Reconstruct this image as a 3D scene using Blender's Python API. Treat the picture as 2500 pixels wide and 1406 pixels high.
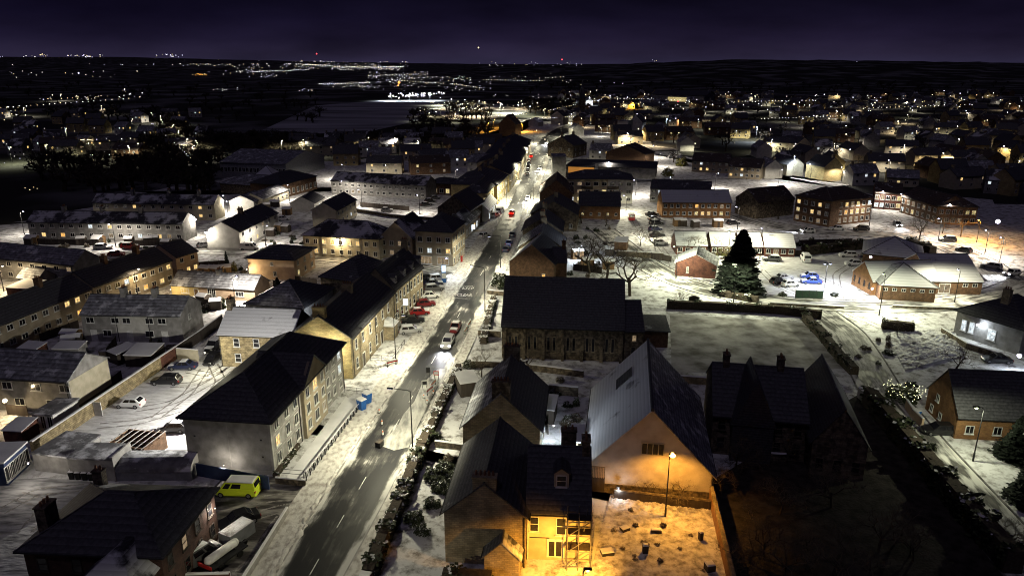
import bpy, bmesh, math, random
from mathutils import Vector, Matrix
random.seed(7)
R = math.radians
scene = bpy.context.scene
for o in list(bpy.data.objects): bpy.data.objects.remove(o)
COL = scene.collection

# ---------------------------------------------------------------- camera (drone, 48 m up, tilted ~17 deg down)
FPX, HZ, CAMH = 1750.0, 155.0, 48.0
PITCH = math.atan((703 - HZ) / FPX)
cam_d = bpy.data.cameras.new('camera'); cam = bpy.data.objects.new('camera', cam_d); COL.objects.link(cam)
cam.location = (0, 0, CAMH); cam.rotation_euler = (R(90) - PITCH, 0, 0)
cam_d.sensor_fit = 'HORIZONTAL'; cam_d.angle = 2 * math.atan(1250 / FPX)
cam_d.clip_start = 0.5; cam_d.clip_end = 60000
scene.camera = cam

# ---------------------------------------------------------------- night sky, faint moonlight, exposure
world = bpy.data.worlds.new('World'); scene.world = world; world.use_nodes = True
nt = world.node_tree; nt.nodes.clear()
n_out = nt.nodes.new('ShaderNodeOutputWorld'); n_bg = nt.nodes.new('ShaderNodeBackground')
n_sky = nt.nodes.new('ShaderNodeTexSky'); n_sky.sky_type = 'NISHITA'; n_sky.sun_disc = False
n_sky.sun_elevation = R(-6); n_sky.sun_rotation = R(20)
n_geo = nt.nodes.new('ShaderNodeTexCoord'); n_sep = nt.nodes.new('ShaderNodeSeparateXYZ')
n_ramp = nt.nodes.new('ShaderNodeValToRGB'); n_add = nt.nodes.new('ShaderNodeMixRGB'); n_add.blend_type = 'ADD'
n_add.inputs[0].default_value = 0.02
nt.links.new(n_geo.outputs['Generated'], n_sep.inputs[0]); nt.links.new(n_sep.outputs['Z'], n_ramp.inputs[0])
er = n_ramp.color_ramp; er.elements[0].position = 0.0; er.elements[0].color = (0.026, 0.022, 0.050, 1)
er.elements[1].position = 0.22; er.elements[1].color = (0.0018, 0.0015, 0.0075, 1)
for pos_, c_ in ((0.012, (0.0190, 0.0150, 0.036)), (0.030, (0.0105, 0.0080, 0.0240)), (0.055, (0.0055, 0.0041, 0.0155)), (0.085, (0.0028, 0.0021, 0.0088))):
    e = er.elements.new(pos_); e.color = (*c_, 1)
nt.links.new(n_ramp.outputs[0], n_add.inputs[1]); nt.links.new(n_sky.outputs[0], n_add.inputs[2])
n_cl = nt.nodes.new('ShaderNodeTexNoise'); n_cl.inputs['Scale'].default_value = 5.0; n_cl.inputs['Detail'].default_value = 5
n_mp = nt.nodes.new('ShaderNodeMapping'); n_mp.inputs['Scale'].default_value = (1, 1, 4.0); nt.links.new(n_geo.outputs['Generated'], n_mp.inputs[0]); nt.links.new(n_mp.outputs[0], n_cl.inputs['Vector'])
n_mr = nt.nodes.new('ShaderNodeMapRange'); n_mr.inputs[1].default_value = 0.3; n_mr.inputs[2].default_value = 0.7; n_mr.inputs[3].default_value = 0.62; n_mr.inputs[4].default_value = 1.35; nt.links.new(n_cl.outputs['Fac'], n_mr.inputs[0])
n_sc = nt.nodes.new('ShaderNodeVectorMath'); n_sc.operation = 'SCALE'; nt.links.new(n_add.outputs[0], n_sc.inputs[0]); nt.links.new(n_mr.outputs[0], n_sc.inputs['Scale'])   # thin uneven cloud catching the town glow
nt.links.new(n_sc.outputs[0], n_bg.inputs[0]); n_bg.inputs[1].default_value = 1.0
nt.links.new(n_bg.outputs[0], n_out.inputs[0])
moon_d = bpy.data.lights.new('moonlight', 'SUN'); moon = bpy.data.objects.new('moonlight', moon_d); COL.objects.link(moon)
moon_d.energy = 0.13; moon_d.angle = R(2); moon_d.color = (0.82, 0.70, 1.0)
moon.rotation_euler = (R(30), 0, R(-22))
scene.view_settings.view_transform = 'Standard'; scene.view_settings.look = 'None'
scene.view_settings.exposure = 0.0; scene.view_settings.gamma = 1.0; scene.view_settings.use_curve_mapping = False
scene.cycles.use_light_tree = True; scene.cycles.max_bounces = 4; scene.cycles.diffuse_bounces = 3
scene.cycles.glossy_bounces = 2; scene.cycles.transmission_bounces = 2; scene.cycles.sample_clamp_indirect = 2.0
scene.cycles.use_denoising = True; scene.cycles.denoiser = 'OPENIMAGEDENOISE'; scene.cycles.denoising_input_passes = 'RGB_ALBEDO_NORMAL'; scene.cycles.denoising_prefilter = 'ACCURATE'
scene.cycles.filter_width = 1.0
scene.cycles.caustics_reflective = False; scene.cycles.caustics_refractive = False

# ---------------------------------------------------------------- survey: image bearing -> place on the ground (or at height z)
SP, CP = math.sin(PITCH), math.cos(PITCH)
def P(u, v, z=0.0):
    xc = (u - 1250) / FPX; yc = (v - 703) / FPX
    t = (CAMH - z) / (SP + yc * CP)
    return Vector((t * xc, t * (CP - yc * SP), z))
def Q(u, v, Y):
    xc = (u - 1250) / FPX; yc = (v - 703) / FPX
    t = Y / (CP - yc * SP)
    return Vector((t * xc, Y, CAMH - t * (SP + yc * CP)))

# ---------------------------------------------------------------- materials
MATS = {}
def M(name, c1, c2=None, scale=2.0, rough=0.8, bump=0.0, bscale=8.0, snow=None, snow_scale=0.25, courses=None,
      brick=None, spec=0.3, detail=6.0, metal=0.0, contrast=(0.35, 0.65), stretch=None):
    m = bpy.data.materials.new(name); m.use_nodes = True; MATS[name] = m
    t = m.node_tree; N = t.nodes; L = t.links; b = N['Principled BSDF']
    b.inputs['Roughness'].default_value = rough; b.inputs['Specular IOR Level'].default_value = spec
    b.inputs['Metallic'].default_value = metal
    tc = N.new('ShaderNodeTexCoord'); vec = tc.outputs['Object']
    info = N.new('ShaderNodeObjectInfo')
    off = N.new('ShaderNodeVectorMath'); off.operation = 'MULTIPLY_ADD'
    L.new(info.outputs['Location'], off.inputs[0]); off.inputs[1].default_value = (0.37, 0.53, 0.0); L.new(vec, off.inputs[2])
    vec = off.outputs[0]
    if stretch:
        mp = N.new('ShaderNodeMapping'); mp.inputs['Scale'].default_value = stretch; L.new(vec, mp.inputs[0]); nvec = mp.outputs[0]
    else: nvec = vec
    col = None
    if c2 is None: c2 = tuple(x * 0.72 for x in c1)
    nz = N.new('ShaderNodeTexNoise'); nz.inputs['Scale'].default_value = scale; nz.inputs['Detail'].default_value = detail; nz.inputs['Roughness'].default_value = 0.68 if detail > 8 else 0.5
    L.new(nvec, nz.inputs['Vector'])
    rp = N.new('ShaderNodeValToRGB'); rp.color_ramp.elements[0].position = contrast[0]; rp.color_ramp.elements[1].position = contrast[1]
    rp.color_ramp.elements[0].color = (*c2, 1); rp.color_ramp.elements[1].color = (*c1, 1)
    L.new(nz.outputs['Fac'], rp.inputs[0]); col = rp.outputs[0]
    hgt = None
    if brick:
        br = N.new('ShaderNodeTexBrick'); br.inputs['Scale'].default_value = 1.0
        br.inputs['Brick Width'].default_value = brick[0]; br.inputs['Row Height'].default_value = brick[1]
        br.inputs['Mortar Size'].default_value = brick[1] * 0.1; br.inputs['Bias'].default_value = 0.0
        br.inputs['Color1'].default_value = (0.72, 0.72, 0.72, 1); br.inputs['Color2'].default_value = (1.15, 1.12, 1.05, 1); br.inputs['Mortar'].default_value = (0.62, 0.62, 0.62, 1)
        sx = N.new('ShaderNodeSeparateXYZ'); L.new(tc.outputs['Object'], sx.inputs[0])
        ad = N.new('ShaderNodeMath'); ad.operation = 'ADD'; L.new(sx.outputs[0], ad.inputs[0]); L.new(sx.outputs[1], ad.inputs[1])
        cx = N.new('ShaderNodeCombineXYZ'); L.new(ad.outputs[0], cx.inputs[0]); L.new(sx.outputs[2], cx.inputs[1])
        L.new(cx.outputs[0], br.inputs['Vector'])
        mx = N.new('ShaderNodeMixRGB'); mx.blend_type = 'MULTIPLY'; mx.inputs[0].default_value = 1.0
        L.new(col, mx.inputs[1]); L.new(br.outputs['Color'], mx.inputs[2]); col = mx.outputs[0]
        iv = N.new('ShaderNodeMath'); iv.operation = 'SUBTRACT'; iv.inputs[0].default_value = 1; L.new(br.outputs['Fac'], iv.inputs[1]); hgt = iv.outputs[0]
    if courses:
        wv = N.new('ShaderNodeTexWave'); wv.wave_type = 'BANDS'; wv.bands_direction = 'Z'; wv.wave_profile = 'SAW'
        wv.inputs['Scale'].default_value = courses * 0.042; wv.inputs['Distortion'].default_value = 0.25; wv.inputs['Detail'].default_value = 1
        L.new(tc.outputs['Object'], wv.inputs['Vector']); hgt = wv.outputs['Fac']
        mc = N.new('ShaderNodeMapRange'); L.new(hgt, mc.inputs[0]); mc.inputs[3].default_value = 1.25; mc.inputs[4].default_value = 0.55
        mm = N.new('ShaderNodeVectorMath'); mm.operation = 'SCALE'; L.new(col, mm.inputs[0]); L.new(mc.outputs[0], mm.inputs['Scale']); col = mm.outputs[0]
    if snow is not None:
        ns = N.new('ShaderNodeTexNoise'); ns.inputs['Scale'].default_value = snow_scale; ns.inputs['Detail'].default_value = 8; ns.inputs['Roughness'].default_value = 0.62
        L.new(vec, ns.inputs['Vector'])
        rs = N.new('ShaderNodeValToRGB'); k = 0.72 - 0.44 * snow
        rs.color_ramp.elements[0].position = max(0, k - 0.06); rs.color_ramp.elements[1].position = min(1, k + 0.05)
        L.new(ns.outputs['Fac'], rs.inputs[0]); sf = rs.outputs[0]
        if hgt is not None:   # snow lies in the courses first
            mw = N.new('ShaderNodeMath'); mw.operation = 'MULTIPLY_ADD'; L.new(hgt, mw.inputs[0]); mw.inputs[1].default_value = -0.28; L.new(sf, mw.inputs[2]); mw.use_clamp = True; sf = mw.outputs[0]
        mx = N.new('ShaderNodeMixRGB'); L.new(sf, mx.inputs[0]); L.new(col, mx.inputs[1]); mx.inputs[2].default_value = (0.70, 0.71, 0.74, 1); col = mx.outputs[0]
    L.new(col, b.inputs['Base Color'])
    if bump > 0:
        bn = N.new('ShaderNodeTexNoise'); bn.inputs['Scale'].default_value = bscale; bn.inputs['Detail'].default_value = 5; L.new(nvec, bn.inputs['Vector'])
        bp = N.new('ShaderNodeBump'); bp.inputs['Strength'].default_value = bump; bp.inputs['Distance'].default_value = 0.12
        if hgt is not None:
            am = N.new('ShaderNodeMath'); am.operation = 'MULTIPLY_ADD'; L.new(hgt, am.inputs[0]); am.inputs[1].default_value = 0.6; L.new(bn.outputs['Fac'], am.inputs[2]); L.new(am.outputs[0], bp.inputs['Height'])
        else: L.new(bn.outputs['Fac'], bp.inputs['Height'])
        L.new(bp.outputs[0], b.inputs['Normal'])
    return m
def EM(name, color, strength, base=(0.02, 0.02, 0.02)):
    m = bpy.data.materials.new(name); m.use_nodes = True; b = m.node_tree.nodes['Principled BSDF']; MATS[name] = m
    b.inputs['Base Color'].default_value = (*base, 1); b.inputs['Emission Color'].default_value = (*color, 1); b.inputs['Emission Strength'].default_value = strength
    m.cycles.emission_sampling = 'NONE'
    return m
def LITWIN(name, color, strength):   # a lit room seen through its pane: uneven curtains and blinds
    m = EM(name, color, strength); t = m.node_tree; b = t.nodes['Principled BSDF']; b.inputs['Roughness'].default_value = 0.15
    tc = t.nodes.new('ShaderNodeTexCoord'); nz = t.nodes.new('ShaderNodeTexNoise'); nz.inputs['Scale'].default_value = 2.3; nz.inputs['Detail'].default_value = 2
    info = t.nodes.new('ShaderNodeObjectInfo'); ad = t.nodes.new('ShaderNodeVectorMath'); ad.operation = 'MULTIPLY_ADD'; ad.inputs[1].default_value = (1.7, 2.3, 1.1)
    t.links.new(info.outputs['Location'], ad.inputs[0]); t.links.new(tc.outputs['Object'], ad.inputs[2]); t.links.new(ad.outputs[0], nz.inputs['Vector'])
    mr = t.nodes.new('ShaderNodeMapRange'); mr.inputs[1].default_value = 0.3; mr.inputs[2].default_value = 0.7; mr.inputs[3].default_value = 0.35 * strength; mr.inputs[4].default_value = 1.25 * strength
    t.links.new(nz.outputs['Fac'], mr.inputs[0]); t.links.new(mr.outputs[0], b.inputs['Emission Strength'])
    return m

M('snow', (0.66, 0.66, 0.67), (0.09, 0.08, 0.065), scale=0.55, rough=0.75, bump=0.8, bscale=2.4, contrast=(0.34, 0.53), detail=10)
M('snow_tracks', (0.78, 0.78, 0.78), (0.46, 0.45, 0.45), scale=0.9, rough=0.7, bump=0.8, bscale=1.8, contrast=(0.34, 0.58), stretch=(0.5, 1.5, 1), detail=9)
M('snow_clean', (0.78, 0.78, 0.79), (0.66, 0.66, 0.67), scale=0.4, rough=0.7, bump=0.25, bscale=2.5)
M('snow_trodden', (0.66, 0.64, 0.60), (0.36, 0.33, 0.30), scale=1.8, rough=0.75, bump=0.8, bscale=2.2, contrast=(0.34, 0.56), stretch=(1.0, 0.6, 1))
M('tyre_track', (0.40, 0.38, 0.36), (0.15, 0.14, 0.13), scale=1.5, rough=0.6, bump=0.4, bscale=6)
M('gable_stone', (0.60, 0.55, 0.50), (0.45, 0.40, 0.35), scale=0.8, rough=0.95, bump=0.45, bscale=9)
M('snow_yard', (0.50, 0.50, 0.51), (0.16, 0.16, 0.165), scale=0.9, rough=0.6, bump=0.7, bscale=2.5, contrast=(0.36, 0.6), stretch=(0.45, 1.6, 1))
M('wet_yard', (0.40, 0.38, 0.35), (0.045, 0.04, 0.04), scale=0.55, rough=0.45, bump=0.4, bscale=3, contrast=(0.42, 0.68), stretch=(0.5, 1.5, 1))
M('rough_garden', (0.66, 0.65, 0.64), (0.12, 0.10, 0.07), scale=1.1, rough=0.9, bump=0.6, bscale=4, contrast=(0.30, 0.58), detail=10)
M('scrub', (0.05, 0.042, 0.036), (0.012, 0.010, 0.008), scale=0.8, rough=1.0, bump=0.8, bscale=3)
M('grass_dark', (0.20, 0.20, 0.21), (0.022, 0.022, 0.017), scale=0.012, rough=1.0, contrast=(0.48, 0.70), detail=8)
M('snow_field', (0.50, 0.49, 0.47), (0.10, 0.09, 0.075), scale=0.3, rough=0.9, bump=0.7, bscale=1.5, contrast=(0.3, 0.62))
M('field_snow', (0.48, 0.48, 0.52), (0.16, 0.16, 0.17), scale=0.03, rough=0.9, bump=0.3, bscale=0.2, stretch=(0.25, 1.5, 1))
M('slate', (0.095, 0.095, 0.108), (0.05, 0.05, 0.057), scale=3, rough=0.55, bump=0.5, courses=22, spec=0.4, bscale=14)
M('slate_dust', (0.13, 0.13, 0.145), (0.065, 0.065, 0.072), scale=3, rough=0.65, bump=0.5, courses=22, snow=0.12, snow_scale=0.35, bscale=14)
M('slate_frost', (0.32, 0.33, 0.36), (0.14, 0.14, 0.155), scale=1.2, rough=0.75, bump=0.5, courses=20, snow=0.30, snow_scale=0.5, bscale=10)
M('slate_patch', (0.07, 0.07, 0.08), (0.035, 0.035, 0.04), scale=3, rough=0.6, bump=0.5, courses=20, snow=0.46, snow_scale=0.22, bscale=10)
M('roof_snow', (0.36, 0.36, 0.38), (0.22, 0.22, 0.23), scale=2, rough=0.7, bump=0.4, courses=18, snow=0.86, snow_scale=0.3, bscale=10)
M('tile_brown', (0.11, 0.085, 0.075), (0.06, 0.045, 0.04), scale=3, rough=0.7, bump=0.5, courses=18, snow=0.15, snow_scale=0.4)
M('flat_felt', (0.22, 0.22, 0.23), (0.12, 0.12, 0.125), scale=1.0, rough=0.8, bump=0.3, bscale=4, snow=0.35, snow_scale=0.4)
M('harl_grey', (0.34, 0.33, 0.32), (0.21, 0.205, 0.195), scale=0.9, rough=0.95, bump=0.5, bscale=40)
M('harl_white', (0.62, 0.61, 0.57), (0.48, 0.47, 0.43), scale=0.8, rough=0.95, bump=0.4, bscale=40)
M('harl_cream', (0.55, 0.50, 0.38), (0.42, 0.38, 0.28), scale=0.9, rough=0.95, bump=0.4, bscale=40)
M('harl_peach', (0.58, 0.43, 0.30), (0.47, 0.34, 0.24), scale=0.9, rough=0.95, bump=0.4, bscale=40)
M('harl_tan', (0.40, 0.34, 0.25), (0.29, 0.245, 0.18), scale=0.7, rough=0.95, bump=0.4, bscale=40)
M('render_yellow', (0.62, 0.50, 0.24), (0.50, 0.40, 0.18), scale=0.6, rough=0.9, bump=0.25, bscale=30)
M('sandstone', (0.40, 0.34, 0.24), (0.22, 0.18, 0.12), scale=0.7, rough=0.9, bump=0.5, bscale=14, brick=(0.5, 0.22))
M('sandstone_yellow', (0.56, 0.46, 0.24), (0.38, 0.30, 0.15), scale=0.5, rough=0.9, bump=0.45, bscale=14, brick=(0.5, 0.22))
M('rubble_dark', (0.22, 0.18, 0.13), (0.075, 0.06, 0.045), scale=1.6, rough=0.95, bump=0.7, bscale=6, brick=(0.6, 0.32), contrast=(0.4, 0.6))
M('rubble_tan', (0.40, 0.33, 0.20), (0.20, 0.16, 0.095), scale=1.2, rough=0.95, bump=0.7, bscale=6, brick=(0.55, 0.28))
M('brick_red', (0.17, 0.07, 0.05), (0.09, 0.038, 0.03), scale=1.5, rough=0.9, bump=0.4, bscale=20, brick=(0.23, 0.078))
M('brick_brown', (0.20, 0.12, 0.075), (0.11, 0.065, 0.04), scale=1.5, rough=0.9, bump=0.4, bscale=20, brick=(0.23, 0.078))
M('brick_orange', (0.34, 0.185, 0.085), (0.22, 0.115, 0.055), scale=1.0, rough=0.9, bump=0.4, bscale=20, brick=(0.23, 0.078))
M('concrete', (0.40, 0.39, 0.37), (0.26, 0.25, 0.24), scale=0.9, rough=0.9, bump=0.3, bscale=12)
M('metal_sheet', (0.30, 0.31, 0.33), (0.22, 0.225, 0.24), scale=1.5, rough=0.5, bump=0.15, bscale=9, metal=0.3)
M('metal_dark', (0.035, 0.035, 0.038), (0.025, 0.025, 0.027), scale=3, rough=0.5, metal=0.4)
M('metal_galv', (0.24, 0.24, 0.24), (0.17, 0.17, 0.17), scale=3, rough=0.5, metal=0.5)
M('paint_blue_dark', (0.035, 0.055, 0.13), (0.025, 0.04, 0.10), scale=2, rough=0.6)
M('paint_blue', (0.03, 0.13, 0.42), (0.02, 0.09, 0.32), scale=2, rough=0.4)
M('paint_white', (0.74, 0.74, 0.72), (0.60, 0.60, 0.58), scale=2, rough=0.5)
M('paint_green', (0.02, 0.045, 0.028), (0.012, 0.03, 0.02), scale=2, rough=0.6)
M('paint_red', (0.50, 0.03, 0.025), (0.38, 0.02, 0.02), scale=2, rough=0.4)
M('paint_orange', (0.75, 0.16, 0.02), (0.6, 0.12, 0.015), scale=2, rough=0.5)
M('wood_brown', (0.20, 0.12, 0.06), (0.11, 0.065, 0.03), scale=2, rough=0.85, bump=0.3, stretch=(1, 1, 0.15))
M('wood_dark', (0.06, 0.05, 0.042), (0.04, 0.03, 0.025), scale=2, rough=0.9, bump=0.3, stretch=(1, 1, 0.15))
M('bark', (0.075, 0.06, 0.045), (0.04, 0.03, 0.022), scale=4, rough=1.0, bump=0.5)
M('brick_dark', (0.085, 0.045, 0.036), (0.05, 0.026, 0.022), scale=1.5, rough=0.9, bump=0.4, bscale=20, brick=(0.23, 0.078))
M('twig', (0.17, 0.14, 0.10), (0.09, 0.07, 0.05), scale=3, rough=1.0)
M('twig_far', (0.075, 0.062, 0.046), (0.035, 0.028, 0.02), scale=0.6, rough=1.0)
M('leaf_dark', (0.045, 0.055, 0.025), (0.018, 0.024, 0.012), scale=2, rough=0.9)
M('leaf_yellow', (0.24, 0.22, 0.05), (0.12, 0.11, 0.03), scale=2, rough=0.9)
M('needle', (0.013, 0.020, 0.013), (0.006, 0.009, 0.006), scale=1.5, rough=0.9)
M('terracotta', (0.30, 0.15, 0.08), (0.18, 0.09, 0.05), scale=5, rough=0.9)
M('glass_dark', (0.012, 0.012, 0.015), (0.008, 0.008, 0.010), scale=1, rough=0.12, spec=0.6)
M('tyre', (0.015, 0.015, 0.015), scale=3, rough=0.9); M('rim', (0.35, 0.35, 0.36), scale=3, rough=0.4, metal=0.7)
for nm, c in dict(black=(0.012, 0.012, 0.014), navy=(0.02, 0.025, 0.06), grey=(0.10, 0.10, 0.105), silver=(0.38, 0.38, 0.39), white=(0.72, 0.72, 0.71), red=(0.42, 0.02, 0.02), darkred=(0.16, 0.012, 0.015), blue=(0.03, 0.06, 0.28), green=(0.04, 0.11, 0.05), lime=(0.60, 0.74, 0.03)).items():
    M('car_' + nm, c, tuple(x * 0.9 for x in c), scale=0.5, rough=0.28, spec=0.5)
LITWIN('lit_warm', (1.0, 0.66, 0.25), 1.3); LITWIN('lit_cool', (0.85, 0.95, 1.0), 1.1); LITWIN('lit_orange', (1.0, 0.50, 0.12), 1.4)
LITWIN('lit_dim', (1.0, 0.72, 0.42), 0.28); LITWIN('lit_yellow', (1.0, 0.80, 0.35), 0.9)
EM('lens_white', (0.80, 0.76, 1.0), 9); EM('lens_warm', (1.0, 0.86, 0.6), 10); EM('lens_orange', (1.0, 0.50, 0.10), 16); EM('lens_green', (0.85, 1.0, 0.55), 6)
EM('lens_blue', (0.5, 0.6, 1.0), 10); EM('head_beam', (0.9, 0.93, 1.0), 30); EM('tail_glow', (1.0, 0.06, 0.03), 8); EM('sign_lit', (0.75, 0.9, 1.0), 1.6); EM('red_lens', (1.0, 0.05, 0.05), 6)
EM('fairy', (1.0, 0.95, 0.55), 5); EM('lamp_off', (0, 0, 0), 0, (0.5, 0.5, 0.5)); EM('tail_off', (0, 0, 0), 0, (0.25, 0.01, 0.01)); EM('orange_panel', (1.0, 0.42, 0.08), 0.35, (0.4, 0.15, 0.03))
# ---------------------------------------------------------------- helpers
def mt(x): return MATS[x] if isinstance(x, str) else x
class MB:
    def __init__(s): s.v = []; s.f = []; s.m = []
    def quad(s, a, b, c, d, mi=0):
        n = len(s.v); s.v += [tuple(a), tuple(b), tuple(c), tuple(d)]; s.f.append((n, n + 1, n + 2, n + 3)); s.m.append(mi); return s
    def face(s, pts, mi=0):
        n = len(s.v); s.v += [tuple(p) for p in pts]; s.f.append(tuple(range(n, n + len(pts)))); s.m.append(mi); return s
    def box(s, x0, x1, y0, y1, z0, z1, mi=0):
        n = len(s.v); s.v += [(x, y, z) for z in (z0, z1) for x, y in ((x0, y0), (x1, y0), (x1, y1), (x0, y1))]
        for q in ((3, 2, 1, 0), (4, 5, 6, 7), (0, 1, 5, 4), (1, 2, 6, 5), (2, 3, 7, 6), (3, 0, 4, 7)): s.f.append(tuple(n + i for i in q)); s.m.append(mi)
        return s
    def hexa(s, p, mi=0):     # 8 points: bottom ring, top ring
        n = len(s.v); s.v += [tuple(q) for q in p]
        for q in ((3, 2, 1, 0), (4, 5, 6, 7), (0, 1, 5, 4), (1, 2, 6, 5), (2, 3, 7, 6), (3, 0, 4, 7)): s.f.append(tuple(n + i for i in q)); s.m.append(mi)
        return s
    def tube(s, a, b, r0, r1=None, n=6, mi=0, caps=True):
        a = Vector(a); b = Vector(b); r1 = r0 if r1 is None else r1; d = b - a
        if d.length < 1e-6: return s
        d.normalize(); x = d.orthogonal().normalized(); y = d.cross(x); k = len(s.v)
        for c, r in ((a, r0), (b, r1)):
            for i in range(n):
                t = 2 * math.pi * i / n; s.v.append(tuple(c + (x * math.cos(t) + y * math.sin(t)) * r))
        for i in range(n): s.f.append((k + i, k + (i + 1) % n, k + n + (i + 1) % n, k + n + i)); s.m.append(mi)
        if caps: s.f.append(tuple(k + i for i in reversed(range(n)))); s.m.append(mi); s.f.append(tuple(k + n + i for i in range(n))); s.m.append(mi)
        return s
    def ball(s, c, r, n=6, mi=0, sz=1.0):
        k = len(s.v); c = Vector(c); rows = max(2, n // 2)
        s.v.append((c.x, c.y, c.z - r * sz))
        for j in range(1, rows):
            ph = -math.pi / 2 + math.pi * j / rows
            for i in range(n):
                t = 2 * math.pi * i / n; s.v.append((c.x + r * math.cos(ph) * math.cos(t), c.y + r * math.cos(ph) * math.sin(t), c.z + r * sz * math.sin(ph)))
        s.v.append((c.x, c.y, c.z + r * sz)); top = len(s.v) - 1
        for i in range(n): s.f.append((k, k + 1 + (i + 1) % n, k + 1 + i)); s.m.append(mi)
        for j in range(rows - 2):
            for i in range(n): a = k + 1 + j * n; s.f.append((a + i, a + (i + 1) % n, a + n + (i + 1) % n, a + n + i)); s.m.append(mi)
        a = k + 1 + (rows - 2) * n
        for i in range(n): s.f.append((a + i, a + (i + 1) % n, top)); s.m.append(mi)
        return s
    def mesh(s, name, mats, smooth=False):
        me = bpy.data.meshes.new(name); me.from_pydata(s.v, [], s.f)
        for m in (mats if isinstance(mats, (list, tuple)) else [mats]): me.materials.append(mt(m))
        if len(me.materials) > 1: me.polygons.foreach_set('material_index', s.m)
        if smooth: me.polygons.foreach_set('use_smooth', [True] * len(me.polygons))
        me.update(); return me
    def build(s, name, mats, parent=None, smooth=False): return ob(name, s.mesh(name, mats, smooth), parent)
def ob(name, me, parent=None, loc=None, rz=None, scale=None):
    o = bpy.data.objects.new(name, me); COL.objects.link(o)
    if parent is not None: o.parent = parent
    if loc is not None: o.location = loc
    if rz is not None: o.rotation_euler = (0, 0, rz)
    if scale is not None: o.scale = scale if hasattr(scale, '__len__') else (scale,) * 3
    return o
def tag(o, label=None, cat=None, group=None, kind=None):
    if label: o['label'] = label
    if cat: o['category'] = cat
    if group: o['group'] = group
    if kind: o['kind'] = kind
    return o
def thing(name, label, cat, loc=(0, 0, 0), rz=0.0, group=None):
    o = ob(name, None, None, loc, rz); o.empty_display_size = 0.5
    return tag(o, label, cat, group)
KIDS = {}
def kids(o):
    if o.name not in KIDS: KIDS[o.name] = list(o.children)
    return KIDS[o.name]
def copy_tree(o, parent=None):
    c = o.copy(); COL.objects.link(c); c.parent = parent
    for ch in kids(o): copy_tree(ch, c)
    return c
def struct(name, pts, z, mat, kind='structure'):   # pts: world xy list
    mb = MB().face([(p[0], p[1], z) for p in pts]); o = mb.build(name, mat); o['kind'] = kind; return o
def px(*uv): return [P(u, v) for u, v in uv]
def slab(name, pts, z1, mat, z0=-0.05):
    mb = MB(); n = len(pts); mb.face([(p[0], p[1], z1) for p in pts])
    for i in range(n):
        a, b = pts[i], pts[(i + 1) % n]; mb.quad((a[0], a[1], z0), (b[0], b[1], z0), (b[0], b[1], z1), (a[0], a[1], z1))
    o = mb.build(name, mat); o['kind'] = 'structure'; return o
GAIN = 3.4
def fill_light(parent, loc, energy, color, kind='POINT', size=0.12, spot=155, blend=0.55, rot=(0, 0, 0)):
    d = bpy.data.lights.new('lamp_light', kind); d.energy = energy * GAIN; d.color = color; d.shadow_soft_size = size
    if kind == 'SPOT': d.spot_size = R(spot); d.spot_blend = blend
    o = ob('lamp_light', d, parent, loc); o.rotation_euler = rot; return o
LCOL = dict(road=(1.0, 0.94, 0.66), white=(1.0, 0.90, 0.74), warm=(1.0, 0.76, 0.42), orange=(1.0, 0.43, 0.05), cool=(0.82, 0.92, 1.0), green=(0.98, 1.0, 0.68), blue=(0.45, 0.55, 1.0), flood=(1.0, 0.96, 0.86))

# ---------------------------------------------------------------- buildings
def frame_of(A, B, C, z, turn=None):
    a = P(*A, z); b = P(*B, z)
    if isinstance(C, tuple):
        c = P(*C, z)
        if (c - b).length > (b - a).length:
            yh = (c - b); d = yh.length; yh.normalize(); xh = Vector((yh.y, -yh.x, 0)); w = (b - a).dot(xh); o = b - xh * w
        else:
            xh = (b - a); w = xh.length; xh.normalize(); yh = Vector((-xh.y, xh.x, 0)); d = max((c - b).dot(yh), 3.0); o = a
    else:
        xh = (b - a); w = xh.length; xh.normalize(); d = C; o = a
    return Vector((o.x, o.y, 0)), math.atan2(xh.y, xh.x), w, d
WM = {}
def win_mesh(w, h, style):
    k = ('w', round(w, 2), round(h, 2), style)
    if k not in WM:
        mb = MB(); t = 0.09 if style != 'far' else 0.07; y = -0.07
        mb.box(-w / 2, -w / 2 + t, y, 0.0, 0, h); mb.box(w / 2 - t, w / 2, y, 0.0, 0, h)
        mb.box(-w / 2 + t, w / 2 - t, y, 0, h - t, h); mb.box(-w / 2 + t, w / 2 - t, y, 0, 0, t)
        if style == 'sash': mb.box(-w / 2 + t, w / 2 - t, y + .01, 0, h * .5 - .035, h * .5 + .035)
        elif style == 'cross': mb.box(-.03, .03, y + .01, 0, t, h - t); mb.box(-w / 2 + t, w / 2 - t, y + .012, 0, h * .66, h * .66 + .06)
        elif style == 'three':
            for q in (-w / 6, w / 6): mb.box(q - .03, q + .03, y + .01, 0, t, h - t)
        elif style in ('far', 'two'): mb.box(-.03, .03, y + .01, 0, t, h - t)
        if style != 'far': mb.box(-w / 2 - .08, w / 2 + .08, -0.16, 0.0, -0.10, -0.002)
        WM[k] = mb
    return k
WMESH = {}
def window(parent, x, y, z, w, h, rz, lit=None, style='sash', frame='paint_white', name='window'):
    k = win_mesh(w, h, style) + (frame,)
    if k not in WMESH: WMESH[k] = WM[k[:4]].mesh('window', frame)
    o = ob(name, WMESH[k], parent, (x, y, z), rz)
    pk = ('p', round(w, 2), round(h, 2), lit)
    if pk not in WMESH:
        t = 0.07; WMESH[pk] = MB().box(-w / 2 + t, w / 2 - t, -0.035, -0.004, t, h - t).mesh('pane', lit or 'glass_dark')
    ob('pane', WMESH[pk], o)
    return o
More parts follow.
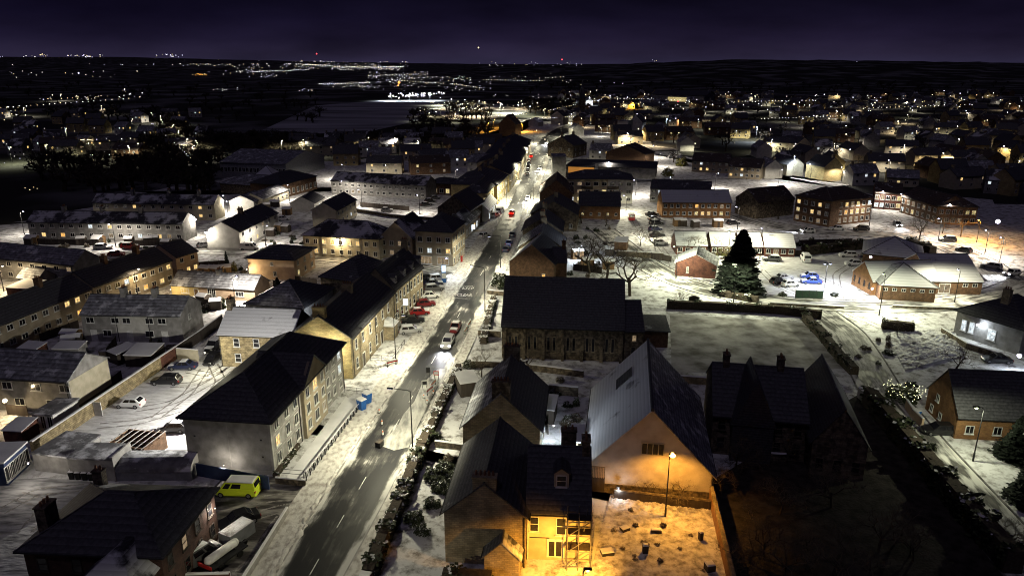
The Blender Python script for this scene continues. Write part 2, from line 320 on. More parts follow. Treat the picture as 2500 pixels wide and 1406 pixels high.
def door(parent, x, y, z, w, h, rz, mat='wood_brown'):
    k = ('d', w, h, mat)
    if k not in WMESH:
        mb = MB(); mb.box(-w / 2 - .12, -w / 2, -.1, 0, 0, h); mb.box(w / 2, w / 2 + .12, -.1, 0, 0, h); mb.box(-w / 2 - .12, w / 2 + .12, -.1, 0, h + .002, h + .12)
        WMESH[k] = mb.mesh('door_frame', 'paint_white'); WMESH[k + ('l',)] = MB().box(-w / 2, w / 2, -.05, 0, 0, h - .002).mesh('door', mat)
    o = ob('door', WMESH[k + ('l',)], parent, (x, y, z), rz); ob('door_frame', WMESH[k], o); return o
FACE_R = dict(f=0.0, r=R(90), b=R(180), l=R(-90))
def face_pt(face, s, w, d, off=0.0):
    return {'f': (s, -off), 'r': (w + off, s), 'b': (w - s, d + off), 'l': (-off, d - s)}[face]
def wins(root, w, d, spec, far=False, rnd=0.0, litk=('lit_warm', 'lit_warm', 'lit_yellow', 'lit_cool', 'lit_dim')):
    # spec: list of (face, n columns or list of positions in m, [sill heights], width, height, {index: lit}, style)
    for sp in spec:
        face, n, zs, ww, hh = sp[:5]; lits = sp[5] if len(sp) > 5 else {}; style = sp[6] if len(sp) > 6 else ('far' if far else 'two')
        fr = sp[7] if len(sp) > 7 else 'paint_white'
        ln = w if face in 'fb' else d
        xs = [(i + .5) / n * ln for i in range(n)] if isinstance(n, int) else n
        i = 0
        for z in zs:
            for s in xs:
                if s > ln - .45: i += 1; continue
                X, Y = face_pt(face, s, w, d); lit = lits.get(i)
                if lit is None and random.random() < rnd: lit = random.choice(litk)
                window(root, X, Y, z, ww, hh, FACE_R[face], lit, style, fr); i += 1
def walls(root, w, d, h, mat, top=None, rise=0.0, axis=None, z0=-0.6, base=None):
    mb = MB(); mb.box(0, w, 0, d, z0, h)
    if axis == 'x':
        for x0, x1 in ((0, .25), (w - .25, w)): mb.hexa([(x0, 0, h), (x1, 0, h), (x1, d, h), (x0, d, h), (x0, d / 2 - .01, h + rise), (x1, d / 2 - .01, h + rise), (x1, d / 2 + .01, h + rise), (x0, d / 2 + .01, h + rise)])
    elif axis == 'y':
        for y0, y1 in ((0, .25), (d - .25, d)): mb.hexa([(0, y0, h), (w, y0, h), (w, y1, h), (0, y1, h), (w / 2 - .01, y0, h + rise), (w / 2 + .01, y0, h + rise), (w / 2 + .01, y1, h + rise), (w / 2 - .01, y1, h + rise)])
    o = mb.build('wall', mat, root)
    if base: MB().box(-.03, w + .03, -.03, d + .03, z0, base[0]).build('plinth', base[1], root)
    return o
def roof_gable(root, w, d, h, rise, over, axis, mat, mat2=None, thick=0.14, verge=0.12):
    # two slabs meeting at the ridge; mat2 for the second slope where it carries more snow
    if axis == 'x': a, L = d / 2, w
    else: a, L = w / 2, d
    k = rise / a; lo = h - k * over + .02; hi = h + rise + .02
    def pt(s, t, z): return (t, s, z) if axis == 'x' else (s, t, z)
    for i, (sgn, mm) in enumerate(((0, mat), (1, mat2 or mat))):
        e = -over if sgn == 0 else 2 * a + over
        mb = MB(); p = [pt(e, -verge, lo), pt(e, L + verge, lo), pt(a, L + verge, hi), pt(a, -verge, hi)]
        q = [(x, y, z + thick) for x, y, z in p]; mb.hexa(p + q)
        o = mb.build('roof_slope', mm, root)
        g = MB(); g.tube(pt(e + (-.06 if sgn == 0 else .06), -verge, lo + .0), pt(e + (-.06 if sgn == 0 else .06), L + verge, lo + .0), .07, n=5); g.build('gutter', 'metal_dark', root)
    r = MB(); r.tube(pt(a, -verge, hi + thick), pt(a, L + verge, hi + thick), .13, n=6); r.build('ridge_cap', 'slate_dust', root)
def roof_hip(root, w, d, h, rise, over, mat, mats=None, inset=None, ridge='slate_dust'):
    x0, x1, y0, y1 = -over, w + over, -over, d + over; ww, dd = x1 - x0, y1 - y0
    ins = inset if inset is not None else min(ww, dd) / 2
    if ww >= dd: r0, r1 = (x0 + ins, (y0 + y1) / 2, h + rise), (x1 - ins, (y0 + y1) / 2, h + rise)
    else: r0, r1 = ((x0 + x1) / 2, y0 + ins, h + rise), ((x0 + x1) / 2, y1 - ins, h + rise)
    c = [(x0, y0, h), (x1, y0, h), (x1, y1, h), (x0, y1, h)]
    fs = [(c[0], c[1], r1, r0), (c[1], c[2], r1), (c[2], c[3], r0, r1), (c[3], c[0], r0)] if ww >= dd else [(c[0], c[1], r0), (c[1], c[2], r1, r0), (c[2], c[3], r1), (c[3], c[0], r0, r1)]
    for i, f in enumerate(fs):
        mb = MB(); mb.face([(x, y, z + .12) for x, y, z in f]); a, b = f[0], f[1]
        mb.quad(a, b, (b[0], b[1], b[2] + .12), (a[0], a[1], a[2] + .12)); mb.face([(x, y, z - .004) for x, y, z in reversed(f)])
        mb.build('roof_slope', (mats[i] if mats else mat), root)
    rc = MB(); up = lambda p: (p[0], p[1], p[2] + .13)
    rc.tube(up(r0), up(r1), .12, n=5)
    for a, b in ((c[0], r0), (c[3], r0), (c[1], r1), (c[2], r1)) if ww >= dd else ((c[0], r0), (c[1], r0), (c[2], r1), (c[3], r1)): rc.tube(up(a), up(b), .09, n=5)
    rc.build('ridge_cap', ridge, root)
    g = MB()
    for i in range(4): a, b = c[i], c[(i + 1) % 4]; g.tube((a[0], a[1], a[2] + .02), (b[0], b[1], b[2] + .02), .07, n=5)
    g.build('gutter', 'metal_dark', root)
def chimney(root, x, y, z, w=0.9, d=0.7, h=1.5, mat='sandstone', pots=2, along='x', below=1.6):
    mb = MB(); mb.box(x - w / 2, x + w / 2, y - d / 2, y + d / 2, z - below, z + h); mb.box(x - w / 2 - .08, x + w / 2 + .08, y - d / 2 - .08, y + d / 2 + .08, z + h + .002, z + h + .14)
    o = mb.build('chimney', mat, root)
    for i in range(pots):
        s = (i + .5) / pots - .5; px_, py_ = (x + s * w * .9, y) if along == 'x' else (x, y + s * d * .9)
        MB().tube((px_, py_, z + h + .14), (px_, py_, z + h + .62), .13, .11, n=8).build('chimney_pot', 'terracotta', o)
def house(name, label, A, B, C, h, rise, roof='gx', wall='harl_grey', rmat='slate', rmat2=None, z=None, over=0.35, win=(), chim=(), cat='house', far=False, rnd=0.0, wz=None, base=None, pipes=(), group=None, cm='sandstone', verge=0.12, rmats=None, inset=None):
    loc, rz, w, d = frame_of(A, B, C, h if z is None else z)
    root = thing(name, label, cat, loc, rz, group); root['wd'] = (w, d)
    ax = {'gx': 'x', 'gy': 'y'}.get(roof)
    walls(root, w, d, h, wall, rise=rise, axis=ax, base=base)
    if ax: roof_gable(root, w, d, h, rise, over, ax, rmat, rmat2, verge=verge)
    elif roof == 'hip': roof_hip(root, w, d, h, rise, over, rmat, rmats, inset)
    elif roof == 'flat': MB().box(-over, w + over, -over, d + over, h + .002, h + .22).build('roof', rmat, root)
    elif roof == 'mono':
        mb = MB(); p = [(-over, -over, h + .05), (w + over, -over, h + .05), (w + over, d + .02, h + rise), (-over, d + .02, h + rise)]; mb.hexa(p + [(x, y, q + .12) for x, y, q in p]); mb.build('roof', rmat, root)
        mb = MB(); mb.hexa([(0, .02, h), (w, .02, h), (w, d - .02, h), (0, d - .02, h), (0, .02, h + .03), (w, .02, h + .03), (w, d - .02, h + rise - .05), (0, d - .02, h + rise - .05)]); mb.build('upper_wall', wall, root)
    wins(root, w, d, win, far, rnd)
    for c in chim:
        t, hh = c[0], (c[1] if len(c) > 1 else 1.4)
        if ax == 'x' or (roof == 'hip' and w >= d): chimney(root, min(max(t * w, .5), w - .5), d / 2, h + rise, .8, 1.3, hh, cm, 3, 'y')
        else: chimney(root, w / 2, min(max(t * d, .5), d - .5), h + rise, 1.3, .8, hh, cm, 3, 'x')
    for f, s in pipes:
        X, Y = face_pt(f, s * (w if f in 'fb' else d), w, d, .09); MB().tube((X, Y, 0), (X, Y, h - .1), .06, n=5).build('downpipe', 'metal_dark', root)
    return root, w, d
# ---------------------------------------------------------------- the ground
def strip_mesh(name, left, right, z, mat, uvw=1.0):
    vs = []; fs = []; uv = []; dist = 0.0
    for i, (l, r) in enumerate(zip(left, right)):
        if i: dist += ((l + r) / 2 - (left[i - 1] + right[i - 1]) / 2).length
        K = 8
        for j in range(K + 1):
            t = j / K; p = l.lerp(r, t); vs.append((p.x, p.y, z + 0.05 * (1 - (2 * t - 1) ** 2) * uvw)); uv.append((t * uvw, dist))
    K = 8
    for i in range(len(left) - 1):
        for j in range(K): a = i * (K + 1) + j; fs.append((a, a + 1, a + K + 2, a + K + 1))
    me = bpy.data.meshes.new(name); me.from_pydata(vs, [], fs); ul = me.uv_layers.new(name='UVMap')
    for l in me.loops: ul.data[l.index].uv = uv[l.vertex_index]
    me.materials.append(mt(mat)); o = ob(name, me); o['kind'] = 'structure'; return o
def resample(pts, step):
    out = [pts[0]]; 
    for a, b in zip(pts, pts[1:]):
        n = max(1, int((b - a).length / step))
        for i in range(1, n + 1): out.append(a.lerp(b, i / n))
    return out
def smooth(pts, n=3):
    for _ in range(n): pts = [pts[0]] + [(a + b * 2 + c) / 4 for a, b, c in zip(pts, pts[1:], pts[2:])] + [pts[-1]]
    return pts
def road_material(name, edge_snow, mid, wet=0.35, tracks=2.0, tint=(0.055, 0.055, 0.06), snowc=(0.62, 0.61, 0.58)):
    m = bpy.data.materials.new(name); m.use_nodes = True; t = m.node_tree; N = t.nodes; L = t.links; b = N['Principled BSDF']; MATS[name] = m
    b.inputs['Specular IOR Level'].default_value = 0.18
    uv = N.new('ShaderNodeUVMap'); sep = N.new('ShaderNodeSeparateXYZ'); L.new(uv.outputs[0], sep.inputs[0])
    mp = N.new('ShaderNodeMapping'); mp.inputs['Scale'].default_value = (9.0, 0.16, 1); L.new(uv.outputs[0], mp.inputs[0])
    nz = N.new('ShaderNodeTexNoise'); nz.inputs['Scale'].default_value = 1.0; nz.inputs['Detail'].default_value = 7; nz.inputs['Roughness'].default_value = 0.62; L.new(mp.outputs[0], nz.inputs['Vector'])
    tc = N.new('ShaderNodeTexCoord'); n2 = N.new('ShaderNodeTexNoise'); n2.inputs['Scale'].default_value = 0.22; n2.inputs['Detail'].default_value = 8; L.new(tc.outputs['Object'], n2.inputs['Vector'])
    # distance from the middle of the carriageway, 0 mid .. 1 kerb
    d = N.new('ShaderNodeMath'); d.operation = 'SUBTRACT'; L.new(sep.outputs[0], d.inputs[0]); d.inputs[1].default_value = 0.5
    ab = N.new('ShaderNodeMath'); ab.operation = 'ABSOLUTE'; L.new(d.outputs[0], ab.inputs[0])
    cr = N.new('ShaderNodeValToRGB'); L.new(ab.outputs[0], cr.inputs[0]); el = cr.color_ramp.elements
    el[0].position = 0.0; el[0].color = (mid,) * 3 + (1,); el[1].position = 0.5; el[1].color = (edge_snow,) * 3 + (1,)
    for pos, val in ((0.06, mid), (0.12, mid - .14), (0.19, mid - .02), (0.27, mid - .12), (0.34, mid - .10), (0.40, mid + (edge_snow - mid) * .35)):
        q = el.new(pos); q.color = (max(val, 0),) * 3 + (1,)
    s1 = N.new('ShaderNodeMath'); s1.operation = 'ADD'; L.new(nz.outputs['Fac'], s1.inputs[0]); L.new(n2.outputs['Fac'], s1.inputs[1])
    s2 = N.new('ShaderNodeMath'); s2.operation = 'MULTIPLY_ADD'; L.new(s1.outputs[0], s2.inputs[0]); s2.inputs[1].default_value = 1.15; L.new(cr.outputs[0], s2.inputs[2]); s3 = N.new('ShaderNodeMath'); s3.operation = 'SUBTRACT'; L.new(s2.outputs[0], s3.inputs[0]); s3.inputs[1].default_value = 0.66; s2 = s3
    rp = N.new('ShaderNodeValToRGB'); L.new(s2.outputs[0], rp.inputs[0]); rp.color_ramp.elements[0].position = 0.53; rp.color_ramp.elements[0].color = (*tint, 1)
    rp.color_ramp.elements[1].position = 0.98; rp.color_ramp.elements[1].color = (*snowc, 1); q = rp.color_ramp.elements.new(0.72); q.color = (0.075, 0.073, 0.07, 1)
    L.new(rp.outputs[0], b.inputs['Base Color'])
    rr = N.new('ShaderNodeMapRange'); L.new(s2.outputs[0], rr.inputs[0]); rr.inputs[1].default_value = 0.6; rr.inputs[2].default_value = 0.85; rr.inputs[3].default_value = wet; rr.inputs[4].default_value = 0.85; L.new(rr.outputs[0], b.inputs['Roughness'])
    bp = N.new('ShaderNodeBump'); bp.inputs['Strength'].default_value = 0.5; bp.inputs['Distance'].default_value = 0.05; L.new(s2.outputs[0], bp.inputs['Height']); L.new(bp.outputs[0], b.inputs['Normal'])
    return m
road_material('asphalt_slush', 0.52, 0.10, wet=0.55, tint=(0.018, 0.018, 0.021))
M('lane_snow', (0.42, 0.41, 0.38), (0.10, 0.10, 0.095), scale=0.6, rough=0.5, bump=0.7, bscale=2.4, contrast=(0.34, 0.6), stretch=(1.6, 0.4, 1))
road_material('snow_road', 0.62, 0.40, wet=0.6, tint=(0.16, 0.15, 0.14))
g = MB().face([(-30000, -600, -.3), (30000, -600, -.3), (30000, 40000, -.3), (-30000, 40000, -.3)]).build('ground', 'grass_dark'); g['kind'] = 'structure'
_b = [P(-900, 1700), P(3600, 1700), P(3300, 620), P(2560, 500), P(2140, 470), P(1900, 420), P(1640, 366), P(1480, 310), P(1300, 290), P(1120, 365), P(760, 395), P(520, 440), P(-60, 560), P(-900, 640)]
_o = []; _r = random.Random(2)
for _i, _a in enumerate(_b):
    _c = _b[(_i + 1) % len(_b)]; _n = 1 if min(_a.y, _c.y) < 60 else max(2, int((_c - _a).length / 7))
    for _k in range(_n):
        _p = _a.lerp(_c, _k / _n); _j = 0 if _k == 0 else 1; _o.append(_p + Vector((_r.gauss(0, 9) * _j, _r.gauss(0, 11) * _j, 0)))
struct('snow_ground', _o, -0.01, 'snow')

RL = [(616, 1500), (671, 1406), (718, 1326), (773, 1231), (812, 1173), (864, 1095), (897, 1045), (943, 979), (1040, 837), (1070, 784), (1127, 689), (1154, 645), (1200, 573), (1247, 487), (1272, 437), (1287, 400), (1297, 370), (1311, 342), (1330, 322), (1365, 306), (1402, 296), (1450, 286)]
RR = [(786, 1500), (838, 1406), (884, 1326), (937, 1231), (968, 1173), (1004, 1095), (1026, 1045), (1056, 979), (1130, 837), (1156, 784), (1200, 689), (1222, 645), (1257, 573), (1295, 487), (1315, 437), (1328, 400), (1335, 372), (1352, 345), (1374, 327), (1404, 313), (1440, 303), (1480, 293)]
rl = smooth([P(*q) for q in RL], 2); rr_ = smooth([P(*q) for q in RR], 2)
n_s = 120
def even(pts, n):
    ln = [0]; 
    for a, b in zip(pts, pts[1:]): ln.append(ln[-1] + (b - a).length)
    out = []; k = 0
    for i in range(n + 1):
        s = ln[-1] * i / n
        while k < len(pts) - 2 and ln[k + 1] < s: k += 1
        out.append(pts[k].lerp(pts[k + 1], (s - ln[k]) / max(ln[k + 1] - ln[k], 1e-6)))
    return out
rl = smooth(even(rl, n_s), 6); rr_ = smooth(even(rr_, n_s), 6)
main_road = strip_mesh('main_road', rl, rr_, 0.004, 'asphalt_slush')
def road_at(y):       # centre, left edge, right edge, direction of the main street at distance y
    for i in range(n_s):
        a = (rl[i] + rr_[i]) / 2; b = (rl[i + 1] + rr_[i + 1]) / 2
        if a.y <= y <= b.y:
            t = (y - a.y) / (b.y - a.y); return a.lerp(b, t), rl[i].lerp(rl[i + 1], t), rr_[i].lerp(rr_[i + 1], t), (b - a).normalized()
    return (rl[0] + rr_[0]) / 2, rl[0], rr_[0], (rl[1] - rl[0]).normalized()
def side_strip(name, edge, sgn, w, z, mat, i0, i1, gap=0.12):
    inner = []; outer = []
    for i in range(i0, i1):
        d = (edge[i + 1] - edge[max(i - 1, 0)]).normalized(); nrm = Vector((-d.y, d.x, 0)) * sgn
        inner.append(edge[i] + nrm * gap); outer.append(edge[i] + nrm * (gap + w))
    vs = []; fs = []
    for a, b in zip(inner, outer): vs += [(a.x, a.y, 0), (a.x, a.y, z), (b.x, b.y, z), (b.x, b.y, 0)]
    for i in range(len(inner) - 1):
        k = i * 4
        for j in range(3): fs.append((k + j, k + j + 1, k + 5 + j, k + 4 + j) if sgn < 0 else (k + j + 1, k + j, k + 4 + j, k + 5 + j))
    me = bpy.data.meshes.new(name); me.from_pydata(vs, [], fs); me.materials.append(mt(mat)); o = ob(name, me); o['kind'] = 'structure'; return o
side_strip('kerb', rl, 1, 0.16, 0.12, 'concrete', 0, 96, gap=0.0)
side_strip('pavement', rl, 1, 3.0, 0.125, 'snow_trodden', 0, 96, gap=0.16)
side_strip('kerb', rr_, -1, 0.16, 0.12, 'concrete', 0, 90, gap=0.0)
side_strip('pavement', rr_, -1, 1.9, 0.125, 'snow_trodden', 0, 90, gap=0.16)
# ploughed snow ridges along both kerbs
def snow_ridge(edge, sgn, i0, i1, off, w, h, seed):
    rnd = random.Random(seed); pts = even(edge[i0:i1], (i1 - i0) * 10); vs = []; fs = []
    for i, p in enumerate(pts):
        d = (pts[min(i + 1, len(pts) - 1)] - pts[max(i - 1, 0)]).normalized(); nrm = Vector((-d.y, d.x, 0)) * sgn
        hh = h * rnd.uniform(.15, 1.0); ww = w * rnd.uniform(.6, 1.3); o = off + rnd.uniform(-.2, .2)
        for s, zz in ((-ww, -.02), (-ww * .45, hh * .7), (0, hh), (ww * .5, hh * .6), (ww, -.02)): q = p + nrm * (o + s); vs.append((q.x, q.y, zz + (.0 if zz < 0 else .06)))
    for i in range(len(pts) - 1):
        for j in range(4): k = i * 5 + j; fs.append((k, k + 1, k + 6, k + 5))
    me = bpy.data.meshes.new('snow_ridge'); me.from_pydata(vs, [], fs); me.materials.append(mt('snow_trodden')); me.polygons.foreach_set('use_smooth', [True] * len(fs))
    o = ob('snow_ridge', me); o['kind'] = 'stuff'; tag(o, 'ploughed snow heaped along the kerb of the main street', 'snow')
snow_ridge(rl, 1, 0, 62, 0.30, 0.42, 0.26, 3); snow_ridge(rr_, -1, 4, 60, 0.30, 0.40, 0.22, 4)

M('kerb_stone', (0.20, 0.19, 0.18), (0.07, 0.065, 0.06), scale=0.6, rough=0.9, contrast=(0.4, 0.6))
# side road on the right, lane in the bottom right corner, yards
def road_px(name, cl, w, mat, z=0.006, n=60):
    pts = smooth(even(smooth([P(*q) for q in cl], 1), n), 8); lf = []; rt = []
    for i, p in enumerate(pts):
        d = (pts[min(i + 1, n)] - pts[max(i - 1, 0)]).normalized(); nr = Vector((-d.y, d.x, 0)); lf.append(p + nr * w / 2); rt.append(p - nr * w / 2)
    for e_, s_ in ((lf, 1), (rt, -1)): side_strip('kerb', e_, s_, 0.22, 0.10, 'kerb_stone', 0, n - 1, gap=0.0)
    return strip_mesh(name, lf, rt, z, mat), lf, rt
side_road, sl, sr = road_px('side_road', [(1470, 560), (1560, 640), (1640, 692), (1760, 722), (1900, 742), (2100, 752), (2300, 752), (2420, 735), (2520, 690), (2600, 640)], 7.5, 'snow_road')
road_px('back_road', [(2460, 690), (2420, 640), (2330, 600), (2200, 573), (2080, 566), (1950, 568), (1840, 545), (1790, 520)], 8, 'snow_road', z=0.008)
road_px('lane', [(2000, 760), (2080, 800), (2110, 880), (2140, 960), (2250, 1080), (2380, 1230), (2480, 1340), (2600, 1480)], 6.5, 'snow_road', z=0.010)
road_px('estate_road', [(140, 640), (330, 612), (500, 612), (640, 612), (760, 634), (980, 632), (1090, 672)], 6.5, 'snow_road', z=0.010)
struct('car_park', [P(80, 1090), P(430, 1110), P(620, 900), P(600, 800), P(520, 850), P(420, 890)], 0.006, 'snow_tracks')
struct('yard', [P(470, 1240), P(560, 1150), P(720, 1170), P(790, 1200), P(735, 1275), P(640, 1420), P(380, 1420)], 0.008, 'wet_yard')
struct('back_yard', [P(-150, 1180), P(120, 1165), P(260, 1180), P(150, 1420), P(-150, 1420)], 0.006, 'snow_yard')
struct('front_lawn', [P(700, 1165), P(735, 1170), P(885, 995), P(845, 968)], 0.03, 'snow_clean')
from mathutils import noise as mnoise
def rough_patch(name, quad, nx, ny, amp, mat, z=0.05, top=0.0, sc=1.0):
    a, b, c, d_ = quad; vs = []; fs = []
    for j in range(ny + 1):
        for i in range(nx + 1):
            p = a.lerp(b, i / nx).lerp(d_.lerp(c, i / nx), j / ny); q = Vector((p.x, p.y, 0)) * sc
            h = mnoise.noise(q * .7) * .5 + mnoise.noise(q * 1.9 + Vector((5, 2, 0))) * .45 + abs(mnoise.noise(q * 4.3)) * .5 + mnoise.noise(q * 9) * .12
            t = 1 - j / ny; vs.append((p.x, p.y, z + amp * (h + .25) * (1 + top * max(0, 1 - t * 3.2)) ))
    for j in range(ny):
        for i in range(nx): k = j * (nx + 1) + i; fs.append((k, k + 1, k + nx + 2, k + nx + 1))
    me = bpy.data.meshes.new(name); me.from_pydata(vs, [], fs); me.materials.append(mt(mat)); me.polygons.foreach_set('use_smooth', [True] * len(fs)); o = ob(name, me); o['kind'] = 'structure'; return o
rough_patch('rough_ground', (P(1430, 1440), P(1802, 1440), P(1737, 1222), P(1490, 1210)), 150, 150, .13, 'rough_garden', top=2.6)
rough_patch('cleared_snow', (P(2210, 905), P(2350, 870), P(2330, 805), P(2160, 815)), 90, 60, .45, 'snow')
def tracks(paths):
    mb = MB(); rr = random.Random(3)
    for path in paths:
        pts = smooth(even([P(*q) for q in path], 26), 4)
        for off in (-.72, .72):
            for i in range(len(pts) - 1):
                a, b = pts[i], pts[i + 1]; d = (b - a).normalized(); n_ = Vector((-d.y, d.x, 0)); z = Vector((0, 0, .018))
                w0 = .13 + .05 * math.sin(i * 1.3 + off); mb.quad(a + n_ * (off - w0) + z, b + n_ * (off - w0) + z, b + n_ * (off + w0) + z, a + n_ * (off + w0) + z)
    o = mb.build('tyre_tracks', 'tyre_track'); tag(o, 'dark tyre tracks pressed into the snow of yards and car parks', 'tyre tracks', kind='stuff')
tracks([[(330, 1000), (420, 985), (520, 930), (590, 880)], [(380, 1020), (460, 960), (500, 900)], [(420, 940), (470, 940), (540, 905), (600, 850)], [(460, 905), (510, 915), (560, 890)], [(240, 1040), (340, 1030), (440, 1000)], [(520, 890), (540, 930), (500, 985)],
    [(1915, 690), (1960, 720), (2060, 720), (2110, 735)], [(1985, 690), (2030, 705), (2090, 720)], [(1890, 650), (1960, 660), (2050, 700), (2080, 740)], [(2080, 645), (2040, 670), (2050, 730)], [(1860, 660), (1900, 700), (1990, 735)],
    [(1600, 545), (1560, 560), (1540, 520)], [(1610, 600), (1640, 640), (1650, 690)], [(945, 520), (1000, 500), (1060, 510)], [(880, 520), (940, 528), (1040, 520)],
    [(740, 1210), (670, 1215), (600, 1225)], [(770, 1235), (690, 1240), (620, 1260)], [(640, 1340), (690, 1260), (770, 1225)], [(1010, 800), (1050, 800), (1085, 790)], [(1030, 765), (1070, 765), (1100, 750)], [(1055, 725), (1090, 720), (1112, 705)],
    [(40, 1210), (120, 1230), (60, 1300)], [(0, 1250), (90, 1200), (200, 1190)], [(2110, 900), (2160, 980), (2300, 1140), (2420, 1280)], [(500, 620), (600, 625), (720, 640), (980, 640)], [(2130, 570), (2200, 540), (2170, 520)], [(2060, 760), (2150, 800), (2300, 850), (2430, 880)]])
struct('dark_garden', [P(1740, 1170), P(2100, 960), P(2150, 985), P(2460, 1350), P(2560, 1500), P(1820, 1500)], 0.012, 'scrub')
struct('field', [P(1635, 765), P(1990, 790), P(2060, 900), P(1640, 910)], 0.012, 'snow_field')
struct('bypass_verge', [P(1020, 258), P(1190, 252), P(1300, 270), P(1250, 284), P(1190, 292), P(1105, 294)], -0.08, 'field_snow')
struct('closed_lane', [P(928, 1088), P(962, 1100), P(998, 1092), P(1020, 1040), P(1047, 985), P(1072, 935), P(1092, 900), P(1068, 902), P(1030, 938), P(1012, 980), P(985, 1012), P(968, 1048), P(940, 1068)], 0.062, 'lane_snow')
struct('far_field', [P(640, 318), P(770, 258), P(930, 246), P(1090, 252), P(1095, 275), P(1000, 300), P(860, 330)], -0.1, 'field_snow')
struct('lit_car_park', [P(1850, 680), P(1880, 630), P(2090, 625), P(2120, 690), P(2060, 735), P(1850, 735)], 0.014, 'snow_tracks')
struct('forecourt', [P(1515, 560), P(1640, 555), P(1650, 500), P(1530, 500)], 0.010, 'snow')
# painted markings on the main street
def strip_piece(name, p, d, ln, w, z, mat):
    nr = Vector((-d.y, d.x, 0)); a = p - d * ln / 2; b = p + d * ln / 2
    mb = MB().quad(a - nr * w / 2 + Vector((0, 0, z)), b - nr * w / 2 + Vector((0, 0, z)), b + nr * w / 2 + Vector((0, 0, z)), a + nr * w / 2 + Vector((0, 0, z)))
    return mb.build(name, mat, main_road)
M('road_paint', (0.80, 0.80, 0.76), (0.36, 0.36, 0.34), scale=1.6, rough=0.6, contrast=(0.32, 0.5))
y = 60.0
while y < 330:
    c, l, r, d = road_at(y)
    if not 140 < y < 158 and random.random() > .22: strip_piece('centre_line', c + d * 0 + Vector((0, 0, 0)), d, random.uniform(2.2, 3.6), 0.09, 0.066, 'road_paint')
    y += 7.5
def road_text(body, u, v, size, stretch):
    cu = bpy.data.curves.new(body.lower() + '_marking', 'FONT'); cu.body = body; cu.size = size; cu.align_x = 'CENTER'; cu.align_y = 'CENTER'
    tmp = bpy.data.objects.new('tmp', cu); COL.objects.link(tmp); bpy.context.view_layer.update()
    me = bpy.data.meshes.new_from_object(tmp.evaluated_get(bpy.context.evaluated_depsgraph_get())); bpy.data.objects.remove(tmp)
    p = P(u, v); c, l, r, d = road_at(p.y); me.materials.clear(); me.materials.append(mt('letter_paint'))
    o = ob('road_lettering', me, main_road, (p.x, p.y, 0.07), math.atan2(d.y, d.x) - R(90), (1, stretch, 1)); o['label'] = body + ' painted on the road'
M('letter_paint', (0.85, 0.85, 0.82), (0.62, 0.62, 0.60), scale=1.6, rough=0.6)
road_text('KEEP', 1142, 705, 1.2, 2.2); road_text('CLEAR', 1134, 721, 1.12, 2.2)
for v0, u0 in ((698, 1136), (729, 1121)):
    p = P(u0, v0); c, l, r, d = road_at(p.y); strip_piece('box_line', p, Vector((d.y, -d.x, 0)), 3.6, 0.15, 0.066, 'road_paint')
# ---------------------------------------------------------------- buildings left of the main street
W2 = [0.9, 3.4]
# large grey flats in the foreground
flats, w, d = house('apartment_block', 'three-storey grey flats with broad dark hipped slate roof beside the main street', (446, 1017), (657, 1030), (834, 840), 7.2, 3.7, 'hip', 'harl_grey', 'slate', over=0.55, cat='flats',
    pipes=[('r', .33), ('r', .68), ('r', .985)], base=(0.5, 'concrete'))
wins(flats, w, d, [('r', [1.6, 4.6, 7.2], [0.9, 3.2, 5.5], 1.2, 1.45, {3: 'lit_warm'}, 'two'), ('r', [d * .40, d * .47, d * .54, d * .61], [0.9, 3.2, 5.5], 1.1, 1.4, {6: 'lit_dim', 9: 'lit_dim'}, 'two'),
    ('r', [d * .74, d * .83, d * .93], [0.9, 3.2, 5.5], 1.1, 1.4, {5: 'lit_cool', 8: 'lit_cool'}, 'two'), ('l', 7, [0.9, 3.2, 5.5], 1.1, 1.3, {}, 'two')])
# projecting gabled bay on the street side of the flats
b0, b1, bx = d * .36, d * .66, w + 0.5
mb = MB(); mb.box(w - 1, bx, b0, b1, -.3, 7.6); m_ = (b0 + b1) / 2
mb.hexa([(bx - .35, b0, 7.6), (bx, b0, 7.6), (bx, b1, 7.6), (bx - .35, b1, 7.6), (bx - .35, m_ - 1.0, 10.0), (bx, m_ - 1.0, 10.0), (bx, m_ + 1.0, 10.0), (bx - .35, m_ + 1.0, 10.0)]); bay = mb.build('bay_wall', 'harl_tan', flats)
for s in (-1, 1):
    e = b0 - .35 if s < 0 else b1 + .35
    q = [(bx + .3, e, 7.25), (w * .36, e, 7.6), (w * .36, m_, 10.75), (bx + .3, m_ , 10.55)]
    MB().hexa(q + [(x, y_, z_ + .14) for x, y_, z_ in q]).build('bay_roof', 'slate', flats)
wins(flats, bx, d, [('r', [m_ - 2.6, m_ + 2.6], [1.0, 3.3, 5.6], 1.15, 1.45, {1: 'lit_dim'}, 'two'), ('r', [m_], [1.0, 3.3, 5.6], 1.5, 1.6, {2: 'lit_warm'}, 'two')])
for k in range(3): MB().box(w + .001, w + .035, 0.3 + k * 0, d - .3, 2.55 + k * 2.35, 2.72 + k * 2.35).build('string_course', 'concrete', flats)
MB().box(w * .5 - .03, w * .5 + .03, -.02, .05, .4, 7.1).build('expansion_joint', 'concrete', flats)
for x_, z_ in ((1.2, 2.3), (1.2, 4.6), (w - 1.3, 2.3), (w - 1.3, 4.6)): MB().box(x_ - .12, x_ + .12, -.03, .03, z_, z_ + .2).build('vent', 'metal_dark', flats)
MB().box(-.01, .3, -.02, .3, 0, 7.1).build('quoin', 'concrete', flats); MB().box(w - .3, w + .02, -.02, .3, 0, 7.1).build('quoin', 'concrete', flats)

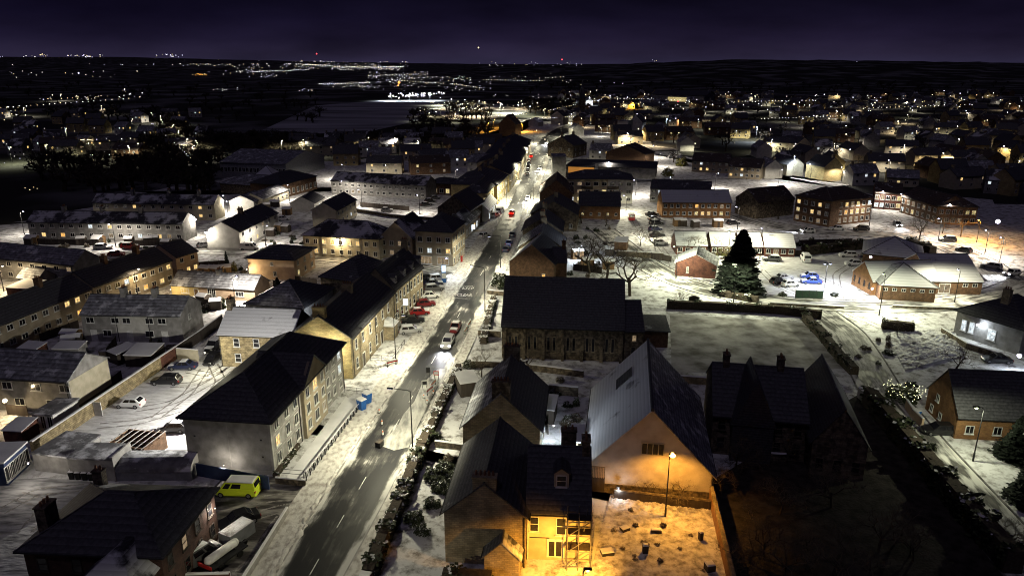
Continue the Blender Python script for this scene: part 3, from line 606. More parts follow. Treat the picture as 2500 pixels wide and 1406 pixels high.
tr3, w_3, d_3 = house('terraced_house', 'row of three grey harled houses with striped snow on the roof behind garden sheds', (196, 766), (440, 770), (491, 736), 5.2, 2.3, 'gx', 'harl_grey', 'slate_frost', 'slate', chim=[(.34,), (.66,)], pipes=[('f', .35), ('f', .67)], cm='harl_grey',
    win=[('f', [1.6, 6.2, 8.3, 12.5, 14.8, 18.4], [3.5], 1.5, 1.1, {}, 'two'), ('f', [4.4, 12.2, 18.4], [1.0], 1.6, 1.2, {}, 'two'), ('r', [3.0], [3.5], .8, 1.0)])
for x_ in (1.9, 8.6, 15.0): door(tr3, x_, 0, 0, .95, 2.05, 0, 'paint_white')
MB().box(w_3 * .335, w_3 * .665, -.03, .05, 0, 5.1).build('middle_render', 'harl_white', tr3)
r, w, d = house('terraced_house', 'grey terrace with pale blank gable end and lit upper window beyond the stone wall', (-110, 914), (165, 930), (261, 873), 5.2, 2.4, 'gx', 'harl_grey', 'slate_frost', 'slate', pipes=[('f', .98)],
    win=[('f', [w_ for w_ in (4.0, 8.0, 12.5, 17.0, 20.5, 24.5)], [3.4], 1.6, 1.15, {4: 'lit_orange'}, 'two'), ('f', [4, 9.5, 14.5, 18.2, 23], [0.9], 1.6, 1.2, {3: 'lit_yellow'}, 'two')])
MB().box(w - .02, w + .04, .15, d - .15, 0.9, 5.0).build('gable_render', 'harl_cream', r); MB().box(w - .01, w + .05, .1, d - .1, -.2, 0.9).build('gable_plinth', 'wood_dark', r)
door(r, 21.6, 0, 0, .95, 2.05, 0, 'paint_white')
r, w, d = house('conservatory', 'white lean-to conservatory beside the stone wall at the left', (78, 1012), (128, 1015), 5.0, 2.3, 0.5, 'flat', 'paint_white', 'flat_felt', over=.15, cat='conservatory', win=[('f', 3, [0.3], .75, 1.9, {}, 'far'), ('l', 4, [0.3], .9, 1.9, {}, 'far')])
house('terraced_house', 'long dark terrace running diagonally at the far left edge', (-60, 815), (222, 704), 8.5, 5.2, 2.6, 'gx', 'harl_tan', 'slate', chim=[(.3,), (.7,)], win=[('f', 10, [0.9, 3.5], 1.3, 1.1, {8: 'lit_orange', 17: 'lit_warm', 18: 'lit_warm'}, 'two')], cm='brick_brown')
house('terraced_house', 'dark terrace with four lit windows in the middle of the diagonal row', (226, 700), (418, 634), 8.5, 5.4, 2.6, 'gx', 'harl_tan', 'slate', chim=[(.35,), (.75,)], win=[('f', 9, [0.9, 3.5], 1.3, 1.1, {1: 'lit_dim', 5: 'lit_orange', 7: 'lit_warm', 12: 'lit_cool', 17: 'lit_warm'}, 'two')], cm='brick_brown')
house('end_house', 'end house of the diagonal row with amber-lit wall and bright window', (428, 628), (481, 612), 9.0, 5.2, 2.4, 'gx', 'harl_peach', 'slate', win=[('f', 3, [0.9], 1.2, 1.2, {1: 'lit_warm', 2: 'lit_warm'}, 'two'), ('f', 2, [3.5], 1.1, 1.1)])
house('terraced_house', 'pale two-storey block at the left edge with lamp-lit gable', (-80, 622), (181, 646), (238, 627), 5.2, 2.4, 'gx', 'harl_grey', 'slate_frost', 'slate', win=[('f', 9, [0.9, 3.4], 1.4, 1.1, {11: 'lit_cool', 17: 'lit_dim'}, 'two')], pipes=[('f', .97)])
house('garden_house', 'low grey garden building with frosted gable roof in front of pale block', (42, 676), (92, 682), (118, 668), 2.7, 1.6, 'gx', 'harl_grey', 'slate_frost', 'slate', win=[('f', 3, [0.9], .7, 1.0, {}, 'far')], cat='outbuilding')
house('terraced_house', 'dark terrace with amber windows and floodlit right gable at far left', (66, 541), (445, 546), (482, 533), 5.2, 2.3, 'gx', 'harl_grey', 'slate_patch', win=[('f', 16, [0.9], 1.3, 1.2, {1: 'lit_warm', 3: 'lit_orange', 8: 'lit_dim', 11: 'lit_cool', 13: 'lit_warm', 14: 'lit_dim'}, 'two'), ('f', 16, [3.5], 1.3, 1.1, {6: 'lit_cool', 8: 'lit_warm'}, 'two')], chim=[(.2,), (.45,), (.7,)], cm='harl_grey')
house('terraced_house', 'cream and grey terrace behind the floodlit-gable row, two amber windows', (225, 494), (522, 499), (549, 490), 5.2, 2.3, 'gx', 'harl_cream', 'slate_patch', win=[('f', 13, [0.9, 3.5], 1.2, 1.1, {11: 'lit_warm', 17: 'lit_warm', 24: 'lit_warm', 5: 'lit_dim'}, 'two')], chim=[(.3,), (.6,), (.85,)], cm='harl_grey')
house('gabled_house', 'two-storey house with lamp-lit blank gable beside parked white van', (508, 562), (583, 566), (677, 519), 5.2, 2.5, 'gy', 'harl_white', 'slate_dust', win=[('r', 6, [0.9, 3.5], 1.2, 1.2, {2: 'lit_warm', 9: 'lit_dim'}, 'two')], chim=[(.45,)], base=(0.7, 'concrete'))
r, w, d = house('bungalow', 'long low bungalow with frosted roof, yellow left end and white windows', (417, 694), (621, 706), (668, 686), 2.7, 2.1, 'gx', 'harl_peach', 'slate_frost', 'slate', chim=[(.5, .7)], cm='harl_grey',
    win=[('f', [3.2], [0.9], 1.9, 1.1, {}, 'three'), ('f', [9.0, 9.95], [0.2], .9, 2.1, {}, 'two'), ('f', [16.0], [0.9], 1.9, 1.1, {}, 'three')], cat='bungalow')
MB().box(-.03, 6.6, -.04, .1, -.1, 2.62).build('yellow_wall', 'render_yellow', r); door(r, 5.9, -.04, 0, .85, 2.0, 0, 'wood_brown')
house('square_house', 'square peach-walled house with dark low hipped roof', (604, 630), (717, 635), (757, 606), 4.9, 2.0, 'hip', 'harl_peach', 'slate_dust', over=.6, win=[('f', [w_ for w_ in (5.9,)], [3.3], .7, .9), ('f', [6.5], [0.8], .9, 1.2), ('r', 3, [0.9, 3.2], 1.0, 1.2, {0: 'lit_yellow', 5: 'lit_dim'})])
house('slate_hall', 'bluish slate hip-roofed hall behind the street terrace', (782, 676), (880, 690), 13.0, 4.6, 3.6, 'hip', 'rubble_dark', 'slate_dust', cat='hall')
house('low_hall', 'low wide-roofed hall with lamplit snowy left slope behind the brown house', (600, 742), (742, 752), 13.0, 2.6, 3.4, 'hip', 'harl_grey', 'slate_frost', cat='hall', rmats=['slate_frost', 'slate', 'slate', 'roof_snow'])
# main street terrace with the yellow sandstone gable
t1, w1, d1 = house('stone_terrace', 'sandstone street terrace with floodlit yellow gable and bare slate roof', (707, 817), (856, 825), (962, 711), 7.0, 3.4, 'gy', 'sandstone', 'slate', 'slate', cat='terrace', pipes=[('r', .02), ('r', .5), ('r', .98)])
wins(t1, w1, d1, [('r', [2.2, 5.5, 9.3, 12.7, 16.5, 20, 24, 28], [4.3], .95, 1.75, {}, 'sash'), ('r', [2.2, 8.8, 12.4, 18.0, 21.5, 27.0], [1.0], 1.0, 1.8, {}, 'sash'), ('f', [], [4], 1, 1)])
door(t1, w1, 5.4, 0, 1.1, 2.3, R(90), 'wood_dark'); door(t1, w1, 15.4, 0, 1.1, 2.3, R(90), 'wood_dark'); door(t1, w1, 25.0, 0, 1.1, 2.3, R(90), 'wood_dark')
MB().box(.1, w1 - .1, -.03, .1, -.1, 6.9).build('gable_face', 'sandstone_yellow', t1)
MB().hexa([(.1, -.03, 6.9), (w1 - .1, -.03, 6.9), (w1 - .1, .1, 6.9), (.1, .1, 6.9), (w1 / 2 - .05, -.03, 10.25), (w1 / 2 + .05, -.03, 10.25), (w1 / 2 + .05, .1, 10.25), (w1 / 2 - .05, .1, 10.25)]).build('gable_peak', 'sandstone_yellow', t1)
chimney(t1, w1 / 2, .7, 10.0, 2.0, .9, 1.6, 'sandstone_yellow', 4, 'x', below=1.2); chimney(t1, w1 / 2, d1 * .55, 10.2, 1.8, .9, 1.3, 'sandstone', 4)
MB().box(w1 + .0, w1 + 1.7, 17.0, 19.8, 0, 2.7).build('porch', 'sandstone', t1); MB().hexa([(w1 - .02, 16.7, 2.7), (w1 + 2.0, 16.7, 2.7), (w1 + 2.0, 20.1, 2.7), (w1 - .02, 20.1, 2.7), (w1 - .02, 17.6, 3.7), (w1 + .5, 17.6, 3.7), (w1 + .5, 19.2, 3.7), (w1 - .02, 19.2, 3.7)]).build('porch_roof', 'roof_snow', t1)
t2, w2, d2 = house('stone_terrace', 'taller end of the street terrace with attic dormers and blue shop sign', (868, 706), (962, 706), (1031, 650), 7.3, 3.8, 'gy', 'sandstone', 'slate', cat='terrace', chim=[(.97, 1.8)], pipes=[('r', .03), ('r', .5)])
wins(t2, w2, d2, [('r', 8, [4.4], 1.0, 1.8, {}, 'sash'), ('r', 7, [1.0], 1.2, 1.9, {}, 'sash')])
def dormer(root, face, s, w, d, h, rise, mat='harl_white', rm='slate', lit=None, dw=1.2, dh=1.3, up=0.5):
    # small gabled dormer standing on the slope of face r or f
    a = w / 2 if face == 'r' else d / 2; k = rise / a; zb = h + up; back = up / k
    mb = MB(); mb.box(-dw / 2, dw / 2, 0, 1.6, -.5, dh); mb.hexa([(-dw / 2, 0, dh), (dw / 2, 0, dh), (dw / 2, .15, dh), (-dw / 2, .15, dh), (-.01, 0, dh + dw * .38), (.01, 0, dh + dw * .38), (.01, .15, dh + dw * .38), (-.01, .15, dh + dw * .38)])
    X, Y = face_pt(face, s, w, d, -back); o = ob('dormer', mb.mesh('dormer', mat), root, (X, Y, zb), FACE_R[face])
    rb = MB()
    for sg in (-1, 1):
        p = [(sg * (dw / 2 + .15), -.15, dh - .07), (0, -.15, dh + dw * .40), (0, 2.2, dh + dw * .40), (sg * (dw / 2 + .15), 2.2, dh - .07)]
        if sg > 0: p = [p[1], p[0], p[3], p[2]]
        rb.hexa(p + [(x, y_, z_ + .08) for x, y_, z_ in p])
    rb.build('dormer_roof', rm, o); wn = window(o, 0, 0, .2, dw * .7, dh * .78, 0, lit, 'sash')
for s in (2.2, 7.2, 12.0, 16.5): dormer(t2, 'r', s, w2, d2, 7.3, 3.8, 'harl_white')
brown, wb, db = house('stone_house', 'brown rubble house with ragged snow on its slate roof beside the car park', (532, 814), (714, 821), 8.5, 5.8, 3.0, 'gx', 'rubble_tan', 'roof_snow', 'slate', chim=[(.02, 1.6)], cm='rubble_dark',
    win=[('f', [3.0, 6.4], [3.6], 1.05, 1.5, {}, 'sash'), ('f', [3.0], [0.9], 1.05, 1.5, {}, 'sash'), ('f', [9.5, 12.2], [0.9, 3.6], 1.0, 1.5, {}, 'sash')], pipes=[('f', .01)])
house('corner_block', 'three-storey corner block with white ground-floor shopfront at the side street', (1012, 565), (1104, 568), (1134, 543), 8.6, 3.4, 'hip', 'harl_tan', 'slate', cat='shop', win=[('f', 4, [3.2, 6.0], 1.2, 1.3, {1: 'lit_cool', 3: 'lit_warm', 2: None}, 'two'), ('f', [2.6, 6.9], [0.4], 3.0, 2.0, {0: 'lit_dim', 1: 'lit_dim'}, 'three'), ('r', 5, [0.5, 3.2, 6.0], 1.2, 1.5, {1: 'lit_dim'}, 'two')])
house('street_shop', 'low shop with snowy roof and lit window past the corner block', (1085, 545), (1136, 549), (1172, 517), 4.2, 2.6, 'gy', 'harl_tan', 'slate_patch', cat='shop', win=[('r', 6, [0.5], 1.9, 1.9, {2: 'lit_cool', 3: 'lit_warm', 4: 'lit_cool'}, 'three')])
house('dark_gable_block', 'dark slate gable block behind the street shops', (1068, 508), (1148, 512), 15, 6.2, 4.0, 'gy', 'rubble_dark', 'slate', win=[('f', 3, [3.3], 1.1, 1.4)], cat='building')
house('street_shop', 'single-storey shop with snow-covered roof next to the parked vans', (1160, 512), (1192, 514), (1212, 488), 3.6, 2.0, 'gy', 'harl_white', 'roof_snow', cat='shop', win=[('r', 4, [0.4], 2.2, 2.0, {0: 'lit_cool', 2: 'lit_cool'}, 'three')])
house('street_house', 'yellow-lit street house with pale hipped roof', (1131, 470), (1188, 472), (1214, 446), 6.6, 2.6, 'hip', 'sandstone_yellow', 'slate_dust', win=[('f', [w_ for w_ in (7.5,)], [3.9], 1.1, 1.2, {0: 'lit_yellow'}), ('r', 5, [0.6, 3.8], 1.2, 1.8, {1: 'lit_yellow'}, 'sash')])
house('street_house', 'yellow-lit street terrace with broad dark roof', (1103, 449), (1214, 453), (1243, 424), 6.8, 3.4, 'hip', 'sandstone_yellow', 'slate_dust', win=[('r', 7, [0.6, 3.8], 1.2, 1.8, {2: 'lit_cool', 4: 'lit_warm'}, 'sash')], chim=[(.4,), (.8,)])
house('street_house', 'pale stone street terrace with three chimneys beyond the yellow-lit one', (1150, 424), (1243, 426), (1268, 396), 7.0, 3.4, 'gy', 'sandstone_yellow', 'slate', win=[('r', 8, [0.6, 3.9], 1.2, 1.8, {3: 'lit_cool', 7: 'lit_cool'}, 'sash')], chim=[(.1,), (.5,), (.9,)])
house('street_house', 'farther dark-roofed terrace on the left of the street', (1165, 398), (1268, 400), (1284, 366), 7.0, 3.4, 'gy', 'sandstone', 'slate', win=[('r', 9, [0.6, 3.9], 1.2, 1.8, {1: 'lit_cool', 5: 'lit_warm'}, 'far')], chim=[(.2,), (.6,), (.95,)])
house('street_house', 'last dark terrace before the street bends', (1190, 372), (1282, 373), (1296, 342), 7.0, 3.4, 'gy', 'sandstone', 'slate', win=[('r', 9, [0.6, 3.9], 1.2, 1.8, {2: 'lit_cool'}, 'far')], chim=[(.3,), (.8,)])
house('yellow_housing', 'two-storey yellow-lit housing row with dark roof facing the estate road', (739, 575), (925, 585), 10, 5.4, 3.4, 'hip', 'harl_cream', 'slate_patch', win=[('f', 9, [0.9, 3.4], 1.1, 1.3, {0: 'lit_yellow', 1: 'lit_warm', 2: 'lit_yellow', 11: 'lit_warm', 12: 'lit_orange', 14: 'lit_warm', 15: 'lit_warm'}, 'two')], cat='terrace', pipes=[('f', .25), ('f', .5), ('f', .75)])
house('yellow_housing', 'dark gabled end of the yellow-lit housing row', (925, 579), (1006, 583), 14, 5.4, 4.0, 'gy', 'harl_tan', 'slate_patch', win=[('f', 4, [0.9, 3.4], 1.1, 1.3, {1: 'lit_dim', 6: 'lit_dim'}, 'two')], cat='terrace')
house('gabled_house', 'yellowish blank-gabled house beside the snowy forecourt', (760, 513), (820, 514), (869, 487), 5.2, 2.3, 'gy', 'harl_cream', 'slate_dust', win=[('r', 5, [0.9, 3.4], 1.1, 1.1, {3: 'lit_cool'}, 'two')])
house('gabled_house', 'small white-gabled house left of the forecourt', (713, 493), (767, 496), (791, 481), 3.0, 2.0, 'gy', 'harl_white', 'slate', win=[('r', 3, [0.9], 1.1, 1.1, {1: 'lit_cool'}, 'two')])
house('gabled_house', 'low white-gabled cottage with frosted roof in the estate', (561, 491), (619, 493), (652, 480), 3.0, 2.0, 'gy', 'harl_white', 'slate_frost', win=[('r', 4, [0.9], 1.1, 1.1, {1: 'lit_warm'}, 'two')])
house('terraced_house', 'low frosted-roof row running back from the white cottage', (640, 486), (704, 463), 8, 3.4, 1.8, 'gx', 'harl_cream', 'slate_frost', win=[('f', 6, [0.9], 1.2, 1.2, {}, 'two')])
house('long_block', 'long dark two-storey block with flat-looking roof behind the forecourt', (808, 441), (1039, 453), 10, 5.2, 2.6, 'gx', 'harl_grey', 'slate_patch', cat='flats', win=[('f', 15, [0.9, 3.3], 1.2, 1.1, {3: 'lit_dim', 4: 'lit_dim'}, 'two')])
house('school_hall', 'dark hall with wide frosted roof at the edge of the woods', (537, 448), (668, 457), 14, 3.6, 3.0, 'hip', 'rubble_dark', 'slate_frost', cat='hall', far=True)
house('school_wing', 'brown brick school wing with dark hipped roof', (687, 452), (772, 431), 14, 5.0, 3.2, 'hip', 'brick_brown', 'slate', cat='hall', win=[('f', 8, [1.0], 1.3, 2.0, {}, 'two')])
r, w, d = house('skylight_pavilion', 'small pavilion with bright white pyramid roof in the school court', (620, 431), (668, 431), 9, 4.6, 3.6, 'hip', 'harl_white', 'roof_snow', cat='pavilion')
house('factory', 'long dim factory with broad snow-dusted roof near the woods', (536, 396), (697, 402), 34, 6.0, 4.0, 'gx', 'metal_sheet', 'slate_frost', cat='factory', far=True, win=[('f', 18, [2.0], 1.4, 2.0)])
house('shop_unit', 'small flat brick shop with white fascia beside the long block', (1040, 447), (1100, 450), 11, 4.2, 1.6, 'hip', 'brick_brown', 'slate_dust', cat='shop', win=[('f', 4, [0.6], 1.6, 1.8, {1: 'lit_dim', 3: 'lit_yellow'}, 'two')])
# foreground: dark brick villa, garages, sheds
villa, w, d = house('brick_villa', 'dark red-brick villa with big unlit slate roof in the bottom left corner', (55, 1342), (392, 1356), (492, 1196), 5.6, 2.9, 'hip', 'brick_dark', 'slate_dust', over=.5, cm='brick_dark', rmats=['slate', 'slate', 'slate', 'slate_dust'],
    win=[('r', 4, [0.9, 3.4], 1.0, 1.5, {5: 'lit_dim'}, 'sash', 'wood_dark'), ('f', 4, [0.9, 3.4], 1.0, 1.5, {}, 'sash', 'wood_dark')])
wing = MB(); wx0, wx1 = w - 6.2, w - .6; wing.box(wx0, wx1, -3.4, .2, -.3, 4.3); wing.build('front_wing', 'brick_dark', villa)
roof_w = MB(); roof_w.hexa([(wx0 - .4, -3.8, 4.3), (wx1 + .4, -3.8, 4.3), (wx1 + .4, 1.5, 4.3), (wx0 - .4, 1.5, 4.3), (wx0 + 2.4, -1.0, 6.6), (wx1 - 2.4, -1.0, 6.6), (wx1 - 2.4, 3.0, 6.6), (wx0 + 2.4, 3.0, 6.6)]); roof_w.build('wing_roof', 'slate_patch', villa)
window(villa, wx1, -2.6, 1.2, 1.2, 1.7, R(90), None, 'sash', 'wood_dark'); window(villa, wx1, -.9, 1.2, 1.2, 1.7, R(90), None, 'sash', 'wood_dark'); window(villa, wx1 - 1.3, -3.4, 1.2, 1.1, 1.7, 0, None, 'sash', 'wood_dark'); window(villa, wx0 + 1.6, -3.4, 1.2, 1.1, 1.7, 0, 'lit_dim', 'sash', 'wood_dark')
chimney(villa, .9, d * .25, 7.2, 1.0, 1.6, 1.5, 'rubble_dark', 3, 'y'); chimney(villa, w * .12, d - .8, 6.6, 1.0, .8, 1.4, 'rubble_dark', 2)
r, w, d = house('garage', 'flat-roofed grey concrete garage behind the dark villa', (165, 1120), (272, 1124), (318, 1087), 2.8, 0, 'flat', 'concrete', 'flat_felt', over=.12, cat='garage')
MB().box(w - .02, w + .2, -.1, d + .1, -.1, 3.25).build('parapet', 'concrete', r)
house('garage', 'low lock-up garage adjoining the grey one, snow strip on top', (78, 1108), (164, 1118), 5.5, 2.3, 0, 'flat', 'concrete', 'flat_felt', over=.1, cat='garage')
r, w, d = house('glazed_workshop', 'blue-grey glazed workshop with snowy roof at the left edge', (-70, 1140), (8, 1130), (62, 1082), 3.0, .4, 'flat', 'paint_blue_dark', 'snow_clean', over=.2, cat='workshop', win=[('r', 5, [0.5], 1.3, 1.9, {}, 'two')])
# curved-roof shed
sh = thing('curved_shed', 'low shed with curved corrugated roof between the garage and the flats', 'shed', P(395, 1150), 0.02)
mb = MB(); n = 10; hw = 4.6
for i in range(n):
    a, b = math.pi * i / n, math.pi * (i + 1) / n
    p = [(-hw, -2.2 * math.cos(a), 1.2 + 1.25 * math.sin(a)), (hw, -2.2 * math.cos(a), 1.2 + 1.25 * math.sin(a)), (hw, -2.2 * math.cos(b), 1.2 + 1.25 * math.sin(b)), (-hw, -2.2 * math.cos(b), 1.2 + 1.25 * math.sin(b))]; mb.quad(*p)
mb.build('curved_roof', 'flat_felt', sh)
for x in (-hw + .02, hw - .02): MB().face([(x, -2.2 * math.cos(math.pi * i / n), 1.2 + 1.25 * math.sin(math.pi * i / n)) for i in range(n + 1)]).build('end_panel', 'paint_white', sh)
MB().box(-hw + .03, hw - .03, -2.1, 2.1, 0, 1.25).build('wall', 'metal_sheet', sh)
# bare rafters of an unroofed outbuilding
a = P(258, 1085); b = P(352, 1110); c = P(386, 1055)
loc, rz, w, d = frame_of((255, 1082), (350, 1092), (385, 1050), 2.4)
pg = thing('roofless_outbuilding', 'roofless brick outbuilding with a grid of snow-lined rafters in the car park', 'outbuilding', loc, rz)
for q in ((0, w, 0, .2), (0, w, d - .2, d), (0, .2, .2, d - .2), (w - .2, w, .2, d - .2)): MB().box(*q, 0, 2.2).build('wall', 'brick_brown', pg)
for i in range(7): x = .1 + i * (w - .3) / 6; MB().box(x, x + .09, -.3, d + .3, 2.21, 2.30).build('rafter', 'concrete', pg)
for yv in (d * .33, d * .66): MB().box(-.2, w + .2, yv, yv + .09, 2.1, 2.2).build('beam', 'wood_dark', pg)
MB().box(.2, w - .2, .2, d - .2, 0, .06).build('floor', 'wood_dark', pg)
# ---------------------------------------------------------------- buildings right of the main street
ra, wa, da = house('stone_house', 'sandstone gabled house with pale frosted left slope and chimneys at both ends', (1131, 1036), (1318, 1050), (1334, 940), 5.2, 4.6, 'gy', 'sandstone', 'slate_frost', 'slate', cm='sandstone')
chimney(ra, wa / 2, .55, 9.5, 2.2, .9, 1.7, 'rubble_dark', 5, 'x', below=1.4); chimney(ra, wa / 2, da - .6, 9.5, 2.2, .9, 1.5, 'rubble_dark', 5, 'x', below=1.4)
wins(ra, wa, da, [('l', 4, [0.9, 3.4], 1.0, 1.6, {}, 'sash'), ('r', 4, [0.9, 3.4], 1.0, 1.6, {}, 'sash')])
rb, wb2, db2 = house('stone_house', 'near sandstone house with blank gable facing the camera and dark roof', (1084, 1250), (1283, 1262), 13.5, 5.8, 3.4, 'gy', 'sandstone', 'slate_dust', 'slate', cm='sandstone', pipes=[('f', .985)])
chimney(rb, wb2 / 2, .5, 8.6, 2.3, .9, 1.2, 'sandstone', 5, 'x', below=.9)
wins(rb, wb2, db2, [('l', 4, [0.9, 3.4], 1.0, 1.6, {}, 'sash')])
# yellow rendered wing with dormer, attached at its right
rw, ww_, dw_ = house('rendered_house', 'yellow-rendered house front lit by orange lamp with white-framed dormer', (1286, 1247), (1443, 1253), 10.5, 5.6, 4.2, 'gx', 'harl_cream', 'slate', cm='rubble_dark', over=.3)
window(rw, .75, 0, 3.3, .95, 1.75, 0, None, 'sash'); window(rw, 3.45, 0, 3.0, 1.05, 2.0, 0, None, 'sash')
fd = door(rw, 2.9, 0, 0.35, 1.5, 2.05, 0, 'paint_white')
for x in (-.36, .36): MB().box(x - .28, x + .28, -.075, -.052, .15, 1.85).build('pane', 'glass_dark', fd)
dormer(rw, 'f', 3.4, ww_, dw_, 5.6, 4.2, 'harl_cream', 'slate', None, 1.5, 1.7, 1.5)
chimney(rw, ww_ - .45, dw_ / 2, 9.6, .8, 1.6, 1.3, 'rubble_dark', 3, 'y'); chimney(rw, ww_ - 2.2, dw_ * .72, 8.4, 1.6, .9, 2.2, 'rubble_dark', 2, 'x')
MB().tube((.12, -.12, 0), (.12, -.12, 5.5), .06, n=6).build('downpipe', 'paint_white', rw); MB().box(.3, 2.3, -.05, 0, 2.55, 2.63).build('waste_pipe', 'metal_dark', rw)
# gabled back porch in front of the near house
house('back_porch', 'small dark-roofed porch against the near sandstone gable', (1182, 1358), (1268, 1365), 3.2, 2.3, 1.7, 'gy', 'sandstone', 'slate_dust', 'slate_patch', cat='porch', over=.25)
# scaffolding at the right of the yellow front
o = rw; loc = rw.matrix_basis @ Vector((ww_ - 2.3, -1.5, 0))
sc = thing('scaffold', 'tube scaffold with plank decks at the right of the yellow front', 'scaffold', loc, rw.rotation_euler.z)
for x in (0, 1.1, 2.3):
    for y_ in (0, 1.2): MB().tube((x, y_, 0), (x, y_, 6.6), .05, n=6).build('standard', 'metal_galv', sc)
for z_ in (0.4, 2.2, 4.0, 5.6):
    for y_ in (0, 1.2): MB().tube((-.2, y_, z_), (2.5, y_, z_), .045, n=6).build('ledger', 'metal_galv', sc)
for z_ in (2.25, 4.05, 5.65): MB().box(-.1, 2.4, .1, 1.1, z_ + .05, z_ + .11).build('deck', 'wood_dark', sc)
for z_ in (0.4, 2.2, 4.0): MB().tube((0, -.05, z_), (2.3, -.05, z_ + 1.8), .04, n=6).build('brace', 'metal_galv', sc)
MB().tube((2.3, -.06, 0), (0, -1.6, -.02), .04, n=6).build('brace', 'metal_galv', sc)
MB().tube((1.6, .6, 4.1), (1.9, 1.1, 6.4), .04, n=6).build('ladder', 'metal_galv', sc)
# big hall with steep roof
hall, wh, dh = house('church_hall', 'big steep-roofed hall with pale gable lit orange by the lamp', (1432, 1130), (1740, 1160), (1700, 962), 3.4, 7.6, 'gy', 'sandstone', 'roof_snow', 'slate_frost', over=.5, cat='hall', verge=.3)
MB().box(2.2, wh - .12, -.05, .1, 1.2, 3.4).build('gable_face', 'gable_stone', hall)
MB().hexa([(.15, -.05, 3.4), (wh - .15, -.05, 3.4), (wh - .15, .1, 3.4), (.15, .1, 3.4), (wh / 2 - .1, -.05, 10.9), (wh / 2 + .1, -.05, 10.9), (wh / 2 + .1, .1, 10.9), (wh / 2 - .1, .1, 10.9)]).build('gable_peak', 'gable_stone', hall)
mw = MB(); mw.box(-1.35, 1.35, -.14, 0, 1.5, 1.62); mw.box(-1.35, 1.35, -.14, 0, 0, .12)
for i in range(5): x = -1.25 + i * .625; mw.box(x - .05, x + .05, -.10, 0, .12, 1.5)
wo = ob('mullion_window', mw.mesh('mullion_window', 'harl_cream'), hall, (wh / 2 + .3, -.05, 5.4)); MB().box(-1.25, 1.25, -.03, -.002, .12, 1.5).build('pane', 'glass_dark', wo)
MB().box(.02, 2.18, -.06, .08, -.1, 1.9).build('base_wall', 'wood_dark', hall); mbs = MB()
for i in range(11): mbs.box(.06 + i * .19, .15 + i * .19, -.10, -.05, 1.9, 3.3)
mbs.build('metal_cladding', 'harl_peach', hall); MB().box(2.25, wh - .1, -.12, .06, -.1, 1.15).build('base_wall', 'rubble_dark', hall)
# roof recess on the left slope, its darkness laid on as a dark slab
k = 7.6 / (wh / 2)
def on_slope(x, lift=.2): return 3.4 + k * x + lift
for (x0, x1, y0, y1, m_) in ((3.0, 5.0, dh * .64, dh * .78, 'slate'),):
    q = [(x0, y0, on_slope(x0)), (x1, y0, on_slope(x1)), (x1, y1, on_slope(x1)), (x0, y1, on_slope(x0))]; MB().hexa(q + [(x, y_, z_ + .12) for x, y_, z_ in q]).build('dark_recess_slab', m_, hall)
MB().tube((wh / 2, -.3, 11.15), (wh / 2, dh + .3, 11.15), .22, n=6).build('ridge_tile', 'slate', hall)
house('hall_annexe', 'flat-roofed annexe with pale roof in the gap left of the big hall', (1388, 1075), (1412, 1078), 4.0, 2.6, 0, 'flat', 'harl_cream', 'snow_clean', cat='annexe')
# black-roofed church
ch, wc, dc = house('church', 'long stone church with unlit black roof and buttressed wall', (1225, 792), (1525, 802), 13.0, 6.0, 6.4, 'gx', 'rubble_dark', 'slate', over=.4, cat='church')
for i in range(7):
    x = .3 + i * (wc - 1.0) / 6; b_ = MB(); b_.hexa([(x, -.7, -.2), (x + .5, -.7, -.2), (x + .5, 0, -.2), (x, 0, -.2), (x, -.2, 5.0), (x + .5, -.2, 5.0), (x + .5, 0, 5.4), (x, 0, 5.4)]); b_.build('buttress', 'rubble_dark', ch)
    if i < 6:
        for dx in (1.1, 2.1): window(ch, x + dx, 0, 1.6, .6, 2.5, 0, None, 'plain', 'sandstone')
r, w, d = house('church_vestry', 'stone vestry at the right end of the church', (1526, 806), (1572, 806), 9.0, 5.6, 3.6, 'gx', 'rubble_dark', 'slate', cat='church', win=[('f', [1.6], [3.6], .8, 1.2, {0: 'lit_dim'}, 'plain', 'sandstone'), ('f', [1.5], [1.0], .8, 1.6, {}, 'plain', 'sandstone')])
house('church_annexe', 'low dark annexe beside the vestry', (1574, 808), (1632, 810), 8.0, 3.0, .5, 'flat', 'brick_brown', 'slate_dust', cat='annexe')
# houses up the right side of the street
rh, w, d = house('brick_house', 'dark brick gabled house with one amber window above the church roof', (1244, 638), (1352, 645), 12, 5.2, 4.2, 'gy', 'brick_brown', 'roof_snow', 'slate', win=[('f', [7.9], [0.9], .8, 1.9, {0: 'lit_orange'}, 'sash'), ('l', 4, [0.9, 3.4], 1, 1.5, {}, 'sash')])
house('brick_house', 'lower rear wing of the dark brick house', (1352, 640), (1384, 640), 8, 4.8, 2.4, 'gx', 'brick_brown', 'slate', chim=[(.9,)], cm='brick_brown')
house('street_house', 'dark house with frosted roof beside three parked cars', (1266, 603), (1375, 606), 12, 4.8, 3.8, 'gy', 'rubble_dark', 'slate_frost', 'slate', win=[('l', 4, [0.9], 1.1, 1.5, {}, 'sash')], chim=[(.9,)])
house('street_house', 'dark rubble house next up the right side of the street', (1276, 563), (1372, 565), 14, 4.8, 3.6, 'gy', 'rubble_dark', 'slate_dust', 'slate', win=[('l', 5, [0.9], 1.1, 1.5, {}, 'sash')], chim=[(.1,), (.9,)])
house('street_house', 'dark long-roofed house behind the headlights of the oncoming car', (1296, 522), (1408, 525), 16, 5.0, 3.8, 'gy', 'rubble_dark', 'slate', win=[('l', 5, [0.9], 1.1, 1.5, {}, 'sash'), ('f', 4, [0.9], 1.0, 1.3)], chim=[(.5,)])
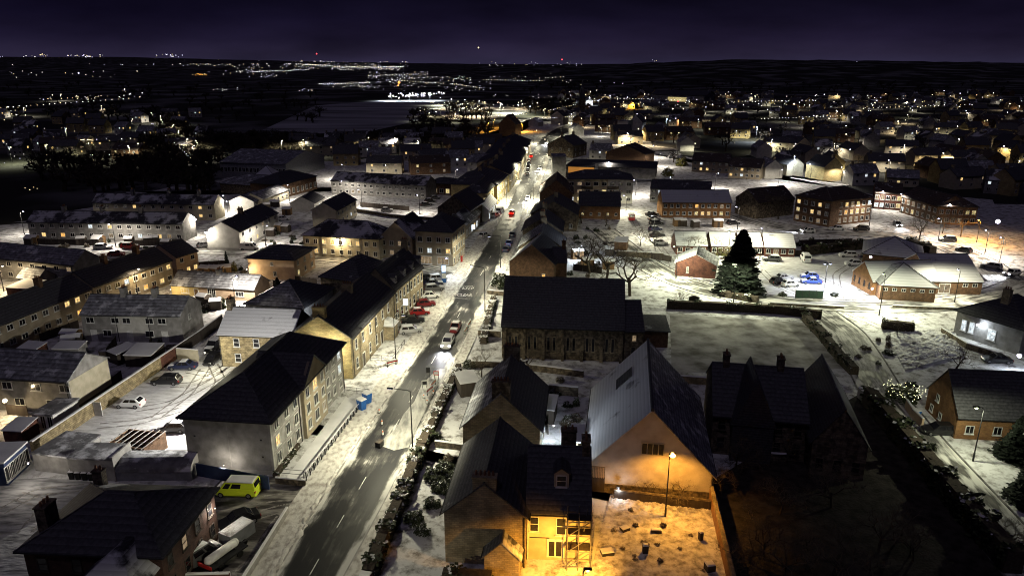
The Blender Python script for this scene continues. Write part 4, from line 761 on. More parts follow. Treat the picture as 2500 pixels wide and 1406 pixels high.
house('gabled_house', 'brown twin-gabled house with small lit attic windows', (1318, 472), (1398, 473), 20, 6.0, 4.4, 'gy', 'brick_brown', 'tile_brown', win=[('f', 3, [3.4], .8, .8, {0: 'lit_warm', 1: 'lit_cool', 2: 'lit_warm'}, 'far'), ('f', 3, [.8], 1.0, 1.2)])
r, w, d = house('apartment_block', 'three-storey cream flats with grey panels and hipped roof right of the street', (1386, 437), (1546, 439), 12, 8.6, 2.4, 'hip', 'harl_white', 'slate_dust', cat='flats', win=[('f', 8, [0.9, 3.6, 6.3], 1.7, 1.3, {0: 'lit_cool', 1: 'lit_yellow', 3: 'lit_dim', 4: 'lit_cool', 9: 'lit_dim', 12: 'lit_yellow', 17: 'lit_dim'}, 'two')])
for i in (1, 3): MB().box(i * w / 5 + .3, i * w / 5 + 4.4, -.04, .02, 5.0, 6.2).build('cladding_panel', 'wood_dark', r)
MB().box(-.02, w * .62, -.02, .1, 0.02, 8.5).build('render_panel', 'harl_tan', r)
house('slate_hall', 'slate-roofed hall with amber-lit wall behind bare trees', (1413, 501), (1515, 503), 11, 4.4, 3.4, 'gx', 'brick_orange', 'slate', cat='hall', win=[('f', 5, [1.2], .8, .9, {0: 'lit_yellow', 3: 'lit_yellow'}, 'two')])
house('brick_block', 'two-storey brown brick block with amber windows and pale roof', (1618, 493), (1786, 494), 10, 5.2, 3.0, 'gx', 'brick_orange', 'roof_snow', cat='flats', win=[('f', 11, [0.9, 3.3], 1.1, 1.2, {5: 'lit_yellow', 6: 'lit_warm', 7: 'lit_warm', 9: 'lit_yellow', 16: 'lit_orange', 20: 'lit_dim'}, 'two')])
house('dark_house', 'unlit gabled house among dark trees right of the brick block', (1797, 482), (1850, 494), 16, 5.5, 3.4, 'gy', 'rubble_dark', 'tile_brown', win=[('l', 4, [0.9, 3.4], 1, 1.3)])
house('apartment_block', 'left wing of brown brick flats with scattered amber windows', (1944, 478), (2031, 492), 12, 8.0, 3.0, 'hip', 'brick_brown', 'tile_brown', cat='flats', win=[('f', 5, [0.8, 3.3, 5.8], 1.2, 1.3, {0: 'lit_dim', 3: 'lit_dim', 5: 'lit_yellow', 7: 'lit_warm', 8: 'lit_dim', 10: 'lit_warm', 13: 'lit_warm'}, 'two')])
house('apartment_block', 'right wing of brown brick flats with three rows of lit windows', (2034, 491), (2131, 482), 12, 7.8, 3.0, 'hip', 'brick_brown', 'tile_brown', cat='flats', win=[('f', 7, [0.8, 3.2, 5.6], 1.3, 1.4, {0: 'lit_dim', 1: 'lit_dim', 2: 'lit_dim', 3: 'lit_dim', 4: 'lit_dim', 7: 'lit_dim', 9: 'lit_orange', 10: 'lit_warm', 11: 'lit_warm', 12: 'lit_yellow', 14: 'lit_warm', 16: 'lit_warm', 17: 'lit_dim', 18: 'lit_yellow', 20: 'lit_cool'}, 'two')])
house('brick_block', 'red brick block with bright entrance beside the curved car park', (2137, 470), (2204, 474), 10, 5.6, 2.8, 'gx', 'brick_red', 'tile_brown', cat='flats', win=[('f', 5, [0.7, 3.3], 1.3, 1.5, {0: 'lit_cool', 1: 'lit_cool', 5: 'lit_dim', 6: 'lit_dim', 4: 'lit_yellow', 9: 'lit_yellow'}, 'two')])
house('brick_block', 'brown brick row with pale windows curving away on the right', (2202, 478), (2292, 503), 10, 5.6, 3.0, 'gx', 'brick_brown', 'tile_brown', cat='flats', win=[('f', 7, [0.7, 3.3], 1.3, 1.4, {0: 'lit_cool', 2: 'lit_yellow', 8: 'lit_dim', 9: 'lit_dim', 11: 'lit_dim'}, 'two')])
house('brick_block', 'orange-lit end of the brick row by the sodium lamp', (2293, 504), (2388, 507), 10, 5.6, 3.0, 'hip', 'brick_orange', 'tile_brown', cat='flats', win=[('f', 6, [0.7, 3.3], 1.2, 1.4, {3: 'lit_dim', 10: 'lit_yellow', 11: 'lit_yellow'}, 'two')])
# four bungalows with snowy roofs
for i, (a_, b_, lab) in enumerate((((1652, 598), (1727, 599), 'leftmost of four snowy-roofed bungalows above the brick hut'), ((1737, 599), (1799, 600), 'second snowy-roofed bungalow, behind yellow-lit bush'), ((1806, 600), (1862, 601), 'snowy-roofed bungalow half behind the big conifer'), ((1868, 602), (1942, 604), 'rightmost snowy-roofed bungalow next to the lit car park'))):
    house('bungalow', lab, a_, b_, 8.5, 2.6, 2.6, 'gx', 'brick_red', 'roof_snow', cat='bungalow', win=[('f', 4, [0.8], 1.2, 1.2, {1: 'lit_dim' if i > 1 else None}, 'two')])
house('brick_hut', 'small red-brick hut with snowy gable roof left of the conifer', (1650, 641), (1748, 649), 8.0, 3.2, 2.3, 'gy', 'brick_red', 'roof_snow', 'slate_frost', cat='hut', win=[('f', [2.8], [1.0], .5, 1.4)])
# community hall complex on the right
house('community_hall', 'hipped front block of the brick community hall with snowy roof', (2152, 696), (2287, 703), 11, 3.2, 3.6, 'hip', 'brick_brown', 'slate_frost', cat='hall', over=.4, win=[('f', 6, [2.0], .9, .7, {}, 'far'), ('f', [10.5], [.3], 1.4, 1.6, {0: 'lit_dim'}, 'two')], rmats=['roof_snow', 'roof_snow', 'slate', 'roof_snow'])
house('community_hall', 'long right wing of the brick community hall', (2272, 685), (2400, 687), 15, 3.0, 4.0, 'gx', 'brick_brown', 'roof_snow', cat='hall', win=[('f', [3.2], [.2], 2.4, 2.2, {0: 'lit_dim'}, 'two'), ('f', [7.5, 9.5], [1.6], 1.1, .9, {}, 'far')])
house('community_hall', 'left gable of the community hall with warm brick wall facing the car park', (2083, 661), (2131, 686), 15, 3.2, 3.2, 'gy', 'brick_orange', 'roof_snow', cat='hall', win=[('f', 4, [1.2], .6, 1.3, {}, 'plain', 'wood_dark')])
house('community_hall', 'pyramid-roofed rear block of the community hall', (2108, 619), (2255, 634), 14, 3.2, 3.4, 'hip', 'brick_brown', 'roof_snow', cat='hall', rmats=['roof_snow', 'roof_snow', 'slate', 'roof_snow'])
house('villa', 'grey stone villa with bright windows at the right edge', (2338, 758), (2500, 806), 13, 4.6, 3.6, 'hip', 'harl_grey', 'slate', over=.5, win=[('f', [1.6, 3.0], [1.2], .95, 2.1, {0: 'lit_cool', 1: 'lit_cool'}, 'sash'), ('f', [6.6], [1.1], 1.4, 2.0, {0: 'lit_cool'}, 'sash'), ('f', [11.4, 12.6], [1.0], .9, 1.9, {0: 'lit_yellow', 1: 'lit_yellow'}, 'sash')], cm='sandstone', chim=[(.3,)])
house('brick_house', 'brown timber-gabled house with dark roof and floodlight at the right edge', (2268, 945), (2340, 1014), 21, 3.4, 4.6, 'gy', 'brick_orange', 'slate', win=[('f', [3.0], [2.6], .9, 1.1), ('f', [1.8, 4.4], [.5], .9, 1.1), ('r', 6, [0.8], 1.1, 1.2)])
dkv, _w, _d = house('dark_house', 'unlit villa with black roofs beside the big hall', (1742, 1010), (1975, 1030), 13, 5.6, 4.2, 'gx', 'rubble_dark', 'slate', chim=[(.15,), (.75,)], cm='rubble_dark', win=[('f', 5, [0.9, 3.5], 1.0, 1.6, {}, 'sash', 'rubble_dark')])
house('dark_house', 'unlit gabled wing of the black-roofed villa', (1985, 1075), (2120, 1090), 17, 4.6, 4.4, 'gy', 'rubble_dark', 'slate', win=[('f', 3, [0.9], 1.0, 1.5, {}, 'sash', 'rubble_dark')])
mb = MB(); mb.hexa([(2, -1.5, 5), (7.5, -1.5, 5), (7.5, 6.5, 5), (2, 6.5, 5), (4.7, -1.5, 11.2), (4.8, -1.5, 11.2), (4.8, 6.5, 11.2), (4.7, 6.5, 11.2)]); mb.box(2.3, 7.2, -1.4, 1, -.3, 5)
mb.build('cross_gable', 'slate', dkv)
# shops and flat roofs further up
house('flat_tower', 'plain grey tower block end beside the street shops', (1350, 384), (1382, 384), 12, 9, 0, 'flat', 'harl_grey', 'flat_felt', cat='building')
r, w, d = house('supermarket', 'long low dark-roofed store with orange side panel', (1382, 405), (1600, 412), 22, 4.6, 1.6, 'hip', 'harl_grey', 'slate', cat='shop', inset=3)
MB().box(1.0, 12.5, -.06, .02, 1.6, 4.2).build('orange_panel', 'orange_panel', r); MB().box(13.0, 14.2, -.5, .3, 0, 6).build('pillar', 'harl_white', r)
house('terraced_house', 'grey terrace behind the brick block with bright blinds', (1588, 459), (1735, 466), 9, 5.2, 2.4, 'gx', 'harl_grey', 'slate_dust', win=[('f', 9, [0.9, 3.4], 1.4, 1.2, {1: 'lit_cool', 10: 'lit_cool', 4: 'lit_dim'}, 'two')])
house('gabled_house', 'brown-roofed house behind the store, gable to the street', (1480, 372), (1575, 378), 14, 5.0, 4.0, 'gy', 'brick_brown', 'tile_brown')
house('stone_house', 'dark street house with pale gable beside the bend', (1338, 352), (1400, 356), 16, 6.5, 4.2, 'gy', 'rubble_dark', 'slate_dust', win=[('f', 3, [3.5], 1.0, 1.4, {}, 'far'), ('r', 3, [3.6, .9], 1, 1.4, {}, 'far')], chim=[(.1,), (.9,)])
house('terraced_house', 'brown-roofed semi with one blue-lit window', (1690, 392), (1782, 396), 10, 5.2, 3.0, 'gx', 'harl_tan', 'tile_brown', win=[('f', 6, [0.9, 3.4], 1.2, 1.2, {1: 'lit_warm', 2: 'lit_warm', 7: 'lit_cool'}, 'far')])
house('terraced_house', 'brown-roofed semi with amber and blue windows', (1780, 405), (1858, 410), 10, 5.2, 3.0, 'gx', 'harl_tan', 'tile_brown', win=[('f', 6, [0.9, 3.4], 1.2, 1.2, {0: 'lit_warm', 2: 'lit_cool', 8: 'lit_warm'}, 'far')])
house('lit_house', 'yellow-lit cottage alone among dark trees at far right', (2166, 432), (2245, 436), 9, 3.4, 2.6, 'gx', 'harl_cream', 'slate_frost', win=[('f', 4, [0.9], 1.2, 1.2, {1: 'lit_yellow'}, 'far')], cat='cottage')
# ---------------------------------------------------------------- street lamps and wall lamps
def street_lamp(label, base, h, head=None, arm=1.6, ang=None, col='road', power=2600, lens='lens_white', bowl=True, spot=174, group=None, post='metal_dark', blend=.22, kind='SPOT', lens_r=.21):
    p = P(*base)
    if head is not None:
        q = P(*head, h); dv = Vector((q.x - p.x, q.y - p.y, 0)); arm = min(dv.length, 3.6); ang = math.atan2(dv.y, dv.x)
    ang = 0 if ang is None else ang
    r = thing('street_lamp', label, 'street lamp', p, ang, group)
    mb = MB(); mb.tube((0, 0, 0), (0, 0, 1.2), .12, .11, n=8); mb.tube((0, 0, 1.2), (0, 0, h - .25), .085, .055, n=8); mb.build('post', post, r)
    if arm > .3: MB().tube((0, 0, h - .27), (.25, 0, h - .06), .05, .045, n=6).tube((.25, 0, h - .06), (arm - .3, 0, h + .02), .045, .04, n=6).build('arm', post, r)
    a = max(arm, .1); MB().hexa([(a - .4, -.14, h - .06), (a + .4, -.14, h - .06), (a + .4, .14, h - .06), (a - .4, .14, h - .06), (a - .34, -.09, h + .1), (a + .34, -.09, h + .1), (a + .34, .09, h + .1), (a - .34, .09, h + .1)]).build('lantern', post, r)
    if bowl: MB().ball((a, 0, h - .13), lens_r, 8, sz=.75).build('lens', lens, r)
    else: MB().box(a - .3, a + .3, -.1, .1, h - .085, h - .062).build('lens', lens, r)
    fill_light(r, (a, 0, h - .42), power, LCOL[col], kind, .14, spot, blend)
    return r
S = street_lamp
S('tall curved-arm street lamp on the right kerb near the sandstone houses', (1008, 1103), 8.8, (952, 948), power=3000, bowl=False)
S('curved-arm street lamp on the right kerb beside the black-roofed church', (1184, 762), 9.3, (1152, 648), power=2700, bowl=False)
S('curved-arm street lamp on the right kerb by the brick gabled house', (1222, 655), 8.2, (1194, 577), power=2600, bowl=False)
S('slim lamp post on the left pavement in front of the stone terrace', (967, 890), 8.6, ang=0.3, arm=1.6, power=2500, bowl=False)
for i, (b_, an, pw, lab) in enumerate((((1236, 500), 0.2, 3800, 'street lamp on the left pavement by the snow-roofed shop'), ((1302, 492), 3.3, 3600, 'street lamp on the right pavement by the oncoming headlights'), ((1262, 445), 0.2, 3300, 'street lamp beside the yellow-lit terraces'), ((1325, 420), 3.3, 3300, 'street lamp across from the yellow-lit terraces'),
        ((1284, 398), 0.2, 3300, 'street lamp near the queue of parked cars'), ((1337, 378), 3.3, 3300, 'street lamp by the store corner'), ((1303, 352), 0.2, 3300, 'street lamp where the street starts to bend'), ((1370, 334), 3.3, 3300, 'street lamp on the inside of the bend'), ((1395, 300), 0.2, 4200, 'last street lamp before the spire'))):
    S(lab, b_, 8.5, ang=an, power=pw, lens='lens_warm', bowl=(i > 3))
S('street lamp on the left pavement just below the yard wall', (600, 1760), 8.0, ang=.6, arm=1.2, power=1100)
# estate lamps on the left
for b_, h_, an, pw, col, lab in (
    ((60, 573), 7, 0.1, 1100, 'white', 'street lamp alone beside the far-left terrace'),
    ((283, 603), 6.5, 3.2, 1300, 'white', 'street lamp in front of the dark far-left terrace'),
    ((556, 520), 6.0, 3.0, 1500, 'white', 'street lamp by the cream terrace gable'),
    ((707, 492), 6.0, 2.0, 1300, 'white', 'street lamp at the end of the low frosted row'),
    ((832, 485), 6.5, 1.0, 1300, 'white', 'street lamp in front of the long dark block'),
    ((884, 508), 6.5, 3.0, 1500, 'white', 'street lamp at the edge of the snowy forecourt'),
    ((842, 438), 6.5, 3.0, 3000, 'white', 'bright street lamp behind the long dark block'),
    ((948, 440), 6.5, 3.0, 1400, 'white', 'street lamp behind the right half of the long block'),
    ((1025, 524), 6.5, 2.4, 1500, 'white', 'slim lamp post in the forecourt car park'),
    ((338, 728), 6.5, 0.5, 420, 'warm', 'street lamp among gardens above the three grey houses'),
    ((575, 748), 6.5, 0.2, 2100, 'white', 'street lamp lighting the snowy slope of the low hall'),
    ((650, 604), 6.0, 1.0, 1500, 'white', 'street lamp behind the square peach house'),
    ((10, 712), 6.0, 0.0, 1300, 'warm', 'street lamp by the snow-topped garages at the left edge'),
    ((115, 800), 6.0, 0.0, 800, 'white', 'street lamp in front of the long diagonal terrace'),
    ((1082, 680), 5.0, 0.0, 450, 'cool', 'short bright lamp beside the blue totem sign'),
    ((1112, 452), 6.5, 0.0, 2000, 'white', 'street lamp between the shop unit and the street terraces')):
    S(lab, b_, h_, ang=an, arm=.9, power=pw, col=col, lens='lens_white' if col != 'warm' else 'lens_warm')
# right side
for b_, h_, an, pw, col, lab in (
    ((1800, 560), 7, 3.0, 1200, 'white', 'street lamp beside the dark gabled house'),
    ((1640, 470), 6, 3.0, 1300, 'white', 'street lamp behind the brown brick block'),
    ((1552, 478), 6, 3.0, 2400, 'white', 'street lamp at the corner of the cream flats'),
    ((1528, 520), 6, 3.0, 2600, 'road', 'street lamp over the snowy forecourt by the slate hall'),
    ((1596, 585), 7, 3.0, 1900, 'road', 'street lamp at the car park of the parked row'),
    ((1650, 682), 8, 3.0, 3600, 'green', 'tall lamp post in front of the red-brick hut'),
    ((1790, 742), 8, 1.5, 2500, 'green', 'lamp post by the hedge below the conifer'),
    ((2146, 770), 8.5, 1.5, 3600, 'green', 'tall lamp post at the side-road junction'),
    ((2330, 738), 7, 1.5, 1800, 'road', 'lamp post in front of the community hall wing'),
    ((1776, 642), 8, 1.6, 2600, 'green', 'lamp post behind the conifer lighting the bungalow roofs'),
    ((1855, 632), 8, 1.6, 1800, 'road', 'lamp post between the conifer and the lit car park'),
    ((2122, 552), 7, 1.6, 700, 'white', 'pale lamp post beside the brick flats'),
    ((2290, 588), 6.5, 3.0, 1700, 'white', 'lamp post in the curved car park under bare trees'),
    ((2156, 512), 6.5, 3.0, 700, 'white', 'lamp by the bright entrance of the red brick block'),
    ((2200, 520), 6.5, 3.0, 500, 'white', 'lamp in front of the curving brick row'),
    ((2404, 620), 6.5, 3.0, 1600, 'white', 'lamp post beside the right-hand road'),
    ((2318, 548), 6.5, 3.0, 1300, 'white', 'lamp at the end of the brown brick row'),
    ((1606, 408), 6.5, 0.0, 1900, 'white', 'lamp at the end of the long store'),
    ((1480, 430), 6.5, 0.0, 1900, 'white', 'lamp in front of the long store'),
    ((1745, 462), 6.5, 0.0, 1900, 'white', 'lamp behind the grey terrace with blinds'),
    ((1590, 385), 6.5, 0.0, 2200, 'white', 'lamp at the snowy car row behind the store'),
    ((1900, 452), 6.5, 0.0, 2200, 'white', 'lamp by the cream shed right of the snowy road'),
    ((2375, 1125), 7.5, 3.0, 750, 'green', 'lamp beside the lane in the dark trees'),
    ((2440, 640), 6.5, 3.0, 1200, 'white', 'lamp by the dark house at the right edge')):
    S(lab, b_, h_, ang=an, arm=.9, power=pw, col=col, lens='lens_white' if col != 'green' else 'lens_green')
S('orange sodium lamp in front of the pale hall gable', (1624, 1262), 7.9, ang=0, arm=.3, col='orange', power=1500, lens='lens_orange', spot=140, blend=.5, lens_r=.36)
sl_ = S('orange sodium lamp post facing the yellow house front', (1420, 1500), 5.0, ang=0, arm=.4, col='orange', power=4200, lens='lens_orange', spot=120, blend=.7)
for c_ in sl_.children:
    if c_.type == 'LIGHT': c_.rotation_euler = (R(50), 0, R(24)); c_.data.spot_size = R(108)
S('orange sodium lamp by the curved car park', (2384, 592), 6.5, ang=3.0, arm=.6, col='orange', power=3200, lens='lens_orange', spot=165)
# double-headed car park column
r = thing('car_park_lamp', 'double-headed lamp column in the lit snowy car park', 'street lamp', P(2012, 708), 0)
MB().tube((0, 0, 0), (0, 0, 6.2), .09, .06, n=8).build('post', 'metal_dark', r); MB().tube((-.5, 0, 6.2), (.5, 0, 6.2), .04, n=6).build('arm', 'metal_dark', r)
for s in (-1, 1): MB().ball((s * .6, 0, 6.15), .26, 8, sz=.6).build('lantern', 'metal_dark', r); MB().box(s * .6 - .15, s * .6 + .15, -.15, .15, 5.93, 5.97).build('lens', 'lens_blue', r); fill_light(r, (s * .6, 0, 5.75), 1500, (0.86, 0.9, 1.0), 'SPOT', .15, 155, .5)
def wall_lamp(label, u, v, z, power, col='white', lens='lens_white', size=.16, off=(0, 0, 0), kind='POINT', rot=(0, 0, 0), spot=150):
    p = P(u, v, z) + Vector(off); r = thing('wall_lamp', label, 'wall lamp', p)
    MB().box(-.12, .12, .0, .2, .06, .2).build('bracket', 'metal_dark', r); MB().ball((0, -.05, 0), size, 8).build('lens', lens, r)
    fill_light(r, (0, -.35, -.12), power, LCOL[col], kind, .12, spot, .5, rot); return r
WLP = wall_lamp
def lamp_on(root, local, label, power, col, size=.05, lens='lens_warm'):
    root_m = Matrix.Translation(root.location) @ Matrix.Rotation(root.rotation_euler.z, 4, 'Z'); p = root_m @ Vector(local); r = thing('wall_lamp', label, 'wall lamp', p, root.rotation_euler.z)
    MB().box(-.1, .1, -.06, .06, .06, .16).build('bracket', 'metal_dark', r); MB().ball((0, 0, 0), size, 8).build('lens', lens, r); fill_light(r, (0, -.1, -.2), power, LCOL[col], 'POINT', .12)
fw, fd_ = flats['wd']
lamp_on(flats, (fw * .5, -1.7, 2.0), 'bulkhead lamp on the fence before the grey gable of the flats', 75, 'white')
lamp_on(villa, (villa['wd'][0] + .5, villa['wd'][1] * .9, 4.2), 'added lamp on the back corner of the dark villa, brightening the van', 90, 'white', .06)  # extra lamp, added to brighten the side of the van
lamp_on(flats, (fw * .75, fd_ + .9, 5.6), 'added floodlight on the far end of the flats, brightening the yellow gable', 420, 'road')  # unseen lamp, added so the terrace gable comes out bright
lamp_on(flats, (-.9, fd_ * .45, 6.0), 'floodlight on the car park side of the grey flats', 5200, 'flood')
WLP('warm wall lamp on the grey terrace at the left edge', 16, 975, 2.8, 300, 'warm', 'lens_warm', .3, off=(0, -.3, 0))
WLP('white lamp on the gable of the far-left terrace', 474, 535, 5.0, 700, 'white', 'lens_white', .22, off=(.8, -.8, 0))
WLP('lamp on the left corner of the blank-gabled house', 505, 566, 5.0, 600, 'white', 'lens_white', .2, off=(0, -1.0, 0))
WLP('lamp on the right gable of the cream terrace', 551, 491, 4.8, 500, 'white', 'lens_white', .2, off=(.6, -.8, 0))
WLP('lamp on the gable of the pale block at the left edge', 205, 640, 4.4, 420, 'warm', 'lens_warm', .16, off=(.8, -1.0, 0))
WLP('bright lamp under the eaves of the yellow housing row', 826, 583, 5.0, 620, 'warm', 'lens_warm', .25, off=(0, -.9, 0))
WLP('lamp on the peach wall of the square house', 606, 655, 2.6, 260, 'warm', 'lens_warm', .08, off=(0, -1.0, 0))
WLP('small lamp at the yellow end of the bungalow', 421, 704, 2.3, 150, 'warm', 'lens_warm', .06, off=(0, -.8, 0))
WLP('floodlight on the roof edge of the brown timber-gabled house', 2400, 1005, 3.2, 480, 'cool', 'lens_white', .35, off=(0, -.6, 0))
WLP('white floodlight on the villa front', 2382, 790, 3.4, 110, 'cool', 'lens_white', .25, off=(0, -.6, 0))
WLP('white floodlight at the right edge beyond the villa', 2488, 868, 2.8, 420, 'cool', 'lens_white', .35)
WLP('small blue-white lamp shining in the dark garden', 1830, 1016, 2.0, 55, 'cool', 'lens_blue', .2)
WLP('lamp over the left gable of the community hall', 2123, 626, 6.0, 380, 'white', 'lens_white', .3, off=(0, -.5, 0))
WLP('bright doorway lamp of the community hall', 2131, 703, 2.2, 380, 'white', 'lens_white', .25, off=(-.4, -.5, 0))
WLP('blue-white floodlight above the right-hand house', 2436, 541, 6.0, 700, 'cool', 'lens_white', .6)
WLP('white flood lamp at the foot of the hall gable', 1500, 1178, 1.4, 25, 'cool', 'lens_white', .07, off=(.3, -1.2, 0))
WLP('porch lamp in the yard between the sandstone houses and the hall', 1352, 1040, 2.4, 150, 'cool', 'lens_white', .07)
WLP('lamp at the back door in the lit gap beside the annexe', 1368, 1090, 2.4, 260, 'cool', 'lens_white', .07)
WLP('small cool lamp behind the stone terrace', 772, 752, 2.4, 60, 'cool', 'lens_white', .14)
WLP('cold flood lamp on the glazed workshop', 66, 1120, 3.2, 90, 'white', 'lens_white', .08, off=(.8, -1.0, 0))
WLP('lamp over the car park wall behind the brown house', 500, 862, 3.6, 260, 'road', 'lens_warm', .06)
WLP('white security lamp behind the slate hall', 1420, 600, 4.0, 700, 'cool', 'lens_white', .1)
# ---------------------------------------------------------------- vehicles
def car_meshes(kind):
    D = dict(hatch=(4.05, 1.74, 1.47, 1.05, 1.75, 3.35, 3.98, .92), estate=(4.6, 1.80, 1.50, 1.15, 1.9, 4.05, 4.5, .93), saloon=(4.55, 1.78, 1.44, 1.2, 1.95, 3.2, 3.9, .90), suv=(4.5, 1.86, 1.68, 1.1, 1.75, 3.95, 4.42, 1.02), van=(4.95, 1.95, 1.97, .75, 1.45, 4.80, 4.93, 1.12))[kind]
    L, W, H, xa, xb, xc, xd, zs = D; hw = W / 2; out = {}
    st = [(0, .62, .62), (.06, .80, .70), (.30, .95, zs - .16), (.9, 1.0, zs - .08), (xa, 1.0, zs), (L * .5, 1.0, zs + .02), (xd - .3, 1.0, zs + .03), (L - .15, .97, zs - .02), (L - .03, .90, zs - .12), (L, .80, .66)]
    v = []; f = []
    for x, k, zt in st:
        w = hw * k; ring = [(-w * .86, .20), (-w, .38), (-w, zt * .62), (-w * .97, zt - .04), (-w * .86, zt), (w * .86, zt), (w * .97, zt - .04), (w, zt * .62), (w, .38), (w * .86, .20)]
        v += [(x - L / 2, y, z) for y, z in ring]
    n = 10
    for i in range(len(st) - 1):
        for j in range(n): f.append((i * n + j, i * n + (j + 1) % n, (i + 1) * n + (j + 1) % n, (i + 1) * n + j))
    f.append(tuple(reversed(range(n)))); f.append(tuple((len(st) - 1) * n + j for j in range(n)))
    mb = MB(); mb.v = v; mb.f = f; mb.m = [0] * len(f)
    ti = .80 if kind != 'van' else .90
    cab = [(xa, -hw * .93, zs - .03), (xd, -hw * .93, zs - .03), (xd, hw * .93, zs - .03), (xa, hw * .93, zs - .03), (xb, -hw * ti, H), (xc, -hw * ti, H), (xc, hw * ti, H), (xb, hw * ti, H)]
    cab = [(x - L / 2, y, z) for x, y, z in cab]; mb.hexa(cab); mb.hexa([(x * .985, y * .93, z - .01) for x, y, z in cab[4:]] + [(x * .93, y * .80, z + .04) for x, y, z in cab[4:]])
    me = bpy.data.meshes.new('body'); me.from_pydata(mb.v, [], mb.f); me.materials.append(mt('car_black')); bm = bmesh.new(); bm.from_mesh(me); bmesh.ops.recalc_face_normals(bm, faces=bm.faces); bm.to_mesh(me); bm.free(); out['body'] = me
    def glass(q, a0, a1, b0, b1, nm):
        q = [Vector(p) for p in q]; nr = (q[1] - q[0]).cross(q[3] - q[0]).normalized() * .012
        g = lambda s, t: (q[0].lerp(q[1], s)).lerp(q[3].lerp(q[2], s), t) + nr
        return MB().quad(g(a0, b0), g(a1, b0), g(a1, b1), g(a0, b1)).mesh(nm, 'glass_dark')
    c = cab
    out['windscreen'] = glass((c[3], c[0], c[4], c[7]), .07, .93, .12, .95, 'windscreen'); out['rear_window'] = glass((c[1], c[2], c[6], c[5]), .1, .9, .25, .92, 'rear_window')
    if kind == 'van':
        out['sw'] = [glass((c[0], c[1], c[5], c[4]), .06, .24, .12, .86, 'side_window'), glass((c[0], c[1], c[5], c[4]), .29, .58, .2, .86, 'side_window'), glass((c[2], c[3], c[7], c[6]), .76, .94, .12, .86, 'side_window'), glass((c[2], c[3], c[7], c[6]), .42, .71, .2, .86, 'side_window')]
    else:
        out['sw'] = [glass((c[0], c[1], c[5], c[4]), .10, .45, .14, .9, 'side_window'), glass((c[0], c[1], c[5], c[4]), .49, .88, .14, .9, 'side_window'), glass((c[2], c[3], c[7], c[6]), .12, .51, .14, .9, 'side_window'), glass((c[2], c[3], c[7], c[6]), .55, .90, .14, .9, 'side_window')]
    wm = MB(); r_ = .32 if kind not in ('suv', 'van') else .35
    wm.tube((0, -.1, 0), (0, .1, 0), r_, n=14, mi=0); wm.tube((0, -.112, 0), (0, .112, 0), r_ * .62, n=10, mi=1); out['wheel'] = wm.mesh('wheel', ['tyre', 'rim']); out['r'] = r_
    out['wp'] = [(x - L / 2, s * (hw - .09), r_) for x in (.82, L - .82) for s in (-1, 1)]
    out['headlight'] = MB().box(-.05, .09, -.18, .18, -.08, .08).mesh('headlight', 'lamp_off'); out['headlight_on'] = MB().box(-.07, .09, -.2, .2, -.1, .1).mesh('headlight', 'head_beam')
    out['tail_light'] = MB().box(-.06, .05, -.12, .12, -.12, .14).mesh('tail_light', 'tail_off'); out['tail_on'] = MB().box(-.08, .07, -.16, .16, -.14, .16).mesh('tail_light', 'tail_glow')
    sn = MB(); rx0, rx1 = xb - L / 2 + .06, xc - L / 2 - .06; ry = hw * ti - .06
    sn.hexa([(rx0, -ry, H + .02), (rx1, -ry, H + .02), (rx1, ry, H + .02), (rx0, ry, H + .02), (rx0 + .12, -ry + .1, H + .10), (rx1 - .12, -ry + .1, H + .10), (rx1 - .12, ry - .1, H + .10), (rx0 + .12, ry - .1, H + .10)])
    bz = zs - .10; s2 = MB()
    s2.hexa([(.12 - L / 2, -hw * .78, bz - .02), (xa - L / 2 - .02, -hw * .78, zs - .02), (xa - L / 2 - .02, hw * .78, zs - .02), (.12 - L / 2, hw * .78, bz - .02), (.25 - L / 2, -hw * .7, bz + .08), (xa - L / 2 - .05, -hw * .7, zs + .07), (xa - L / 2 - .05, hw * .7, zs + .07), (.25 - L / 2, hw * .7, bz + .08)])
    out['snow'] = sn.mesh('roof_snow', 'snow_clean'); out['snow2'] = s2.mesh('bonnet_snow', 'snow_clean'); out['L'] = L; out['hw'] = hw; out['zs'] = zs
    return out
CM = {k: car_meshes(k) for k in ('hatch', 'estate', 'saloon', 'suv', 'van')}
def car(label, u, v, hd, kind='hatch', paint='black', snow=False, lights=None, group=None, cat='car', far=False, power=900):
    m = CM[kind]; nm = dict(hatch='parked_car', estate='parked_car', saloon='parked_car', suv='parked_car', van='van')[kind] if lights is None else 'car'
    p = P(u, v); r = thing(nm, label, 'van' if kind == 'van' else cat, (p.x, p.y, 0.02), R(hd + 180), group)   # model front faces -x
    b = ob('body', m['body'], r); b.material_slots[0].link = 'OBJECT'; b.material_slots[0].material = mt('car_' + paint)
    ob('windscreen', m['windscreen'], r); ob('rear_window', m['rear_window'], r)
    for g in m['sw']: ob('side_window', g, r)
    if not far:
        for q in m['wp']: ob('wheel', m['wheel'], r, q)
    fx = -m['L'] / 2 + .10; rx = m['L'] / 2 - .06
    for s in (-1, 1):
        ob('headlight', m['headlight_on' if lights in ('front', 'both') else 'headlight'], r, (fx, s * m['hw'] * .70, m['zs'] * .68)); ob('tail_light', m['tail_on' if lights in ('rear', 'both') else 'tail_light'], r, (rx, s * m['hw'] * .80, m['zs'] * .74))
    if lights in ('front', 'both'):
        for s in (-1, 1): fill_light(r, (fx - .25, s * .6, .72), power, (.92, .95, 1.0), 'SPOT', .06, 62, .7, (R(80), 0, R(90)))
    if lights == 'rear': fill_light(r, (rx + .3, 0, .8), 14, (1, .08, .04), 'POINT', .1)
    if snow: ob('roof_snow', m['snow'], r); ob('bonnet_snow', m['snow2'], r)
    return r
RD = 83
